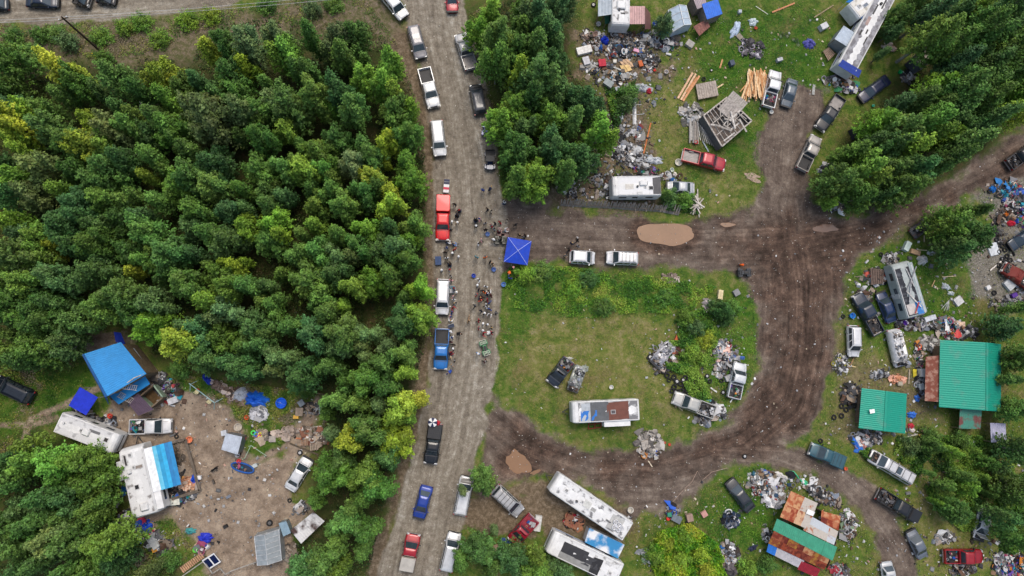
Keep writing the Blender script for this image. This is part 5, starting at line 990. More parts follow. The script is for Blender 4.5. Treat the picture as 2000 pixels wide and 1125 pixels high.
# power pole with two wires
b_ = P(197, 101); t_ = P(122, 41, 9.5); e = empty('power_pole', b_, 0, 'tall dark wooden power pole on the grassy bank', 'pole'); q = MB(); q.tube([(0, 0, -.3), (0, 0, 9.6)], [.17, .11], 10); q.build('pole', mat('creosote_wood', S('4a3c30', .8), .9, 0, .3, 2, .2), e); q = MB(); q.beam((-.5, -.25, 9.1), (.5, .25, 9.1), .1); q.build('crossarm', woodm('5a4c40'), e)
for s_ in (-1, 0, 1): q = MB(); q.cyl((s_*.42, s_*.21, 9.3), .06, .22, 8); q.build('insulator', whitem(), e)
q = MB(); q.tube([P(181,105)-b_, P(181,105)-b_+Vector((.4, -.35, 1.0)), P(196,124)-b_+Vector((0, 0, .3))], .05, 6); q.build('yellow_guy_guard', mat('yellow_plastic', S('d8b020'), .5, 0, .1, 2), e)
for k, (y0, y1, y2, z_) in enumerate([(44, 42, -6, 9.4), (50, 46, 2, 8.9)]):
    pts = []; A, T, B = P(-300, y0-4, z_), Vector((b_.x+(.4 if k else -.1), b_.y+(.1), z_)), P(900, y2-30, z_)
    for u in range(13): v = u/12; p = A.lerp(T, v); p.z -= 1.2*4*v*(1-v)*.5; pts.append(p)
    for u in range(1, 17): v = u/16; p = T.lerp(B, v); p.z -= 1.6*4*v*(1-v)*.5; pts.append(p)
    q = MB(); q.tube(pts, .022, 5, smooth=True); tag(q.build('power_cable', mat('aluminium_cable', S('b8b8b8'), .5, .3, .1, 1)), ['upper','lower'][k]+' thin pale cable hung from the wooden power pole', 'cable')
# ------------------------------------------------------------------ timber enclosure and low fences
def rails(name, label, cat, pts, z, w_, h_, m, px=True, posts=True):
    o = P(*pts[0]); e = empty(name, o, 0, label, cat); q = MB()
    for a, b in zip(pts, pts[1:]): q.beam(P(*a, z)-o, P(*b, z)-o, w_, h_)
    q.build('rail', m, e)
    if posts:
        for p in pts: c = P(*p)-o; q = MB(); q.beam(c, c+Vector((0, 0, z+.1)), .1); q.build('post', m, e)
    return e
rails('timber_bench_edge','weathered log and board edging around the trailer deck','edging',[(318,868),(362,858),(384,938),(390,958),(335,975)],.5,.35,.12,woodm('6c6258'))
rails('timber_inner_edge','single weathered log inside the trailer deck','log',[(330,880),(334,906),(346,950)],.3,.3,.2,woodm('8a8072'))
rails('low_fence','pale low fence leading to the yard greenhouse','fence',[(352,1128),(398,1096),(415,1120),(430,1110),(440,1122),(452,1115),(500,1098)],.9,.12,.06,woodm('9a9690'))
rails('garden_frame','pale green garden frame beside the pale grey shed','frame',[(478,895),(490,870),(520,890)],.8,.07,.05,woodm('a8c0a8'))
rails('edge_poles','pale fallen pole by the thicket at far right','pole',[(1966,626),(1958,648),(1957,664)],.15,.12,.1,woodm('b0a89c'),posts=False)
# ------------------------------------------------------------------ people
def skin_mesh(chains, name):
    """chains: list of lists of (x,y,z,r); first point of a later chain may be an index into all points"""
    me = bpy.data.meshes.new(name); vs, rs, es = [], [], []
    for ch in chains:
        prev = None
        for p in ch:
            if isinstance(p, int): prev = p; continue
            vs.append(p[:3]); rs.append(p[3]); i = len(vs)-1
            if prev is not None: es.append((prev, i))
            prev = i
    me.from_pydata(vs, es, []); o = bpy.data.objects.new(name, me); COL.objects.link(o)
    md = o.modifiers.new('s', 'SKIN'); md.use_smooth_shade = True
    sl = me.skin_vertices[0].data
    for i, r_ in enumerate(rs): sl[i].radius = (r_, r_); sl[i].use_root = (i == 0)
    o.modifiers.new('u', 'SUBSURF').levels = 1
    dg = bpy.context.evaluated_depsgraph_get(); m2 = bpy.data.meshes.new_from_object(o.evaluated_get(dg)); bpy.data.objects.remove(o); m2.name = name; return m2
def person_chains(pose):
    # x forward, y left
    if pose == 'sit': hz, kn, an, ft = .48, (.42, .50), (.46, .08), .12
    else: hz = .92
    sp = [(0, 0, hz, .135), (0, 0, hz+.18, .125), (.02, 0, hz+.38, .15), (.02, 0, hz+.50, .09), (.03, 0, hz+.58, .055), (.04, 0, hz+.64, .07), (.05, 0, hz+.72, .10), (.05, 0, hz+.80, .085)]
    if pose == 'bend': sp = [(0, 0, hz, .135), (.08, 0, hz+.16, .125), (.24, 0, hz+.30, .15), (.34, 0, hz+.37, .09), (.41, 0, hz+.41, .055), (.46, 0, hz+.43, .07), (.54, 0, hz+.44, .10), (.60, 0, hz+.45, .08)]
    ch = [sp]; cnt = len(sp); sh = sp[2]
    for s_ in (-1, 1):
        if pose == 'sit': leg = [(.05, s_*.1, hz-.02, .09), (.42, s_*.14, .50, .065), (.44, s_*.14, .28, .052), (.46, s_*.14, .08, .045), (.60, s_*.15, .05, .04)]
        elif pose == 'walk': leg = [(0, s_*.1, hz-.06, .095), (.16*s_, s_*.11, .50, .065), (.22*s_-.03, s_*.11, .28, .055), (.26*s_-.06, s_*.11, .09, .042), (.26*s_+.1, s_*.12, .05, .038)]
        else: leg = [(0, s_*.1, hz-.06, .095), (.03, s_*.12, .50, .065), (.01, s_*.13, .28, .055), (-.02, s_*.13, .09, .042), (.13, s_*.15, .05, .038)]
        ch.append([0]+leg); cnt += len(leg)
        x, z = sh[0], sh[2]+.03
        if pose == 'sit': arm = [(x, s_*.19, z, .065), (x+.10, s_*.24, z-.27, .045), (x+.30, s_*.15, z-.32, .034)]; hd = (.07, -.04, -.01)
        elif pose == 'reach': arm = [(x, s_*.19, z, .065), (x+.22, s_*.27, z-.12, .045), (x+.40, s_*.30, z-.10, .034)]; hd = (.08, -.02, 0)
        elif pose == 'walk': arm = [(x, s_*.2, z, .065), (x-.13*s_, s_*.26, z-.27, .045), (x-.04*s_, s_*.27, z-.50, .034)]; hd = (.01, 0, -.08)
        elif pose == 'bend': arm = [(x, s_*.19, z-.03, .065), (x+.06, s_*.22, z-.30, .045), (x+.16, s_*.18, z-.52, .034)]; hd = (.03, 0, -.08)
        else: arm = [(x, s_*.2, z, .065), (x-.02, s_*.27, z-.28, .045), (x+.08, s_*.27, z-.52, .034)]; hd = (.02, 0, -.08)
        palm = tuple(arm[-1][i]+hd[i] for i in range(3))
        ch.append([2]+arm+[(*palm, .03)]); cnt += 4; pi_ = cnt-1; dv = Vector(hd).normalized(); sd = Vector((0, 1, 0)).cross(dv).normalized() if abs(dv.y) < .9 else Vector((1, 0, 0))
        for k in range(4):
            off = sd*(k-1.5)*.02; ln = (.055, .068, .072, .06)[k]; a = Vector(palm)+dv*.03+off; b = a+dv*ln+Vector((.02, 0, -.005)); ch.append([pi_, (*a, .009), (*b, .008)]); cnt += 2
        a = Vector(palm)-dv*.01+sd*.045; b = a+dv*.035+sd*.02; ch.append([pi_, (*a, .01), (*b, .008)]); cnt += 2
    return ch, sp
SKIN_T = [mat('skin', S(c, .8), .6, 0, .06, 5) for c in ('c89a80', 'a8795c', '7a5540')]
HAIRC = {'black': '141210', 'brown': '3a2a1e', 'blond': 'a88a5c', 'grey': '8a8886'}
PM = {}
for pz in ('stand', 'walk', 'bend', 'reach', 'sit'):
    ch, sp = person_chains(pz); PM[pz] = (skin_mesh(ch, 'body_'+pz), sp)
def person(px, py, shirt, label, pose='stand', head='black', hat=None, trousers='26282e', deg=None, sc=1.0, chair=None, zb=0):
    base, sp = PM[pose]; me = base.copy(); me.materials.clear(); sm, tm = dull(shirt), dull(trousers)
    for m_ in (rnd.choice(SKIN_T), sm, tm, BLACK): me.materials.append(m_)
    hz = sp[0][2]; nk = Vector(sp[4][:3]); ax = (Vector(sp[5][:3])-Vector(sp[3][:3])).normalized(); mi = []
    for p in me.polygons:
        c = p.center; r_ = math.hypot(c.x-sp[2][0], c.y)
        if (c-nk).dot(ax) > -.01 and abs(c.y) < .13: k = 0
        elif c.z > hz+.02 or (pose != 'sit' and c.z > hz-.04 and abs(c.y) < .16): k = 1 if math.hypot(c.y, 0) < .30 and (c-Vector(sp[2][:3])).length < .52 else 0
        elif c.z < .11: k = 3
        else: k = 2 if abs(c.y) < .225 else 0
        mi.append(k)
    me.polygons.foreach_set('material_index', mi)
    loc = P(px, py, (hz+.5)*sc); loc.z = zb; e = empty('person', loc, R(deg) if deg is not None else rnd.uniform(0, 6.28), label, 'person', 'people gathered around the road', scale=sc)
    o = bpy.data.objects.new('body', me); COL.objects.link(o); o.parent = e
    h = Vector(sp[6][:3]); u = (Vector(sp[7][:3])-h).normalized(); q = MB(); q.smooth = True
    if hat:
        q.tube([h+u*.03, h+u*.10, h+u*.145], [.112, .10, .04], 12); q.cyl(h+u*.035, .145 if hat != 'cap' else .125, .02, 14, axis=u)
        if hat == 'cap': q.box(h+u*.03+Vector((.13, 0, 0)), (.14, .16, .02))
        q.build('hat', dull(head if head not in HAIRC else 'e8e8e8'), e)
    else:
        q.tube([h-u*.05+Vector((-.03, 0, 0)), h+u*.02+Vector((-.02, 0, 0)), h+u*.09+Vector((-.01, 0, 0)), h+u*.125], [.085, .108, .085, .02], 12); q.build('hair', dull(HAIRC.get(head, '3a2a1e')), e)
    q = MB()
    fx = ax.cross(Vector((0, 1, 0))) if pose == 'bend' else Vector((1, 0, 0))
    if pose == 'bend': fx = Vector((.1, 0, -1)).normalized()
    q.tube([h+fx*.085-u*.0, h+fx*.115-u*.02], [.018, .012], 6); q.build('nose', SKIN_T[0], e)
    for s_ in (-1, 1): q = MB(); q.box(h+fx*.088+Vector((0, s_*.035, 0))+u*.015, (.02, .022, .014)); q.build('eye', BLACK, e)
    q = MB(); q.box(h+fx*.086-u*.05, (.016, .045, .01)); q.build('mouth', dull('8a3a34'), e)
    return e
CN = {'black': '1a1a1e', 'white': 'e6e6e6', 'grey': '8a8a8e', 'blue': '2c4ca0', 'red': 'b02030', 'pink': 'e0a0a0', 'orange': 'e87030', 'teal': '3a8a9a', 'salmon': 'e86a58', 'dark blue': '1c2440', 'beige': 'c8b8a0', 'dark red': '5a1820', 'light blue': '8aa8d8', 'tan': 'b09070'}
PEOPLE = [(943,370,'blue'),(956,370,'dark blue'),(985,395,'white'),(888,398,'black'),(898,410,'black'),(893,420,'black'),(882,433,'grey','w'),(893,434,'tan','w'),(880,447,'black'),(952,408,'black'),(959,412,'beige'),(929,430,'black'),(937,428,'pink'),(948,435,'grey'),(930,442,'black','w'),(949,448,'black'),(960,440,'red'),(967,436,'black'),(977,434,'red'),(991,430,'beige'),(1007,438,'black'),(987,449,'white'),(965,447,'grey'),(975,452,'dark red'),(964,467,'white','w'),(978,468,'black'),(1015,458,'black'),(1026,459,'black'),(1023,463,'black'),(940,469,'pink'),(934,476,'white'),(931,501,'teal'),(948,502,'orange'),(957,511,'black'),(962,515,'tan'),(875,472,'white'),(872,483,'grey'),(887,476,'light blue'),(888,486,'red'),(884,494,'black','w'),(895,501,'grey','w'),(872,503,'white'),(869,492,'black'),(879,517,'black'),(877,527,'grey'),(863,528,'grey','w'),(880,538,'grey'),(1002,522,'black','p'),(996,529,'orange'),(997,543,'blue'),(1012,540,'black'),
 (936,546,'white'),(933,557,'grey','w'),(935,565,'dark blue'),(949,559,'white'),(946,571,'orange'),(942,567,'black'),(951,576,'dark blue'),(956,572,'white'),(959,577,'dark red'),(931,576,'red'),(938,587,'salmon'),(938,581,'dark red'),(952,586,'red'),(957,590,'blue'),(949,596,'white'),(957,604,'blue'),(953,600,'white'),(927,597,'black'),(940,607,'dark blue'),(947,612,'black','w'),(957,613,'white'),(969,611,'black'),(935,626,'red'),(944,632,'grey','w'),(952,633,'dark blue','w'),(935,641,'red'),(943,646,'grey','w'),(944,652,'red'),(960,640,'black'),(960,650,'red'),(915,627,'tan'),(934,690,'light blue','w'),(947,705,'dark red'),
 (885,562,'teal'),(887,567,'grey'),(892,571,'beige','w'),(884,580,'pink'),(886,585,'white'),(888,592,'grey'),(884,601,'red'),(882,611,'blue'),(879,619,'pink'),(880,627,'white'),(880,648,'white','w'),(893,651,'black'),(882,658,'white'),(880,668,'dark red'),(886,673,'black'),(884,681,'dark blue','w'),(880,691,'red'),(881,699,'beige'),(888,704,'black'),(883,714,'tan'),(881,724,'blue'),(881,547,'pink'),
 (1117,475,'dark blue'),(1128,469,'black'),(1105,499,'tan'),(1112,487,'black'),(1130,480,'grey'),(1450,517,'orange','o')]
poses = ['stand', 'stand', 'walk', 'reach', 'bend', 'sit', 'stand', 'walk', 'stand', 'walk', 'stand']
for i, t in enumerate(PEOPLE):
    x, y, c = t[:3]; hw_ = t[3] if len(t) > 3 else None; ps = 'stand' if hw_ else poses[(i*5+x) % 11]; tr = rnd.choice(['26282e', '3a4250', '1a1a1c', '4a4a4c', '5a5040', '2a3450'])
    ht = 'cap' if (not hw_ and i % 4 == 0) else None; hd = rnd.choice(['black', 'black', 'brown', 'brown', 'blond', 'grey'])
    if hw_: ht = 'brim'; hd = {'w': 'eeeeee', 'p': 'e8a8a8', 'o': 'f06020'}[hw_]
    if ht == 'cap': hd = rnd.choice(['1c1c20', '8a2a2a', '2a3a6a', '5a5a5c'])
    hn = {'w': ' and white hat', 'p': ' and pink hat', 'o': ' and orange hat'}.get(hw_, '')
    pn = {'stand': 'standing', 'walk': 'walking', 'bend': 'bending over', 'reach': 'reaching forward', 'sit': 'sitting'}[ps]
    person(x, y, CN[c], f'person in {c} top{hn} {pn} {where(x, y, pre=False)}', ps, hd, ht, tr, sc=rnd.uniform(1.0, 1.12))
    if ps == 'sit':
        p = P(x, y, .9); e = empty('folding_chair', (p.x, p.y, 0), rnd.uniform(0, 6.28), f'dark folding chair under a seated person {where(x, y)}', 'chair', 'folding chairs in the crowd'); q = MB(); q.box((0, 0, .36), (.45, .48, .04)); q.build('seat', dull('22304c'), e); q = MB(); q.box((-.24, 0, .62), (.04, .48, .4)); q.build('backrest', dull('22304c'), e)
        for a in (-1, 1):
            for b in (-1, 1): q = MB(); q.beam((a*.2, b*.22, 0), (a*.2, b*.22, .35), .03); q.build('leg', metal('8a8a8a'), e)
# ------------------------------------------------------------------ loose things in the yards
def heap(px, py, rx, ry, n, pal, label, s=.35, h=.5, ang=0, lm=None, cat='rubbish heap'):
    c = P(px, py); q = MB(); rr = random.Random(int(px*7+py)); RX, RY = rx/14, ry/14; ca, sa = math.cos(ang), math.sin(ang)
    for _ in range(int(n*1.25)):
        a = rr.uniform(0, 6.28); u = rr.random()**.5*rr.choice([1, 1, 1, 1.25]); x, y = math.cos(a)*u*RX, math.sin(a)*u*RY; X_, Y_ = x*ca-y*sa, x*sa+y*ca; junk_into(q, X_-.05, X_+.05, Y_-.05, Y_+.05, h*(1-u)*rr.random()+.02, 1, min(s*rr.choice([.5, .7, .9, 1.1, 1.4, 2.0]), .62), pal, .1, rr)
    o = q.build('scrap_heap', JUNK); o.location = c; stuff(o, label, cat)
    if lm: landmark(px, py, lm)
    return o
heap(1225,77,50,12,150,PALD+PALW,'dark and white household scrap below the shelter camper',.4,.4)
heap(1185,140,50,14,90,PAL,'scattered scrap and boards beside the middle woods',.4,.3,-.3)
heap(1240,82,60,20,120,PALD+PAL,'dark tangled junk below the dusty red shelter',.42,.35)
heap(1215,255,20,26,60,PALW+PALD,'scrap in the bushes left of the bottle strip',.35,.3)
heap(1270,345,60,7,60,PALW+PALD,'odds and ends along the top of the fence camper',.35,.35)
heap(1180,350,30,10,50,PALD+PALW,'dark litter where the woods meet the rubbish pile',.3,.2)
heap(1296,700,30,26,60,PALD+PALW,'car parts scattered through the tyre heap',.5,.35)
heap(1425,700,18,30,70,PALD+PALW,'loose scrap between pale rubbish and white field pickup',.35,.2)
heap(1970,590,40,14,70,PALW+PALD,'scrap strip under the rusty right edge wreck',.4,.3)
heap(1955,445,20,40,70,PALD,'dark parts along the right edge tyre row',.35,.25)
heap(1830,700,16,16,10,PALD,'dark bits at the lean-to top',.3,.2)
heap(1690,560,26,34,50,PALD+PALW,'small parts between flatbed and dark blue pickup',.3,.15)
heap(1570,960,50,30,60,PALW+PALD,'scrap fringe above the patchwork roof',.35,.3,-.4)
heap(1155,80,20,24,60,[S('7a6258'),S('4c4440'),S('a08c80'),S('cfcfcf')],'brown and black scrap heap left of the blue bundle',.45)
heap(1215,100,46,14,150,PAL,'mixed rubbish band above the pale boards',.4,.4)
heap(1266,120,24,16,80,PALW+PALD,'grey metal and bicycle parts heap',.42,.5)
heap(1300,82,30,16,90,PALW+[S('a83040'),S('5a2028')],'white and dark red rubbish under the turquoise tarp',.5,.5,lm='the turquoise tarp heap')
heap(1229,303,34,24,420,PALW,'pile of small white rubbish above the fence camper',.24,.4,-.4,lm='the white rubbish pile')
heap(1246,262,9,30,70,PAL,'strip of bottles and bags along the orange plank',.32,.4)
heap(1262,332,24,9,70,PALC+PALD,'coloured rubbish right above the fence camper',.35,.4)
heap(1180,368,22,18,60,PALW+PALD,'scattered rubbish left of the fence camper',.3,.3)
heap(1120,375,26,12,40,PALW,'pale litter beside the left end of board fence',.24,.1)
heap(1350,222,26,22,80,[S('a8a49e'),S('8c8680'),S('c8c8c8'),S('6c6a66')],'grey boards and sheets heaped left of the timber cabin',.55,.6)
heap(1467,95,24,20,160,[S('2c2a2c'),S('4a464c'),S('8c8690'),S('b8b4bc'),S('1c1a1c')],'blackened burn pile with pale ash edges',.3,.15,lm='the burn pile')
heap(1645,165,36,13,130,PALW+PALC,'rubbish heap below the blue end of long trailer',.36,.5,-.3,lm='the blue-end rubbish heap')
heap(1648,150,22,8,40,PALD,'dark scrap under the lower end of long trailer',.4,.4)
heap(1735,92,13,9,30,[S('c8a898'),S('e0d0c8'),S('6a5a50')],'pinkish boards right of the long trailer',.45,.3)
heap(1773,150,14,14,50,PALD+PALW,'bicycle parts and scrap by the beige roofed shed',.35,.4)
heap(1613,335,14,12,50,PALW,'white plastic bags piled at the northeast woods edge',.4,.6,lm='the white bag pile')
heap(1632,405,20,10,40,PALD+PALW,'small dark scrap heap below the northeast woods',.35,.3)
heap(1990,400,46,34,430,PALC+PALD,'large colourful rubbish dump at the right edge',.42,.7,-1.1,lm='the colourful right edge dump')
heap(1965,368,26,16,90,PALD+[S('2a7ac0'),S('4aa0b0')],'blue and dark rubbish above the colourful dump',.4,.5)
heap(1995,560,16,14,60,PALW,'white debris on the rusty right edge wreck',.5,.8)
heap(1740,508,14,14,90,PALW,'pile of white bottles and bags above the torn trailer',.26,.3)
heap(1782,632,36,12,130,PALW+PALD+[S('5a2a9a')],'purple, white and black rubbish below torn trailer',.36,.5,lm='the purple rubbish heap')
heap(1852,640,36,20,230,PALC+PALW,'colourful clothes heap above the large green roof',.36,.5,-.3,lm='the clothes heap')
heap(1898,648,12,14,50,PALW,'white and pink rags right of the clothes heap',.3,.2)
heap(1815,672,22,14,110,[S('a8a8a4'),S('8c8884'),S('5c5854'),S('c8c4c0')],'grey scrap wood heap by the rusty lean-to',.4,.4)
heap(1642,712,17,20,120,PALW+[S('c8c040')],'white litter among weeds below the white jeep',.24,.15,-.4)
heap(1718,731,20,8,50,PALW,'low white litter strip above the small green roof',.35,.2,.25)
heap(1793,690,8,26,50,PALW+PALC,'odds and ends left of the rusty lean-to',.3,.3)
heap(1796,745,8,34,80,PALW+PALD,'appliances and scrap along the rusty lean-to',.42,.5)
heap(1752,740,16,9,60,[S('c88868'),S('e0a890'),S('a87858')],'orange wood chips between the two green roofs',.25,.08)
heap(1662,770,20,20,60,PALD,'dark scrap left of the small green roof',.5,.4)
heap(1693,855,30,14,150,PALW,'pale stones and bags below the small green roof',.28,.3,.1,lm='the pale stone pile')
heap(1682,862,13,11,60,[S('d8a898'),S('c88878'),S('e6e6e6')],'pink and white rags beside blue tarp strip',.32,.2)
heap(1985,1108,52,26,520,PALC+PALW,'huge mixed rubbish heap in the bottom right corner',.36,.8,-.2,lm='the bottom right rubbish heap')
heap(1880,1112,30,10,90,PALD+PALW,'dark rubbish below the red wrecked truck',.35,.3)
heap(1845,1050,18,10,40,PALW+PALD,'pale sheets between thicket and red wrecked truck',.5,.3)
heap(1268,866,25,23,110,[S('a8a29c'),S('8a847e'),S('c4beb8'),S('6a6460')],'heap of broken grey concrete slabs on the mud',.6,.5,lm='the broken concrete heap')
heap(1268,884,16,8,40,PALC,'small rubbish at the foot of the concrete heap',.25,.2)
heap(1313,998,14,14,60,PALD+PALW+[S('2a5ac0')],'bin bags and tangled bits at end of the cable',.3,.4)
heap(1427,1015,17,15,130,[S('1c2c44'),S('2a3c58'),S('6a6e78'),S('c8c8cc'),S('101218')],'dark blue scrap pile on the bright grass',.36,.5,lm='the dark blue scrap pile')
heap(1426,1082,18,24,110,PALW+PALD,'white and grey scrap pile right of the bright thicket',.42,.5,lm='the thicket scrap pile')
heap(1500,948,36,26,330,PAL+PALW,'large mixed scrap pile above the patchwork roof',.38,.5,-.3,lm='the patchwork house scrap pile')
heap(1510,981,18,11,80,PALW[:3],'pile of bright white bags left of patchwork roof',.42,.5)
heap(1608,968,36,11,120,PALW+PALD,'grey scrap along the upper side of patchwork roof',.42,.4,-.5)
heap(1655,1026,15,26,130,PALW+PALD+[S('8aa080')],'scrap and bags right of the patchwork roof',.4,.4,lm='the roof side scrap')
heap(1498,1046,9,12,40,PALD+PALW,'scrap at left corner of the patchwork roof',.35,.4)
heap(1640,1112,22,12,70,PALW+[S('b03040')],'red and white scrap below the patchwork roof',.4,.3)
heap(1412,692,19,27,260,PALW+[S('e0b8a8'),S('2c5ab0'),S('b03038')],'pale rubbish pile between bushes in the field',.32,.5,lm='the pale field rubbish')
heap(1404,722,12,12,40,PALW,'overturned chairs and rims below the pale field rubbish',.4,.3)
heap(1322,678,14,14,50,[S('5c3428'),S('8c8c88'),S('d06a40')],'rusty metal frames among the field weeds',.45,.4)
heap(1380,595,9,12,30,[S('a8a0a0'),S('c8b8b8')],'grey rubble among dry weeds in the field',.3,.15)
heap(1310,545,17,9,60,[S('b8a8a0'),S('8c7c70')],'dry brush and litter along the field top',.3,.15)
heap(1395,800,12,22,80,PALW,'white slats spilling behind the silver scrap pickup',.5,.5,.9)
heap(1372,820,14,10,50,PALW,'panels below the silver scrap pickup',.5,.35)
heap(333,762,17,20,120,PALC+PALD+[S('4c6a9a')],'rubbish pile beside the purple deck',.36,.5,.5,lm='the deck rubbish pile')
heap(308,735,20,9,60,PALW+PALD,'grey plastic and buckets above the deck',.4,.4,-.4)
heap(205,826,22,9,60,PALD+PALW,'grey scrap above the motorhome on dirt',.4,.4,-.3)
heap(170,806,22,6,40,PALD,'tools and bins along the motorhome side',.35,.3,-.35)
heap(446,765,34,8,220,[S('a89890'),S('c8b8ac'),S('8a7468'),S('6a584c')],'long row of split firewood at the yard edge',.3,.5,-.55,lm='the firewood row')
heap(505,806,16,12,60,[S('c8c8cc'),S('9a9aa0')],'pale slats below the blue tarp mound',.45,.2,-.5)
heap(610,800,16,12,50,PALD+[S('8a7c6c')],'dark junk among the pallets at yard edge',.4,.3)
heap(614,852,26,14,110,[S('b09c88'),S('8c7c6c'),S('a87058'),S('6c6056'),S('d8d0c8')],'boards and pallets heap by the trees',.5,.35,-.4,lm='the yard board heap')
heap(560,845,18,9,50,[S('c0b0a4'),S('9c8c80')],'bundle of pale sticks in the yard grass',.45,.2)
heap(512,850,12,9,50,[S('b8a894'),S('7c7468')],'brush and stones beside the toy',.3,.15)
heap(340,905,12,40,90,[S('7c6c58'),S('5c5044'),S('a09080')],'grey boards on the ground beside awning trailer',.4,.2)
heap(366,945,16,8,70,[S('c08868'),S('d8a888'),S('e6c8b0')],'split wood and cardboard inside the log edging',.38,.35)
heap(345,975,32,8,120,PALC+PALD,'boxes and toys along the lower log edging',.32,.35,.25)
heap(340,948,12,24,60,PALD+PALW,'dark steps and bins beside awning trailer end',.4,.35)
heap(250,1010,15,11,60,PALW+PALD,'white trays and scrap at the awning trailer corner',.4,.35,-.6)
heap(281,1035,17,15,90,[S('1c48c0'),S('2a5ad0'),S('1c3a98'),S('d04060'),S('c0a890')],'blue tarp and toys heap below the awning trailer',.45,.5,-.5,lm='the blue toy heap')
heap(302,1058,18,13,80,PALW,'grey appliances and trays beside blue toy heap',.42,.45,-.7)
heap(322,1066,14,12,60,PALD,'dark machine parts beside the grey appliances',.38,.35,.7)
heap(590,992,12,10,50,PALW+[S('7a9aa8')],'pale blue tub and scrap by the rust-streaked roof',.4,.3)
heap(568,1074,12,14,50,[S('7c6e60'),S('a09488'),S('4a4440')],'sticks and scrap between the greenhouse and trees',.4,.25)
heap(395,1068,9,13,40,PALC+[S('6ac040')],'coloured pots below the purple blue tarp',.3,.3)
heap(1268,1084,18,12,60,[S('8a8e90'),S('c8c8cc'),S('6a8a60')],'bicycle wheels and white bits in the grass',.35,.2)
heap(1120,1018,18,13,90,[S('b02838'),S('e6e6e6'),S('1c1c20'),S('9c6c50')],'red, white and black tools in a brown crate',.3,.5,-.4,lm='the brown tool crate')
heap(1220,1018,14,8,30,PALW,'white bits at the end of the long dirty camper',.35,.3)
heap(1713,541,16,17,150,PALW+PALD+[S('c05040')],'mixed load on the small flatbed trailer',.34,.4)
def item(name, px, py, label, cat, group=None, rz=None, z=0.0):
    p = P(px, py, z); return empty(name, p, rnd.uniform(0, 6.28) if rz is None else rz, label, cat, group)
_tm = {}
def tyre(px, py, r=.36, rim=None, z=0.0, label=None, tilt=None, group='tyres lying about'):
    k = (round(r, 2), rim)
    if k not in _tm:
        b = MB(); b.torus((0, 0, .12), r*.72, r*.28, 18, 8, None, .9); q = None
        if rim: q = MB(); q.cyl((0, 0, .13), r*.5, .06, 14); [q.beam((0, 0, .17), (math.cos(a*1.2566)*r*.48, math.sin(a*1.2566)*r*.48, .17), .06, .03) for a in range(5)]
        _tm[k] = (b, q)
    b, q = _tm[k]; p = P(px, py, z); e = empty('tyre', p, rnd.uniform(0, 6.28), label or f'{"rimmed" if rim else "black"} tyre {where(px, py)}', 'tyre', group)
    if tilt: e.rotation_euler = (tilt, 0, e.rotation_euler.z)
    if isinstance(b, MB): ob = b.build('tread', RUBBER); oq = q.build('rim', metal(rim)) if q else None; _tm[k] = (ob.data, oq.data if oq else None)
    else: ob = bpy.data.objects.new('tread', b); COL.objects.link(ob); oq = None
    if not isinstance(b, MB) and q: oq = bpy.data.objects.new('rim', q); COL.objects.link(oq)
    ob.parent = e
    if oq: oq.parent = e
    return e
landmark(1340, 740, 'the tyre heap')
for i, (x, y, rm_) in enumerate([(1307,672,1),(1275,692,0),(1270,698,1),(1281,702,0),(1287,713,0),(1293,720,1),(1296,726,0),(1302,732,0),(1316,738,0),(1321,745,1),(1329,750,0),(1317,755,0),(1338,738,0),(1334,742,1),(1345,740,0),(1347,747,1),(1354,752,0),(1360,757,0),(1336,757,0),(1343,763,0),(1350,766,0),(1361,764,0),(1330,763,0),(1323,766,0),(1342,752,0),(1357,745,0),(1368,758,0),(1352,733,0),(1349,718,1),(1380,734,1),(1378,756,0),(1306,743,0),(1312,762,0),(1333,770,0),(1345,772,0),(1370,768,0),(1409,744,0),(1411,766,1),(1386,745,0),(1365,741,0)]): tyre(x+rnd.uniform(-1, 1), y+rnd.uniform(-1, 1), rnd.choice([.34, .38, .42]), 'b8b8b8' if rm_ else None, z=rnd.uniform(0, .2), label=f'{"pale rimmed" if rm_ else "black"} tyre in the field tyre heap', tilt=rnd.uniform(-.25, .25), group='tyres in the field heap')
landmark(1950, 515, 'the east tyre row')
for x, y in [(1932,374),(1942,440),(1945,452),(1938,458),(1946,468),(1950,478),(1957,480),(1962,488),(1950,492),(1966,500),(1957,506),(1963,512),(1972,508),(1950,518),(1976,520),(1941,572)]: tyre(x, y, .4, None, label='black tyre in the curved row at the right edge', group='tyres in the right edge row', tilt=rnd.uniform(-.3, .3))
for x, y in [(1655,768),(1668,792),(1643,793),(1628,815),(1643,812),(1652,800),(1666,775),(1645,780)]: tyre(x, y, .42, None, label='large black tyre left of the small green roof', group='tyres by the small green roof', tilt=rnd.uniform(-.2, .2))
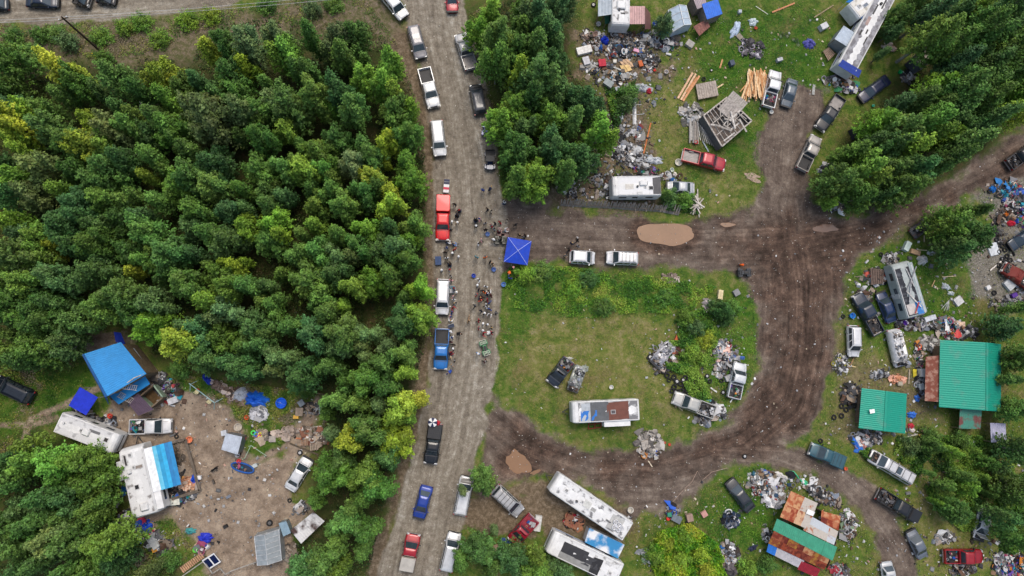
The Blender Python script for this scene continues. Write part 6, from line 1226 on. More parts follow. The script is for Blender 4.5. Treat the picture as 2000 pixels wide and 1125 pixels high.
for x, y, r_, rm_, l in [(527,1021,.42,'6a6a6a','big dark tyre alone on the yard gravel'),(566,977,.3,None,'small black tyre by the dark soil patch'),(1720,497,.33,None,'black tyre on dirt above the flatbed trailer'),(1746,547,.3,None,'black tyre between flatbed and torn trailer'),(1602,861,.36,None,'black tyre above the teal pickup'),(1602,861+20,.01,None,None),(1389,138,.22,'c8c8c8','small white rimmed tyre on the north grass'),(1454,891,.34,'c8c8c8','pale rimmed wheel lying on the mud track'),(1342,1022,.36,None,'black tyre beside the small brown box'),(1646,618,.33,None,'tyre left of the dark blue crew pickup'),(1159,10,.4,'a8a8a8','pale rimmed tyre left of the grey metal shelter'),(1374,155,.34,None,'tyre beside the orange planks'),(1479,937,.36,None,'tyre at the left of patchwork scrap pile'),(1519,940,.34,None,'tyre inside the patchwork scrap pile'),(1638,1042,.33,None,'tyre touching the right corner of patchwork roof'),(1600,862,.01,None,None),(467,858+28,.3,'d8d8d8','white rimmed tyre below the pale grey shed'),(586,884,.38,'c8c8c8','pale wheel above the white yard sedan'),(345,852,.3,None,'tyre at the top log edging'),(310,1072,.3,None,'tyre beside the dark machine parts'),(1170,402,.01,None,None)]:
    if l: tyre(x, y, r_, rm_, label=l)
for i, (x, y) in enumerate([(1203,1020),(1209,1026),(1200,1030),(1208,1034),(1213,1031)]): # rims on the camper roof
    c = P(x, y, 3.27); e = empty('wheel_rim', c, i, 'chrome wheel rim on the roof of the long dirty camper', 'wheel rim', 'wheel rims on the camper roof'); q = MB(); q.torus((0, 0, 0), .30, .07, 16, 6); [q.beam((0, 0, .0), (math.cos(a*1.2566)*.28, math.sin(a*1.2566)*.28, .0), .07, .05) for a in range(5)]; q.build('spokes', metal('d8d8dc'), e)
def plank(a, b, w_=.2, z=.08, col='c8a078', label='', name='plank', th=.05, za=None, group=None):
    A, B = P(*a, z), P(*b, za if za is not None else z); o = (A+B)/2; q = MB(); q.beam(A-o, B-o, w_, th); m = (A-B).length; ob = q.build(name, woodm(col)); ob.location = o; tag(ob, label, 'plank' if name != 'log' else 'log', group)
for a, b, w_, c, l in [((1324,192),(1353,142),.3,'d8b090','pale plank, leftmost of the orange plank bundle'),((1330,195),(1359,144),.28,'e0b898','long plank second in the orange plank bundle'),((1334,197),(1366,148),.3,'d09870','orange plank, rightmost of the long plank bundle'),((1340,180),(1362,150),.25,'c88c60','short orange plank on the plank bundle'),((1406,133),(1411,116),.2,'d09870','short orange plank alone on the north grass'),((1367,191),(1413,164),.2,'e8cca0','pale beam laid across the board platform'),((1360,172),(1385,166),.12,'d8d0c4','thin white strip on the board platform'),((1240,190),(1241,245),.34,'d8d8d8','long white beam standing clear on the north grass'),((1236,190),(1237,243),.15,'b8b8b8','thin grey beam beside the long white beam'),((1232,204),(1253,204),.06,'c8c8c8','upper thin cross stick under the white beam'),((1232,224),(1256,223),.06,'c8c8c8','lower thin cross stick under the white beam'),((1271,240),(1257,300),.18,'c87848','long orange brown plank beside strip of bottles'),((1184,125),(1245,150),.22,'b8b8b4','long grey plank above the white scrap'),((1508,24),(1552,6),.22,'c88c68','orange plank near the top of north grass'),((1590,34),(1628,10),.16,'9c8c70','grey brown pole beside the blue-edged trailer'),((1476,12),(1500,28),.06,'d8d8d0','thin white pole at top of north grass'),((1372,275),(1384,296),.18,'a8b4bc','blue grey beam ending at the old red pickup'),((1449,84),(1485,104),.12,'c89870','brown plank across the burn pile'),((1590,165),(1588,185),.4,'a8a8a4','grey board lying on the gravel path edge'),((1108,356),(1143,350),.1,'a89880','thin branch above the board fence left end'),((1266,900),(1274,912),.12,'d8c8b0','short pale plank below the broken concrete'),((1437,672+10),(1437,694),.14,'d8d8d4','white strip right of white field pickup'),((1388,757),(1400,766),.2,'c8c8c4','short pale board in the tyre heap grass'),((1318,789),(1333,802),.1,'c8b898','thin stick below the silver scrap pickup'),((1426,786),(1450,750),.16,'d8d8d4','long white plank sticking out of white field pickup'),((1697,443),(1706,500),.01,'c8c8c4',''),((1934,528),(1958,508),.18,'e0d8d0','white plank crossing the right edge tyre row'),((1840,541),(1867,539),.1,'c8b898','thin wooden stick right of the torn trailer'),((1820,560),(1826,547),.14,'c8a878','short tan plank right of the torn trailer'),((1805,460),(1805,473),.1,'d8c8b0','short stick below the roadside wreck'),((1793,488),(1811,489),.12,'d0c8a0','pale yellow stick near the cardboard sheet'),((1658,720),(1672,690),.2,'9c7c58','brown board below the white jeep'),((1656,713),(1671,717),.12,'d8c090','short yellow board crossing the brown board'),((1776,722),(1775,750),.12,'b8ac9c','grey post left of the rusty lean-to scrap'),((1758,857),(1792,848),.16,'c8c4bc','white plank below the small green roof'),((1640,757),(1680,759),.16,'4a4440','dark beam left of the small green roof'),((622,838),(626,880),.01,'b8b0a4',''),((585,838),(628,832),.12,'d8d0c4','long white pole above the yard board heap'),((545,856),(566,866),.14,'8c7868','brown log across the yard footpath'),((566,866),(622,888),.2,'5c5244','long dark log beside white yard sedan'),((578,856),(604,858),.2,'b87858','orange board in the yard board heap'),((520,845),(540,851),.1,'c8a890','thin board below the coloured toy'),((396,910),(404,912),.1,'c8b098','small stick on the yard gravel near the dog'),((358,930),(356,942),.3,'e0a060','orange board on split wood'),((1609,995),(1600,1003),.1,'c88868','orange rafter stub on the patchwork roof gap'),((1648,995),(1672,1015),.35,'b8b0b4','pair of pale boards right of the patchwork roof'),((1810,980),(1826,987),.05,'d0c8b8','thin stick right of the wrecked black truck'),((1300,1092),(1304,1100),.01,'c8','')]:
    if l and w_ > .02: plank(a, b, w_, .09, c, l)
for i in range(64):   # log pile
    a = 1.57+rnd.gauss(0, .2); cx = 1478+rnd.uniform(-22, 20); cy = 165+rnd.uniform(-5, 7); L = rnd.uniform(19, 29); dx, dy = math.cos(a+(cx-1478)*.012)*L, -math.sin(a)*L; z = rnd.uniform(.08, .7)*(1-abs(cx-1478)/30)+.08
    plank((cx-dx, cy-dy), (cx+dx, cy+dy), rnd.uniform(.14, .22), z, rnd.choice(['dcae80', 'd09c6c', 'e4bc90', 'c08c60', 'e8c8a0']), 'pale peeled board in the fanned timber pile', 'board', rnd.uniform(.06, .1), z+rnd.uniform(-.05, .1), 'boards of the fanned timber pile')
landmark(1478, 165, 'the fanned timber pile')
for i in range(9): x = 1347+i*2.1; plank((x-rnd.uniform(0, 2), 224), (x+rnd.uniform(-1, 2), 282-rnd.uniform(0, 10)), .2, .12+rnd.uniform(0, .25), rnd.choice(['b0aca6', 'c8c4be', '908c88', 'a09890']), 'weathered grey pole in the pole stack left of cabin', 'pole', .12, None, 'poles of the grey pole stack')
for i in range(7): plank((1362+i*3, 236+i*4), (1368+i*4.5, 274+i*2), .1, .15+rnd.uniform(0, .3), rnd.choice(['b0aca6', 'c8c4be', '908c88']), 'grey board leaning in the gap beside the cabin wall', 'board', .05, None, 'boards beside the cabin wall')
for i in range(14): a = rnd.uniform(-.9, 1.9); L = rnd.uniform(12, 25); c = (1360+rnd.uniform(-4, 4), 398+rnd.uniform(-5, 5)); plank((c[0]-math.cos(a)*L*.6, c[1]+math.sin(a)*L), (c[0]+math.cos(a)*L*.6, c[1]-math.sin(a)*L), .15, .1+i*.05, rnd.choice(['b8b0a8', 'd0c8c0', '9c948c']), 'grey pole in the tangled pole heap by the fence', 'pole', .12, .2+i*.04, 'poles of the tangled heap')
landmark(1360, 398, 'the tangled pole heap')
for i in range(8): plank((1196+i*2.4, 192), (1198+i*2.6, 236-(i % 3)*3), .17, .1+rnd.uniform(0, .2), ['a86850', '8c4c3c', 'b87c60', '9c5844', 'a86850', 'a8acb0', '8a9098', 'b8bcc0'][i], ['rusty','dark rusty','orange rusty','brown','second orange','grey','blue grey','pale grey'][i]+' beam in the rusty beam stack', 'beam', .1)
def box(px, py, d, col, label, cat='box', name='box', rz=0, z=0, lid=None, mf=None):
    e = item(name, px, py, label, cat, rz=rz, z=z); q = MB(); q.box((0, 0, d[2]/2), d, tw=.94); q.build('body', (mf or dull)(col), e); q = MB(); q.box((0, 0, d[2]+.02), (d[0]*.97, d[1]*.97, .04)); q.build('lid', (mf or dull)(lid or col), e); return e
for a in [(1140,100,(2.3,1.1,.5),'e2e0dc','large cream fridge lying down beside the middle woods','fridge','fridge',.28),(1144,121,(1.0,1.2,.5),'c8c8cc','broken white appliance with round hole below the cream fridge','appliance','appliance',.3),(1175,125,(1.1,1.1,.5),'c03a4a','bright red panel box by the grey plank','panel','panel',.1),(1250,126,(.6,.9,.4),'c86a40','orange crate at right of the cardboard sheets','crate','crate',.3),(1242,100,(.9,.5,.3),'e0a8c0','pink plastic box on the north yard dirt','box','plastic_box',-.3),(1212,70,(.8,.7,.25),'b08468','tan carton below the shelter camper','carton','carton',-.1),(1200,121,(.5,.5,.3),'d8d4cc','small white box above the cardboard sheets','box','box',0),(1187,165,(1.4,1.0,.6),'98a0a0','grey metal box in the bushes under the woods','box','metal_box',-.6),(1205,175,(.7,.6,.4),'a8b0b4','pale blue small box beside the grey metal box','box','box',.4),(1346,88,(1.2,1.0,.5),'a8a49e','grey lidded crate by the dark green sheet','crate','crate',-.6),(1444,72,(.8,.9,.1),'8c8478','brown square board above the burn pile','board','board',.7),(1427,126,(.7,.8,.7),'505868','slate blue barbecue on the north grass','barbecue','barbecue',.3),(1520,119,(.9,.5,.6),'b8b8bc','small grey and orange mower above the white pickup','mower','lawn_mower',.3),(1443,25,(.5,.5,.5),'b8c0c8','pale blue tub near the top of the north grass','tub','tub',0),(1605,55,(1.2,.9,.8),'c8c8cc','white washing machine left of the corrugated hut','washing machine','washing_machine',.5),(1627,82,(1.1,.7,.8),'e0e0e4','white cabinet beside hut steps','cabinet','cabinet',.8),(1667,262,(1.3,1.6,.8),'34343c','dark open bin at the edge of northeast woods','bin','bin',.4),(1610,335,(1.2,1.6,.4),'2c2c30','dark tray under the white bag pile','tray','tray',.1),(1764,50,(.01,.01,.01),'000000',''),(1939,487,(1.6,1.9,.15),'c8ccd0','pale square panel beside the right edge tyre row','panel','panel',.25),(1928,562,(.7,.6,.3),'d8d8d8','white carton below the tyre row','carton','carton',.5),(1978,577,(.9,.6,.4),'5a3a90','purple plastic box below the rusty right edge wreck','box','plastic_box',.4),(1972,553,(1.6,2.2,.4),'b8bcc0','grey tub frame of the rusty right edge wreck','tub','tub',-.9),(1768,482,(.8,1.5,.6),'b8c8c4','pale green freezer on the east grass','freezer','freezer',-.5),(1786,493,(1.5,.7,.3),'b89878','tan cardboard sheet above the torn trailer','cardboard','cardboard',-.3),(1870,588,(1.3,1.2,.3),'c4c4c4','grey lidded box beside white sawhorse','box','box',.6),(1813,622,(1.8,.7,.5),'c8ccd4','pale car bumper lying below the torn trailer','bumper','bumper',.3),(1797,728,(.9,1.2,.7),'c8c8c8','white and yellow machine left of the rusty lean-to','machine','machine',0,),(1786,729,(.6,1.2,.1),'c8b838','yellow panel of the machine by the lean-to','panel','panel',0),(1795,755,(.8,.9,.6),'b8c0c4','grey appliance below the yellow panel','appliance','appliance',.2),(1755,749,(.7,.6,.4),'a8a090','small grey box between the two green roofs','box','box',0),(1806,854,(1.2,.8,.1),'a8a4a0','grey board square below the porch bushes','board','board',-.3),(1796,850,(.5,.4,.3),'d8b060','small yellow box on the bank','box','box',.4),(1660,863,(.01,.01,.01),'0',''),(1319,1012,(1.4,.9,.6),'707880','grey black cooler box beside the cable end','cooler','cooler_box',-.5),(1306,1004,(.6,.6,.4),'3a8a70','small green crate beside the cable end','crate','crate',.1),(1345,1010,(.9,1.0,.6),'9c8478','tan carton of junk right of the cooler','carton','carton',.2),(1374,1003,(.8,.8,.4),'c09088','pink brown carton on the bright grass','carton','carton',.5),(1405,576,(.7,1.4,.5),'d8c8a0','cream tray with dark holes above the field bush','tray','tray',-.15),(1428,608,(.6,1.4,.5),'b8c4c0','pale green cabinet behind the field bush','cabinet','cabinet',0),(1437,572,(.9,.9,.4),'8a8a8c','grey plastic chair shell right of the cream tray','chair','chair',.5),(1285,657,(.01,.01,.01),'0',''),(1421,738,(1.0,.8,.5),'a8a8a8','grey seat beside wheels left of white field pickup','seat','car_seat',.4),(1117,1018,(2.0,1.6,.35),'8a5c48','brown wooden crate full of tools between two campers','crate','crate',-.45),(1050,1021,(.9,2.1,.5),'c8c8c4','white door panel leaning on the crimson pickup','panel','panel',-.15),(1218,1012,(1.4,.8,.6),'b8b4b0','grey steps at the end of the long camper','steps','steps',-.6),(968,1067,(.01,.01,.01),'0',''),(967,1070,(.9,.8,.4),'c8a890','tan carton by trees right of the road','carton','carton',.3),(866,510,(.01,.01,.01),'0',''),(856,510,(.85,1.2,.5),'46587c','slate blue cooler on the road edge','cooler','cooler_box',.05),(954,650,(.5,.5,.4),'ececec','white cooler held in the crowd','cooler','cooler_box',0),(340,782,(1.3,.8,.5),'c8c8cc','white chest beside the purple deck','chest','chest',.4),(586,804,(1.0,1.1,.5),'9c8c7c','brown crate above the orange box','crate','crate',-.05),(579,814,(.7,.5,.4),'e0b050','orange box by the brown crate','box','box',0),(635,799,(1.4,1.2,.7),'808c90','grey table with a teal pot at the trees','table','table',0),(590,787,(.8,.8,.6),'8a9298','grey bin bag heap above the brown crate','bin bag','bin_bag',.6),(533,857,(.9,.8,.3),'a8a098','pale grey crate on the yard grass','crate','crate',0),(440,845,(.7,.7,.6),'c8ccd4','white box at the corner of the pale grey shed','box','box',.2),(497,910,(.8,.5,.2),'b8c0c0','pale board beside the blue toy boat','board','board',.5),(341,979,(1.6,.9,.45),'d8d8cc','cream cooler box on the lower log edging','cooler','cooler_box',.12),(321,957,(.7,1.6,.8),'1c64d0','bright blue rack beside the awning','rack','rack',.05),(390,932,(.6,.5,.4),'e2e2e2','white and red box at the edging corner','box','box',0),(388,949,(.6,1.0,.4),'a89c94','grey carton at the edging corner','carton','carton',.1),(1310,1015,(.01,.01,.01),'0',''),(303,1056,(1.9,.9,.8),'b8bab8','pale grey stove tipped beside blue toy heap','stove','stove',-.9),(304,1073,(.6,.5,.4),'d89840','orange box below the tipped stove','box','box',.4),(1186,403-16,(.5,.3,.3),'d8d8d4','white box left of the fence camper','box','box',.3),(1156,366+20,(.4,.3,.3),'c8c8c8','small pale box above the plank fence','box','box',0),(1330,352-2,(.01,.01,.01),'0','')]:
    if not a[4] or a[2][0] < .02: continue
    x, y, d, c, l, cat_, nm, *rz = a; box(x, y, d, c, l, cat_, nm, rz[0] if rz else 0)
def tarp(px, py, rx, ry, h, col, label, ang=0, seed=0, name='tarp', spike=.25, z=0):
    rr = random.Random(seed+int(px)); q = MB(); q.smooth = False; n = 22; rings = []; prs = [rr.uniform(1-spike, 1+spike) for _ in range(n)]
    for j, (k, hz) in enumerate(((1.02, .0), (1, .1), (.8, .55), (.55, .85), (.28, .95), (.08, 1.0))):
        rings.append([Vector((math.cos(2*math.pi*i/n)*rx/14*k*(1+(prs[i]-1)*k), math.sin(2*math.pi*i/n)*ry/14*k*(1+(prs[i]-1)*k), max(.01, h*hz*(1+rr.uniform(-.25, .25)))+.01)) for i in range(n)])
    q.loft(rings, True, False); o = q.build(name, tarpm(col)); o.location = P(px, py, z); o.rotation_euler.z = ang; tag(o, label, 'tarp'); return o
for a in [(1181,80,9,10,.7,'1c3cc0','royal blue tarp bundle in the north yard junk'),(1297,66,15,6,.6,'1ea0b4','turquoise tarp over rubbish above the green sheet'),(1312,88,6,13,.35,'12604a','dark green plastic sheet beside the turquoise tarp',-.3),(1299,97,8,7,.5,'b0b4bc','silver plastic bag below the turquoise tarp heap'),(1253,172,15,9,.6,'b4b8bc','crumpled silver sheeting on the left of north grass'),(1267,178,6,7,.4,'b03040','red torn sheet on the silver sheeting'),(1278,313,18,8,.5,'c4c8cc','pale crumpled plastic above the coloured rubbish'),(1396-78,341,5,5,.2,'d8d0c8','pale lump left of the old red pickup'),(1470,43,10,9,.4,'c8d4d8','clear plastic sheet near the top of north grass'),(1579,86,13,11,.6,'5c5ca8','violet blue tarp heap on the north grass'),(1436,58,8,20,.4,'b0c0d4','pale blue tipped sled on the north grass',-.5),(1314,369,.5,.5,.1,'000000',''),(1313,351,6,4,.3,'2c70b8','blue bag beside the grey coupe'),(1670,866,6,16,.4,'3a78d0','long crumpled blue tarp strip by the pale stone pile',.5),(1677,878,10,5,.3,'3a78d0','short blue tarp scrap below the pale stones',.4),(1781,810,10,7,.35,'3a74d0','blue tarp scrap right of the small green roof'),(1791,778,6,7,.35,'3a74d0','blue bag left of the rusty lean-to'),(1779,832,7,6,.3,'b83040','red rag pile right of the small green roof'),(1782,840,6,4,.2,'e0d8d8','white rag below the red rag pile'),(1797,712-2,.5,.5,.1,'0',''),(1766,632,9,7,.5,'6030a0','bright purple bag below the torn trailer'),(1800,508,11,10,.9,'c8c8c8','white plastic tent sheet above torn trailer'),(1818,494,8,5,.2,'c8ccd0','torn white sheet near the tan cardboard'),(1848,560,11,6,.3,'b8c0c4','grey crumpled sheet right of torn trailer',-.5),(1857,573,7,5,.3,'c4ccd0','smaller grey crumpled sheet right of torn trailer'),(500,780,22,15,.9,'1f68d8','bright blue tarp mound at the yard edge',-.2),(470,771,18,12,.6,'b8bec8','grey tarp left of the bright blue mound',.4),(405,741,14,6,.5,'1c38a8','deep blue crumpled tarp by the firewood row',-.8),(402,1050,13,9,.6,'3040c8','violet blue tarp at the bottom of the yard'),(373,1037,9,6,.4,'4a9a9c','teal bucket heap at the bottom of the yard'),(279,1030,13,11,.7,'1c50d0','bright blue tarp below the awning trailer'),(243,955,5,12,.6,'2a78c8','blue sheet on the left side of awning trailer'),(380,937,7,9,.5,'1c50c8','blue bag at the corner of log edging'),(245,690-42,.5,.5,.1,'0',''),(1320,709,0.5,.5,.1,'0',''),(1340,708,4,4,.4,'3a70c0','small blue bucket in the field weeds'),(1450,702-3,5,4,.4,'5a80c8','blue bag on front of the white field pickup',0,0,'tarp',.2,1.0),(1384,782,6,5,.4,'6ab0b8','teal bag beside the silver scrap pickup'),(1470,1080-10,10,5,.3,'2c3048','dark blue tarp scrap on the south grass',.4),(1418,1098,.5,.5,.1,'0',''),(1410,1068,5,4,.3,'3a78c0','light blue bag by the thicket scrap pile'),(1512,951,7,7,.5,'2468d0','bright blue bag in patchwork scrap pile'),(1527,930,14,5,.3,'d0ccc8','white cushion above the patchwork scrap pile',-.5),(1310,988+4,5,5,.4,'2a5cc0','blue bag at end of the cable'),(988,1066-10,9,4,.2,'34508c','blue mat below the crimson pickup',-.4),(1110,700,10,3,.25,'c4c4bc','white crumpled sheet above the dark field pickup'),(1139,722-2,10,7,.5,'98a098','grey hatch lid by the grey field wreck',.3,0,'hatch_lid'),(1425,1112,14,14,1.3,'6a6468','grey tent roof at the bottom edge thicket'),(1630,155,5,5,.4,'e0863a','orange bag below the long bus trailer',0),(232,1020,8,10,.1,'4a484c','black mat at the awning trailer corner'),(225,985,8,6,.2,'8c7c98','purple grey board left of awning trailer'),(1938,370,7,7,.5,'1f7ad0','bright blue barrel bag above the dump'),(1958,376,9,5,.4,'2f90b0','teal blue tarp above the colourful dump'),(1974,437,9,7,.5,'c82840','crimson blanket in the colourful dump'),(1963,420,5,5,.5,'e08030','orange bag in the colourful dump'),(1645,1125,12,6,.4,'b8b4b8','pale curled sheet at the bottom edge')]:
    x, y, rx, ry, h, c, l, *rest = a
    if l and rx > 1: tarp(x, y, rx, ry, h, c, l, *rest)
def bucket(px, py, col, label, r=.2, h=.35, cat='bucket', name='bucket', z=0):
    e = item(name, px, py, label, cat, z=z); q = MB(); q.smooth = True; n = 14; rg = lambda rr_, z_: [(rr_*math.cos(6.2832*k/n), rr_*math.sin(6.2832*k/n), z_) for k in range(n)]; q.loft([rg(r*.8, 0), rg(r, h), rg(r*1.08, h), rg(r*1.08, h-.04), rg(r*.98, h), rg(r*.9, h), rg(r*.72, .05)], True, True); q.build('bucket_wall', dull(col), e); q = MB(); q.tube([(r*math.cos(a), 0, h+r*.5*math.sin(a)) for a in [math.pi*k/6 for k in range(7)]], .012, 4); q.build('handle', metal('a8a8a8'), e)
for x, y, c, l, r_ in [(372,858,'e08860','orange round tub at the log edging corner',.42),(483,877-62,'d85a30','orange red bucket in the yard grass',.3),(466,834,'b8b0a4','round stone fire ring above pale grey shed',.5),(387,762,'d84830','red ball bucket beside the swing frame',.25),(478,855,'d04030','red bucket right of the pale grey shed',.25),(468,900,'e03c40','red bucket above the blue toy boat',.28),(465,888,'d0d0d4','pale bucket below the pale grey shed',.3),(217,812,'d84830','red bucket above the motorhome',.3),(280,895,'c8c8c8','white drum above the white yard pickup',.28),(383,1073,'60c040','lime green pot below the purple blue tarp',.3),(396,1076,'a87080','pink clay pot below lime green pot',.4),(1475,56,'d85838','orange bucket below the clear plastic',.22),(1278,138,'d84030','red can in the north yard scrap',.2),(1266,139,'8c3030','dark red can in the north yard scrap',.18),(1300,142,'c8c0bc','white bucket alone on north grass',.3),(1420,203-2,'c83038','red bucket on the timber cabin corner',.25),(1358,279,'c03030','red gas can at foot of the pole stack',.28),(1302,340,'d0d0cc','white round tub above the grey coupe',.35),(1311,333,'c8d0c4','pale tub among the coloured rubbish',.3),(1278,334,'2a7a58','green bucket in coloured rubbish',.3),(1324,318,'c8c4b8','pale oblong tub left of the old red pickup',.5),(1505,220,'e4e4e0','white ball below the white junk-bed pickup',.28),(1756,142,'20b868','bright green lid near beige roofed shed',.3),(1704,207,'30a888','green pot below navy sedan',.2),(1662,617,'2c80d0','bright blue barrel above the white jeep',.4),(1793,676,'f07030','orange ring bucket beside the grey wood heap',.3),(1650,414,'e07050','orange pot at the mud road edge',.25),(1304,1012,'e03830','red ball bucket beside cooler box',.25),(1315,1000,'2858b8','blue drum at end of cable',.35),(1307,868,'e05030','orange cone bucket right of broken concrete',.18),(1298,866-2,'d84830','small red bucket on broken concrete edge',.14),(1650,915,'d86840','orange pot behind the teal pickup',.25),(1230,995,'c8c4bc','white propane tank at end of the long camper',.4),(1193,756,'d8d8d4','white jug above the tarp-roofed camper',.28),(925,539,'2848b0','blue bucket standing in the middle of the road',.28),(952,458,'6a88c0','pale blue bucket left of the crowd quad',.3),(964,527,'5a78b8','blue rimmed bucket left of orange person',.3),(983,556,'5a80c0','blue ring bucket at the grass edge',.32),(1013,37-3,'c8c8c8','white pot',.01),(550,787,'1f60d8','bright blue round pool with pale ring at the yard edge',.68),(868,372,'f0f0f0','x',.01),(1278,49,'1c50c0','blue barrel beneath tree by dusty red shelter',.4),(1168,49,'c8c8c8','white enamel pot left of green awning',.33),(1190,66-14,'d0d0d0','pale jug',.01)]:
    if r_ > .05: bucket(x, y, c, l, r_, r_*1.3 if r_ < .5 else .35, 'bucket' if r_ < .45 else 'tub', 'bucket' if r_ < .45 else 'tub')
def pallet(c4, z, label, col='c89c70', n=7, name='pallet'): plankdeck(name, label, 'pallet', c4, z, woodm(col), n, gap=.08)
pallet([(351,1109),(393,1079),(400,1088),(358,1119)], .5, 'slatted wooden bench at the bottom of the yard', 'b89070', 12, 'bench')
pallet([(622,876),(628,870),(640,880),(634,890)], .25, 'yellow brown slatted pallet by the trees right of board heap', 'c8a868', 7)
pallet([(605,866),(622,860),(622,878),(606,880)], .35, 'grey square pallet right in the board heap', 'a89888', 5)
pallet([(588,860),(603,858),(602,870),(587,870)], .35, 'brown square pallet left in the board heap', 'a88870', 5)
pallet([(1608,100),(1620,92),(1632,104),(1618,118)], .5, 'wooden steps leading up to the corrugated hut', 'a08878', 6, 'wooden_steps')
pallet([(1700,524),(1728,528),(1726,553),(1702,556)], .6, 'small wooden flatbed trailer heaped with rubbish', '6c5c54', 6, 'flatbed_trailer')
pallet([(1208,118),(1226,114),(1242,128),(1222,134)], .12, 'large tan cardboard sheets spread on the ground', 'c8a888', 3, 'cardboard_sheet')
pallet([(1210,128),(1228,126),(1236,136),(1218,142)], .2, 'yellowish board over the tan cardboard sheets', 'd8b880', 2, 'board_sheet')
pallet([(1252,864),(1266,858),(1272,872),(1256,880)], .5, 'largest flat grey slab on the broken concrete heap', 'a8a098', 1, 'concrete_slab')
# goods table, solar chair, swing, bicycles, toy boat, sawhorse, dogs, umbrella
def table(f, r, w_, cols, label):
    loc, ang, L = ends(f, r, .75); e = empty('goods_table', loc, ang, label, 'table'); q = MB(); q.slab((-L/2, -w_/2, .75), (L/2, -w_/2, .75), (L/2, w_/2, .75), (-L/2, w_/2, .75), .05, 5, jit=.008); q.build('tabletop', tarpm('e2e2e2'), e)
    for i, c in enumerate(cols): q = MB(); x0 = -L/2+L*i/len(cols); q.slab((x0, -w_/2-.02, .77), (x0+L/len(cols)*.92, -w_/2-.02, .77), (x0+L/len(cols)*.92, w_/2+.02, .77), (x0, w_/2+.02, .77), .015, 4, jit=.008); q.build('folded_cloth', tarpm(c), e)
    for a in (-1, 1):
        for b in (-1, 1): q = MB(); q.beam((a*L*.45, b*w_*.42, 0), (a*L*.45, b*w_*.42, .7), .05); q.build('leg', metal('8a8a8a'), e)
table((871,376),(873,350),.75,['20284a','1c2444','e4e4e6','c83050','e0e0e4'],'table of red, white and navy goods behind the bright red pickup')
table((883,558),(883,572),.7,['c8c8c8','3a6a7a'],'small goods table beside the white tailgate-up SUV')
table((880,633),(882,640),.8,['1c2c48'],'navy covered table between white SUV and blue pickup')
def sunbrella(px, py, z, cols, r, label, n=8, name='umbrella'):
    p = P(px, py, z); p.z = 0; e = empty(name, p, .3, label, 'umbrella'); ap = Vector((0, 0, z+.25))
    for i in range(n):
        a0, a1 = 6.2832*i/n, 6.2832*(i+1)/n; pts = [ap]+[Vector((math.cos(a)*r, math.sin(a)*r, z)) for a in (a0, (a0+a1)/2, a1)]; q = MB(); q.add(pts+[p_-Vector((0, 0, .02)) for p_ in pts], [(0, 1, 2, 3), (7, 6, 5, 4), (1, 5, 6, 2), (2, 6, 7, 3)]); q.build('panel', tarpm(cols[i % len(cols)]), e)
    q = MB(); q.tube([(0, 0, .9), (0, 0, z+.3)], .02, 6); q.build('shaft', BLACK, e)
sunbrella(845, 825, 1.9, ['f0f0f0', '2a3050'], .62, 'white and navy striped umbrella at the tail of the black road pickup')
tarp(855, 826, 5, 5, .5, 'd83848', 'small red bag beside the striped umbrella', z=.9)
def bicycle(px, py, rz, col, label):
    e = item('bicycle', px, py, label, 'bicycle', rz=rz)
    for s_ in (-1, 1): q = MB(); q.torus((s_*.52, 0, .07), .32, .025, 18, 5); w_ = q.build('wheel', RUBBER, e); q = MB(); [q.beam((s_*.52, 0, .07), (s_*.52+math.cos(a)*.31, math.sin(a)*.31, .07), .008) for a in [k*.785 for k in range(8)]]; q.build('spokes', RIM, w_)
    q = MB(); q.tube([(-.52, 0, .1), (-.1, -.05, .12), (.35, .3, .12), (-.15, .42, .12), (-.1, -.05, .12)], .022, 6); q.tube([(.35, .3, .12), (.52, 0, .1)], .02, 6); q.build('frame', dull(col), e); q = MB(); q.box((-.17, .5, .13), (.22, .1, .05)); q.build('saddle', BLACK, e); q = MB(); q.tube([(.2, .42, .1), (.36, .4, .15), (.42, .48, .3)], .018, 5); q.build('handlebar', BLACK, e)
bicycle(1531,71,.1,'2c3038','grey bicycle lying on the north grass above the other'); bicycle(1554,83,-.8,'404858','dark bicycle lying left of the violet tarp'); bicycle(1262,1085,.4,'5a5a60','bicycle lying in grass right of the bottom camper'); bicycle(1280,125,.9,'606064','grey bicycle on the north yard scrap')
e = item('swing_frame', 400, 768, 'pale swing frame with cream seats tipped on the yard grass', 'swing', rz=-.65); q = MB(); q.tube([(-2.2, 0, .9), (2.0, 0, .9)], .06, 6); [q.tube([(sx*2, 0, .9), (sx*2+.3, sy*.9, 0)], .045, 6) for sx in (-1, 1) for sy in (-1, 1)]; q.build('frame', dull('a8c8c8'), e)
for sx in (-.8, 1.3): q = MB(); q.box((sx, -.3, .5), (.55, .45, .06)); q.box((sx, -.55, .7), (.55, .06, .4)); q.build('seat', dull('d8d0a8'), e)
e = item('toy_boat', 475, 913, 'dark blue toy boat rim filled with toys on the yard gravel', 'paddling pool', rz=-.3); q = MB(); q.smooth = True; q.tube([(1.5*math.cos(a), .55*math.sin(a)+.35*math.cos(a*1)*0, .16+.12*abs(math.cos(a))) for a in [6.2832*k/24 for k in range(25)]], .11, 8, False); q.build('rim', dull('2a5ca8'), e); q = MB(); q.box((0, 0, .05), (2.5, .8, .06)); q.build('base', dull('30384c'), e); q = MB(); junk_into(q, -1.0, 1.0, -.25, .25, .12, 14, .2, PALC, .15); q.build('toys', JUNK, e)
e = item('solar_panel_stand', 417, 1092, 'white framed pair of dark blue solar panels at the yard bottom', 'solar panel', rz=.55); q = MB(); q.slab((-.85, -.8, .6), (.85, -.8, .6), (.85, .7, 1.1), (-.85, .7, 1.1), .06, 1); q.build('frame', whitem(), e)
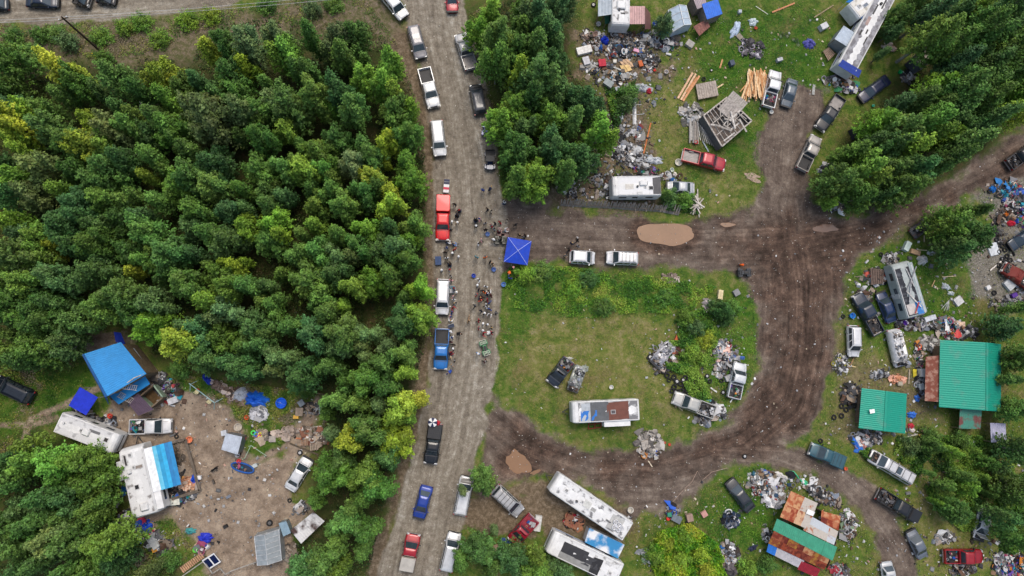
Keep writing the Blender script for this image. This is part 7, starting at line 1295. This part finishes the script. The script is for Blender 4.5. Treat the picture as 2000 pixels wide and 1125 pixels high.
for s_ in (-.42, .42): q = MB(); q.slab((s_-.33, -.62, .69), (s_+.33, -.62, .69), (s_+.33, .52, 1.07), (s_-.33, .52, 1.07), .02, 1); q.build('panel', mat('solar_cell', S('101c48', .8), .15, .2, .1, 3), e)
for a in ((-.8, -.7, .55), (.8, -.7, .55), (-.8, .6, 1.0), (.8, .6, 1.0)): q = MB(); q.beam((a[0], a[1], 0), a, .06); q.build('leg', whitem('c8c8c8'), e)
e = item('inflatable_toy', 501, 848, 'bright blue, yellow and red toy on the yard grass', 'toy', rz=.5); [ (lambda q: (q.torus((x, y, .15), .26, .1, 14, 7), q.build('tube', dull(c), e)))(MB()) for x, y, c in ((0, 0, '2a70e0'), (.4, -.3, 'e8d840'), (-.25, .35, '60d860'), (.15, -.5, 'd83838'))]
for i, (cx, cy) in enumerate([(1845,592),(1583,940)]):
    if i == 0:
        e = item('sawhorse', cx, cy, 'white splayed sawhorse poles right of the torn trailer', 'sawhorse', rz=0); q = MB(); [q.beam((0, .3, .9), (math.cos(a)*.9, -abs(math.sin(a))*1.2, 0), .07) for a in (.9, 1.3, 1.8, 2.3)]; q.build('poles', woodm('d8d8d4'), e)
e = empty('green_tubing', P(1562, 938), 0, 'bent pale green garden tubing above the patchwork roof', 'tubing'); q = MB(); o_ = P(1562, 938); q.tube([P(*c, .12)-o_ for c in ((1545,924),(1543,920),(1550,921),(1556,928),(1560,934),(1568,942),(1576,948))], .09, 6); q.build('tube', dull('4ab888'), e); q = MB(); q.slab(P(1566,935,.2)-o_, P(1576,940,.2)-o_, P(1584,952,.1)-o_, P(1572,946,.1)-o_, .05, 3, jit=.04); q.build('flap', dull('4ab888'), e)
pts = [(1302,1006),(1310,985),(1330,962),(1352,940),(1362,920),(1372,938),(1390,922),(1420,914)]
q = MB(); o_ = P(1350, 950); q.tube([P(*c, .03)-o_ for c in pts], .035, 5); c_ = q.build('hose', dull('b09888')); c_.location = o_; tag(c_, 'long thin pale hose winding along the mud track edge', 'hose')
def dog(px, py, rz, col, label, sc=1):
    ch = [[(-.32, 0, .46, .11), (-.05, 0, .45, .10), (.22, 0, .47, .14), (.38, 0, .58, .09), (.50, 0, .70, .085), (.60, 0, .68, .05), (.68, 0, .66, .035)], [0, (-.48, 0, .50, .03), (-.62, 0, .60, .02)]]
    for s_ in (-1, 1): ch += [[0, (-.34, s_*.09, .36, .075), (-.28, s_*.1, .28, .05), (-.40, s_*.1, .17, .03), (-.37, s_*.1, .03, .025), (-.31, s_*.1, .02, .024)], [2, (.22, s_*.09, .34, .06), (.20, s_*.09, .20, .033), (.22, s_*.09, .03, .025), (.28, s_*.09, .02, .024)], [4, (.47, s_*.06, .78, .03), (.45, s_*.09, .83, .012)]]
    me = skin_mesh(ch, 'dog_body'); me.materials.append(dull(col)); e = item('dog', px, py, label, 'dog', rz=rz); e.scale = (sc,)*3; o = bpy.data.objects.new('body', me); COL.objects.link(o); o.parent = e; q = MB(); q.tube([(.70, 0, .66), (.715, 0, .66)], .02, 6); q.build('nose', BLACK, e)
dog(421,915,.6,'18181a','black dog standing in the middle of the gravel yard',1.1); dog(915,624,1.4,'a08468','tan dog standing in the middle of the road',1.0)
# ------------------------------------------------------------------ litter and stones (uncountable)
def strew(name, polys, n, pal, s, label, cat, seed=0, dens=None):
    rr = random.Random(seed); q = MB(); tot = 0
    bb = [(min(p[0] for p in g), min(p[1] for p in g), max(p[0] for p in g), max(p[1] for p in g)) for g in polys]; ar = [(b[2]-b[0])*(b[3]-b[1]) for b in bb]
    while tot < n:
        i = rr.choices(range(len(polys)), ar)[0]; b = bb[i]; x, y = rr.uniform(b[0], b[2]), rr.uniform(b[1], b[3])
        if not inpoly(x, y, polys[i]): continue
        c = P(x, y); tot += 1
        g_ = rr.uniform(.5, 1); q.col = tuple(k*g_ for k in rr.choice(pal)); d = s*rr.choice([.5, .7, .7, 1, 1, 1.6, 2.4] if cat != 'stones' else [.4, .6, .8, 1, 1.3]); M = Matrix.Rotation(rr.uniform(0, 6.28), 3, 'Z') @ Matrix.Rotation(rr.uniform(-.5, .5), 3, 'X')
        q.box((c.x, c.y, .03), (d, d*rr.uniform(.3, 1), d*rr.uniform(.1, .5)), M, tw=rr.uniform(.5, 1))
    o = q.build(name, JUNK); stuff(o, label, cat); return o
YARDS = [[(1115,40),(1340,40),(1500,10),(1640,20),(1600,180),(1480,230),(1330,200),(1280,360),(1100,400),(1170,250)],[(1100,340),(1340,330),(1460,400),(1300,400),(1090,405)],[(1640,480),(1780,430),(2000,360),(2000,660),(1960,690),(1850,840),(1700,900),(1600,860),(1640,700)],[(1240,1000),(1420,910),(1600,930),(1720,1060),(1720,1125),(1240,1125)],[(1250,640),(1480,560),(1480,780),(1380,840),(1250,760)],[(1700,860),(2000,830),(2000,1125),(1780,1125)],[(300,740),(640,780),(620,900),(540,1110),(300,1060),(330,880),(180,830),(230,780)]]
strew('litter', YARDS, 2600, PALW[:5]+[S('d8c8b0'), S('e8e8e8'), S('3a3a3e'), S('c8a090')], .16, 'small pale litter strewn over grass and dirt of the yards', 'litter', 3)
strew('litter', [[(980,520),(1480,530),(1480,800),(1300,870),(1100,870),(960,760)], SIDE], 700, PALW[:4]+[S('b8a890')], .12, 'sparse pale litter on the field and muddy road', 'litter', 5)
strew('debris', [[(1120,60),(1330,60),(1320,150),(1270,220),(1275,350),(1110,390),(1185,250),(1130,140)],[(1100,345),(1280,330),(1330,345),(1320,400),(1100,395)]], 520, PALW+PALD, .34, 'tangled boards, sheets and scrap spread over the north yard', 'scrap', 21)
strew('debris', [[(1690,480),(1830,480),(1930,620),(1900,650),(1780,690),(1660,640)],[(1740,690),(1830,680),(1830,840),(1700,880),(1640,760)],[(1900,360),(2000,350),(2000,620),(1930,600)],[(1760,860),(1820,1040),(2000,1060),(2000,1125),(1780,1125)]], 420, PALW+PALD, .30, 'loose boards and scrap spread over the east yards', 'scrap', 22)
strew('debris', [[(1460,915),(1600,930),(1700,1040),(1690,1125),(1240,1125),(1280,1000),(1400,980)],[(240,820),(340,760),(640,790),(620,870),(480,900),(420,1110),(270,1060)]], 300, PALW+PALD, .28, 'scattered boards and scrap around the southern yards', 'scrap', 23)
strew('stones', [ROAD, SIDE, YARD], 5200, [S('a8a298'), S('c4beb4'), S('8c867c'), S('d8d2c8'), S('6c665e')], .10, 'loose stones on the gravel road, mud and yard', 'stones', 9)
# ------------------------------------------------------------------ grass and weeds (uncountable)
def foliage_field(name, polys, n, size, hmax, cols, label, seed, clump=1.6, thr=.5, up=.9, avoid=()):
    rs = np.random.RandomState(seed); pos = []; got = 0; wps = [np.array(wp(p)) for p in polys]; ar = [np.ptp(w_[:, 0])*np.ptp(w_[:, 1]) for w_ in wps]; pr = np.array(ar)/sum(ar); av = [wp(a) for a in avoid]
    while got < n:
        i = rs.choice(len(polys), p=pr); w_ = wps[i]; m = 4000; x = rs.uniform(w_[:, 0].min(), w_[:, 0].max(), m); y = rs.uniform(w_[:, 1].min(), w_[:, 1].max(), m)
        k = sdf([tuple(q) for q in w_], x, y) > 0; f = fbm(x+500, y+500, clump, seed, 3); k &= (f+rs.uniform(-.12, .12, m)) > thr
        for a in av: k &= sdf(a, x, y) < 0
        x, y, f = x[k], y[k], f[k]; z = rs.uniform(.02, 1, len(x))**1.2*hmax*np.clip((f-thr)*5+.25, .15, 1.2); pos.append(np.stack([x, y, z], 1)); got += len(x)
    p = np.concatenate(pos)[:n]; nn = rs.normal(size=(n, 3))*.5+[0, 0, up]; tone = fbm(p[:, 0]+100, p[:, 1]+300, 2.5, seed+5, 3)
    C = np.array(cols); idx = np.clip(((tone-.28)/.44*len(cols)).astype(int)+rs.randint(-1, 2, n), 0, len(cols)-1); c = C[idx]*rs.uniform(.65, 1.3, (n, 1))
    me = leaf_mesh(name, p, nn, size, c, rs=rs); o = bpy.data.objects.new(name, me); COL.objects.link(o); stuff(o, label, 'plants'); return o
GC = [S(c, .72) for c in ('41641f', '527a28', '688a2e', '84963c', '9c9c4c')]
GD = [S(c, .62) for c in ('55602f', '6c7240', '848050', '9a8f60', 'b0a078')]
GW = [S(c, .75) for c in ('356420', '487e26', '5c942c', '78a434', '98b440')]
ROADS = [ROAD, SIDE, YARD]
foliage_field('grass', [[(975,515),(1482,530),(1485,780),(1390,850),(1200,885),(1050,830),(960,760)],[(1110,0),(1700,0),(1720,200),(1640,420),(1480,440),(1090,420),(1130,200)],[(1600,440),(2000,350),(2000,900),(1780,1000),(1560,870)],[(1240,1000),(1500,905),(1740,1060),(1740,1125),(1200,1125)],[(1760,900),(2000,880),(2000,1125),(1800,1125)]], 90000, .065, .14, GC+GD[1:4], 'short mixed green and olive grass of the yards and field', 11, 2.2, .44, 1.0, ROADS[:2])
foliage_field('grass', LUSH, 50000, .06, .18, GW[:4], 'longer bright green grass patches', 12, 1.6, .46, .9, ROADS)
foliage_field('grass', [[(0,50),(330,36),(480,14),(700,-20),(780,90),(600,50),(390,60),(270,110),(0,120)],[(0,690),(240,640),(160,760),(90,800),(60,900),(0,900)],[(345,730),(640,770),(640,830),(560,880),(440,800)],[(200,1010),(330,1010),(400,1060),(330,1125),(200,1125)],[(905,40),(960,0),(960,100),(1000,400),(960,360),(930,160)]], 30000, .09, .28, GC+[S('8a7c58', .6), S('a09478', .6)], 'rough grass on the bank and around the southwest yard', 13, 1.8, .47, .9, [TOPROAD]+ROADS)
foliage_field('weeds', [[(990,522),(1100,520),(1330,545),(1400,560),(1340,615),(1250,610),(1150,622),(1060,615),(1000,600),(985,560)]], 26000, .085, .5, [S(c, .85) for c in ('3f6e26', '5c8e2c', '78a434', '94b440', 'a4b050')], 'leafy waist high weeds along the top of the field', 14, 1.3, .48, .6)
foliage_field('weeds', [[(1315,625),(1370,600),(1400,640),(1400,700),(1370,730),(1395,790),(1345,775),(1310,700),(1330,690)],[(1290,665),(1330,665),(1350,740),(1300,720)]], 18000, .11, .8, [S(c, .72) for c in ('3c6a28', '568a30', '6f9e38', '8cb044')], 'tall green weeds among the tyre heap in the field', 15, 1.2, .42, .6)
foliage_field('weeds', [[(1290,1035),(1345,1020),(1400,1060),(1415,1125),(1280,1125),(1262,1080)]], 26000, .13, 1.5, [S(c, .7) for c in ('4a8a20', '6aa420', '8ab828', 'a0c030', 'b8c040')], 'bright lime green thicket at the bottom edge', 16, 1.5, .34, .6)
foliage_field('weeds', [[(1430,1095),(1500,1080),(1560,1125),(1420,1125)],[(1750,850),(1960,850),(1960,1000),(1880,1040),(1830,1000),(1790,930),(1745,890)],[(1660,860),(1700,875),(1690,900)],[(1960,860),(2000,860),(2000,1090),(1950,1080)],[(1180,170),(1240,160),(1230,210),(1200,260)],[(1290,365),(1340,375),(1370,420),(1300,412)]], 52000, .12, .9, [S(c, .72) for c in ('2f5220', '3e6826', '52802c', '6c9634', '86a440')], 'dense dark weeds and shrubs around the yards', 17, 1.6, .45, .6)
foliage_field('undergrowth', list(FORESTS.values()), 90000, .12, .8, [S(c, .7) for c in ('2a4018', '38521e', '4a6426', '5a7430', '6a6a3c')], 'dark undergrowth on the forest floor', 18, 2.0, .48, .7)
for i, (x, y, t, k) in enumerate([(195,70,3,1),(240,52,3,0),(75,66,1,0),(310,75,3,1),(25,70,1,1),(110,65,1,1),(275,42,3,1),(365,38,3,1),(410,30,4,1),(130,80,5,2),(60,100,1,2),(200,112,1,2),(520,8,1,1),(610,15,5,2),(650,6,1,1),(1060,530,1,1),(1150,545,2,1),(1120,565,3,0),(1300,580,1,1),(1025,535,3,2),(1180,600,1,1),(1360,640,2,2),(1350,690,3,2),(1340,620,1,2),(1380,660,4,1),(1300,1060,4,2),(1340,1050,3,2),(1370,1080,4,2),(1330,1095,3,2),(1300,1100,4,2),(1380,1110,4,2),(1280,1085,3,2),(1460,1110,3,2),(1500,1105,1,2),(1230,180,1,2),(1225,200,2,2),(1340,390,1,2),(1310,385,2,2),(1400,600,2,2),(1420,620,2,2),(1430,600,1,2),(1880,860,1,2),(1820,850,1,2),(1780,870,5,2),(1945,880,1,2),(1960,920,2,2),(330,1095,1,2),(350,720,1,2),(595,760,1,1)]):
    add_tree(x, y, t, k, 1.0, .5, 'bush', 'bush', lib=BUSH)
# ------------------------------------------------------------------ trees get their labels last, when all landmarks exist
ORD = ['first', 'second', 'third', 'fourth', 'fifth', 'sixth', 'seventh', 'eighth', 'ninth', 'tenth', 'eleventh', 'twelfth']
for e, px, py, tn, lab, grp in TREES:
    kind = 'tree' if lab is None else lab; z = {'west': 'west forest', 'southwest': 'southwest corner woods', 'middle': 'woods between the roads', 'east': 'northeast woods'}.get(grp)
    if z is None: z = next((nm for nm, pl in (('west forest', FORESTS['west']), ('woods between the roads', FORESTS['middle']), ('northeast woods', FORESTS['east']), ('southwest corner woods', FORESTS['southwest'])) if inpoly(px, py, pl)), None)
    if z == 'west forest': 
        zz = ('top ' if py < 280 else 'upper ' if py < 450 else 'lower ' if py < 650 else 'bottom ')+('left ' if px < 210 else 'mid left ' if px < 420 else 'middle ' if px < 620 else 'road side ')
        l = f'{tn} tree, {zz}west forest, {where(px, py)}'; tag(e, l, 'tree', 'trees of the west forest')
    elif z: tag(e, f'{tn} leafy tree in the {z}, {where(px, py)}', 'tree', 'trees of the '+z)
    else: tag(e, f'{tn} leafy tree on its own, {where(px, py)}', 'tree', 'trees scattered in the yards')
_ctr = {}
for o in list(REG):
    l = o['label']
    if l.startswith(('pale peeled board in', 'black tyre in the field', 'black tyre in the curved', 'grey pole in the tangled')):
        _ctr.setdefault(l, []).append(o)
for l, os_ in _ctr.items():       # rows from the top, then left to right in each row
    if 'board' in l or 'pole' in l: os_.sort(key=lambda o: o.location.x); step = 11
    else: os_.sort(key=lambda o: -o.location.y); step = 6
    for i in range(0, len(os_), step):
        part = ['far left', 'left', 'mid left', 'middle', 'right', 'far right'] if step == 11 else ['top', 'upper', 'upper middle', 'middle', 'lower', 'bottom', 'lowest']
        for o in os_[i:i+step]: o['label'] = l+f', {part[min(i//step, len(part)-1)]} side'
from collections import defaultdict
def clip(s): w_ = s.split(); return ' '.join(w_[:16])
for _pass in range(2):
    D = defaultdict(list)
    for o in REG: o['label'] = clip(o['label']); D[o['label']].append(o)
    for l, os_ in D.items():
        if len(os_) < 2: continue
        if len(os_) > 12 or _pass == 1:
            continue
        xs = [o.location.x for o in os_]; ys = [o.location.y for o in os_]
        hor = (max(xs)-min(xs)) >= (max(ys)-min(ys)); os_.sort(key=(lambda o: o.location.x) if hor else (lambda o: -o.location.y)); n = len(os_)
        nm = ['two', 'three', 'four', 'five', 'six', 'seven', 'eight', 'nine', 'ten', 'eleven', 'twelve'][n-2]
        for i, o in enumerate(os_):
            if hor: pos = 'leftmost' if i == 0 else 'rightmost' if i == n-1 else ORD[i]+' from left'
            else: pos = 'topmost' if i == 0 else 'lowest' if i == n-1 else ORD[i]+' from top'
            w_ = l.split(); o['label'] = ' '.join(w_[:16-(2+len(pos.split()))]) + f', {pos} of {nm}' if len(w_) > 11 else l+f', {pos} of {nm}'
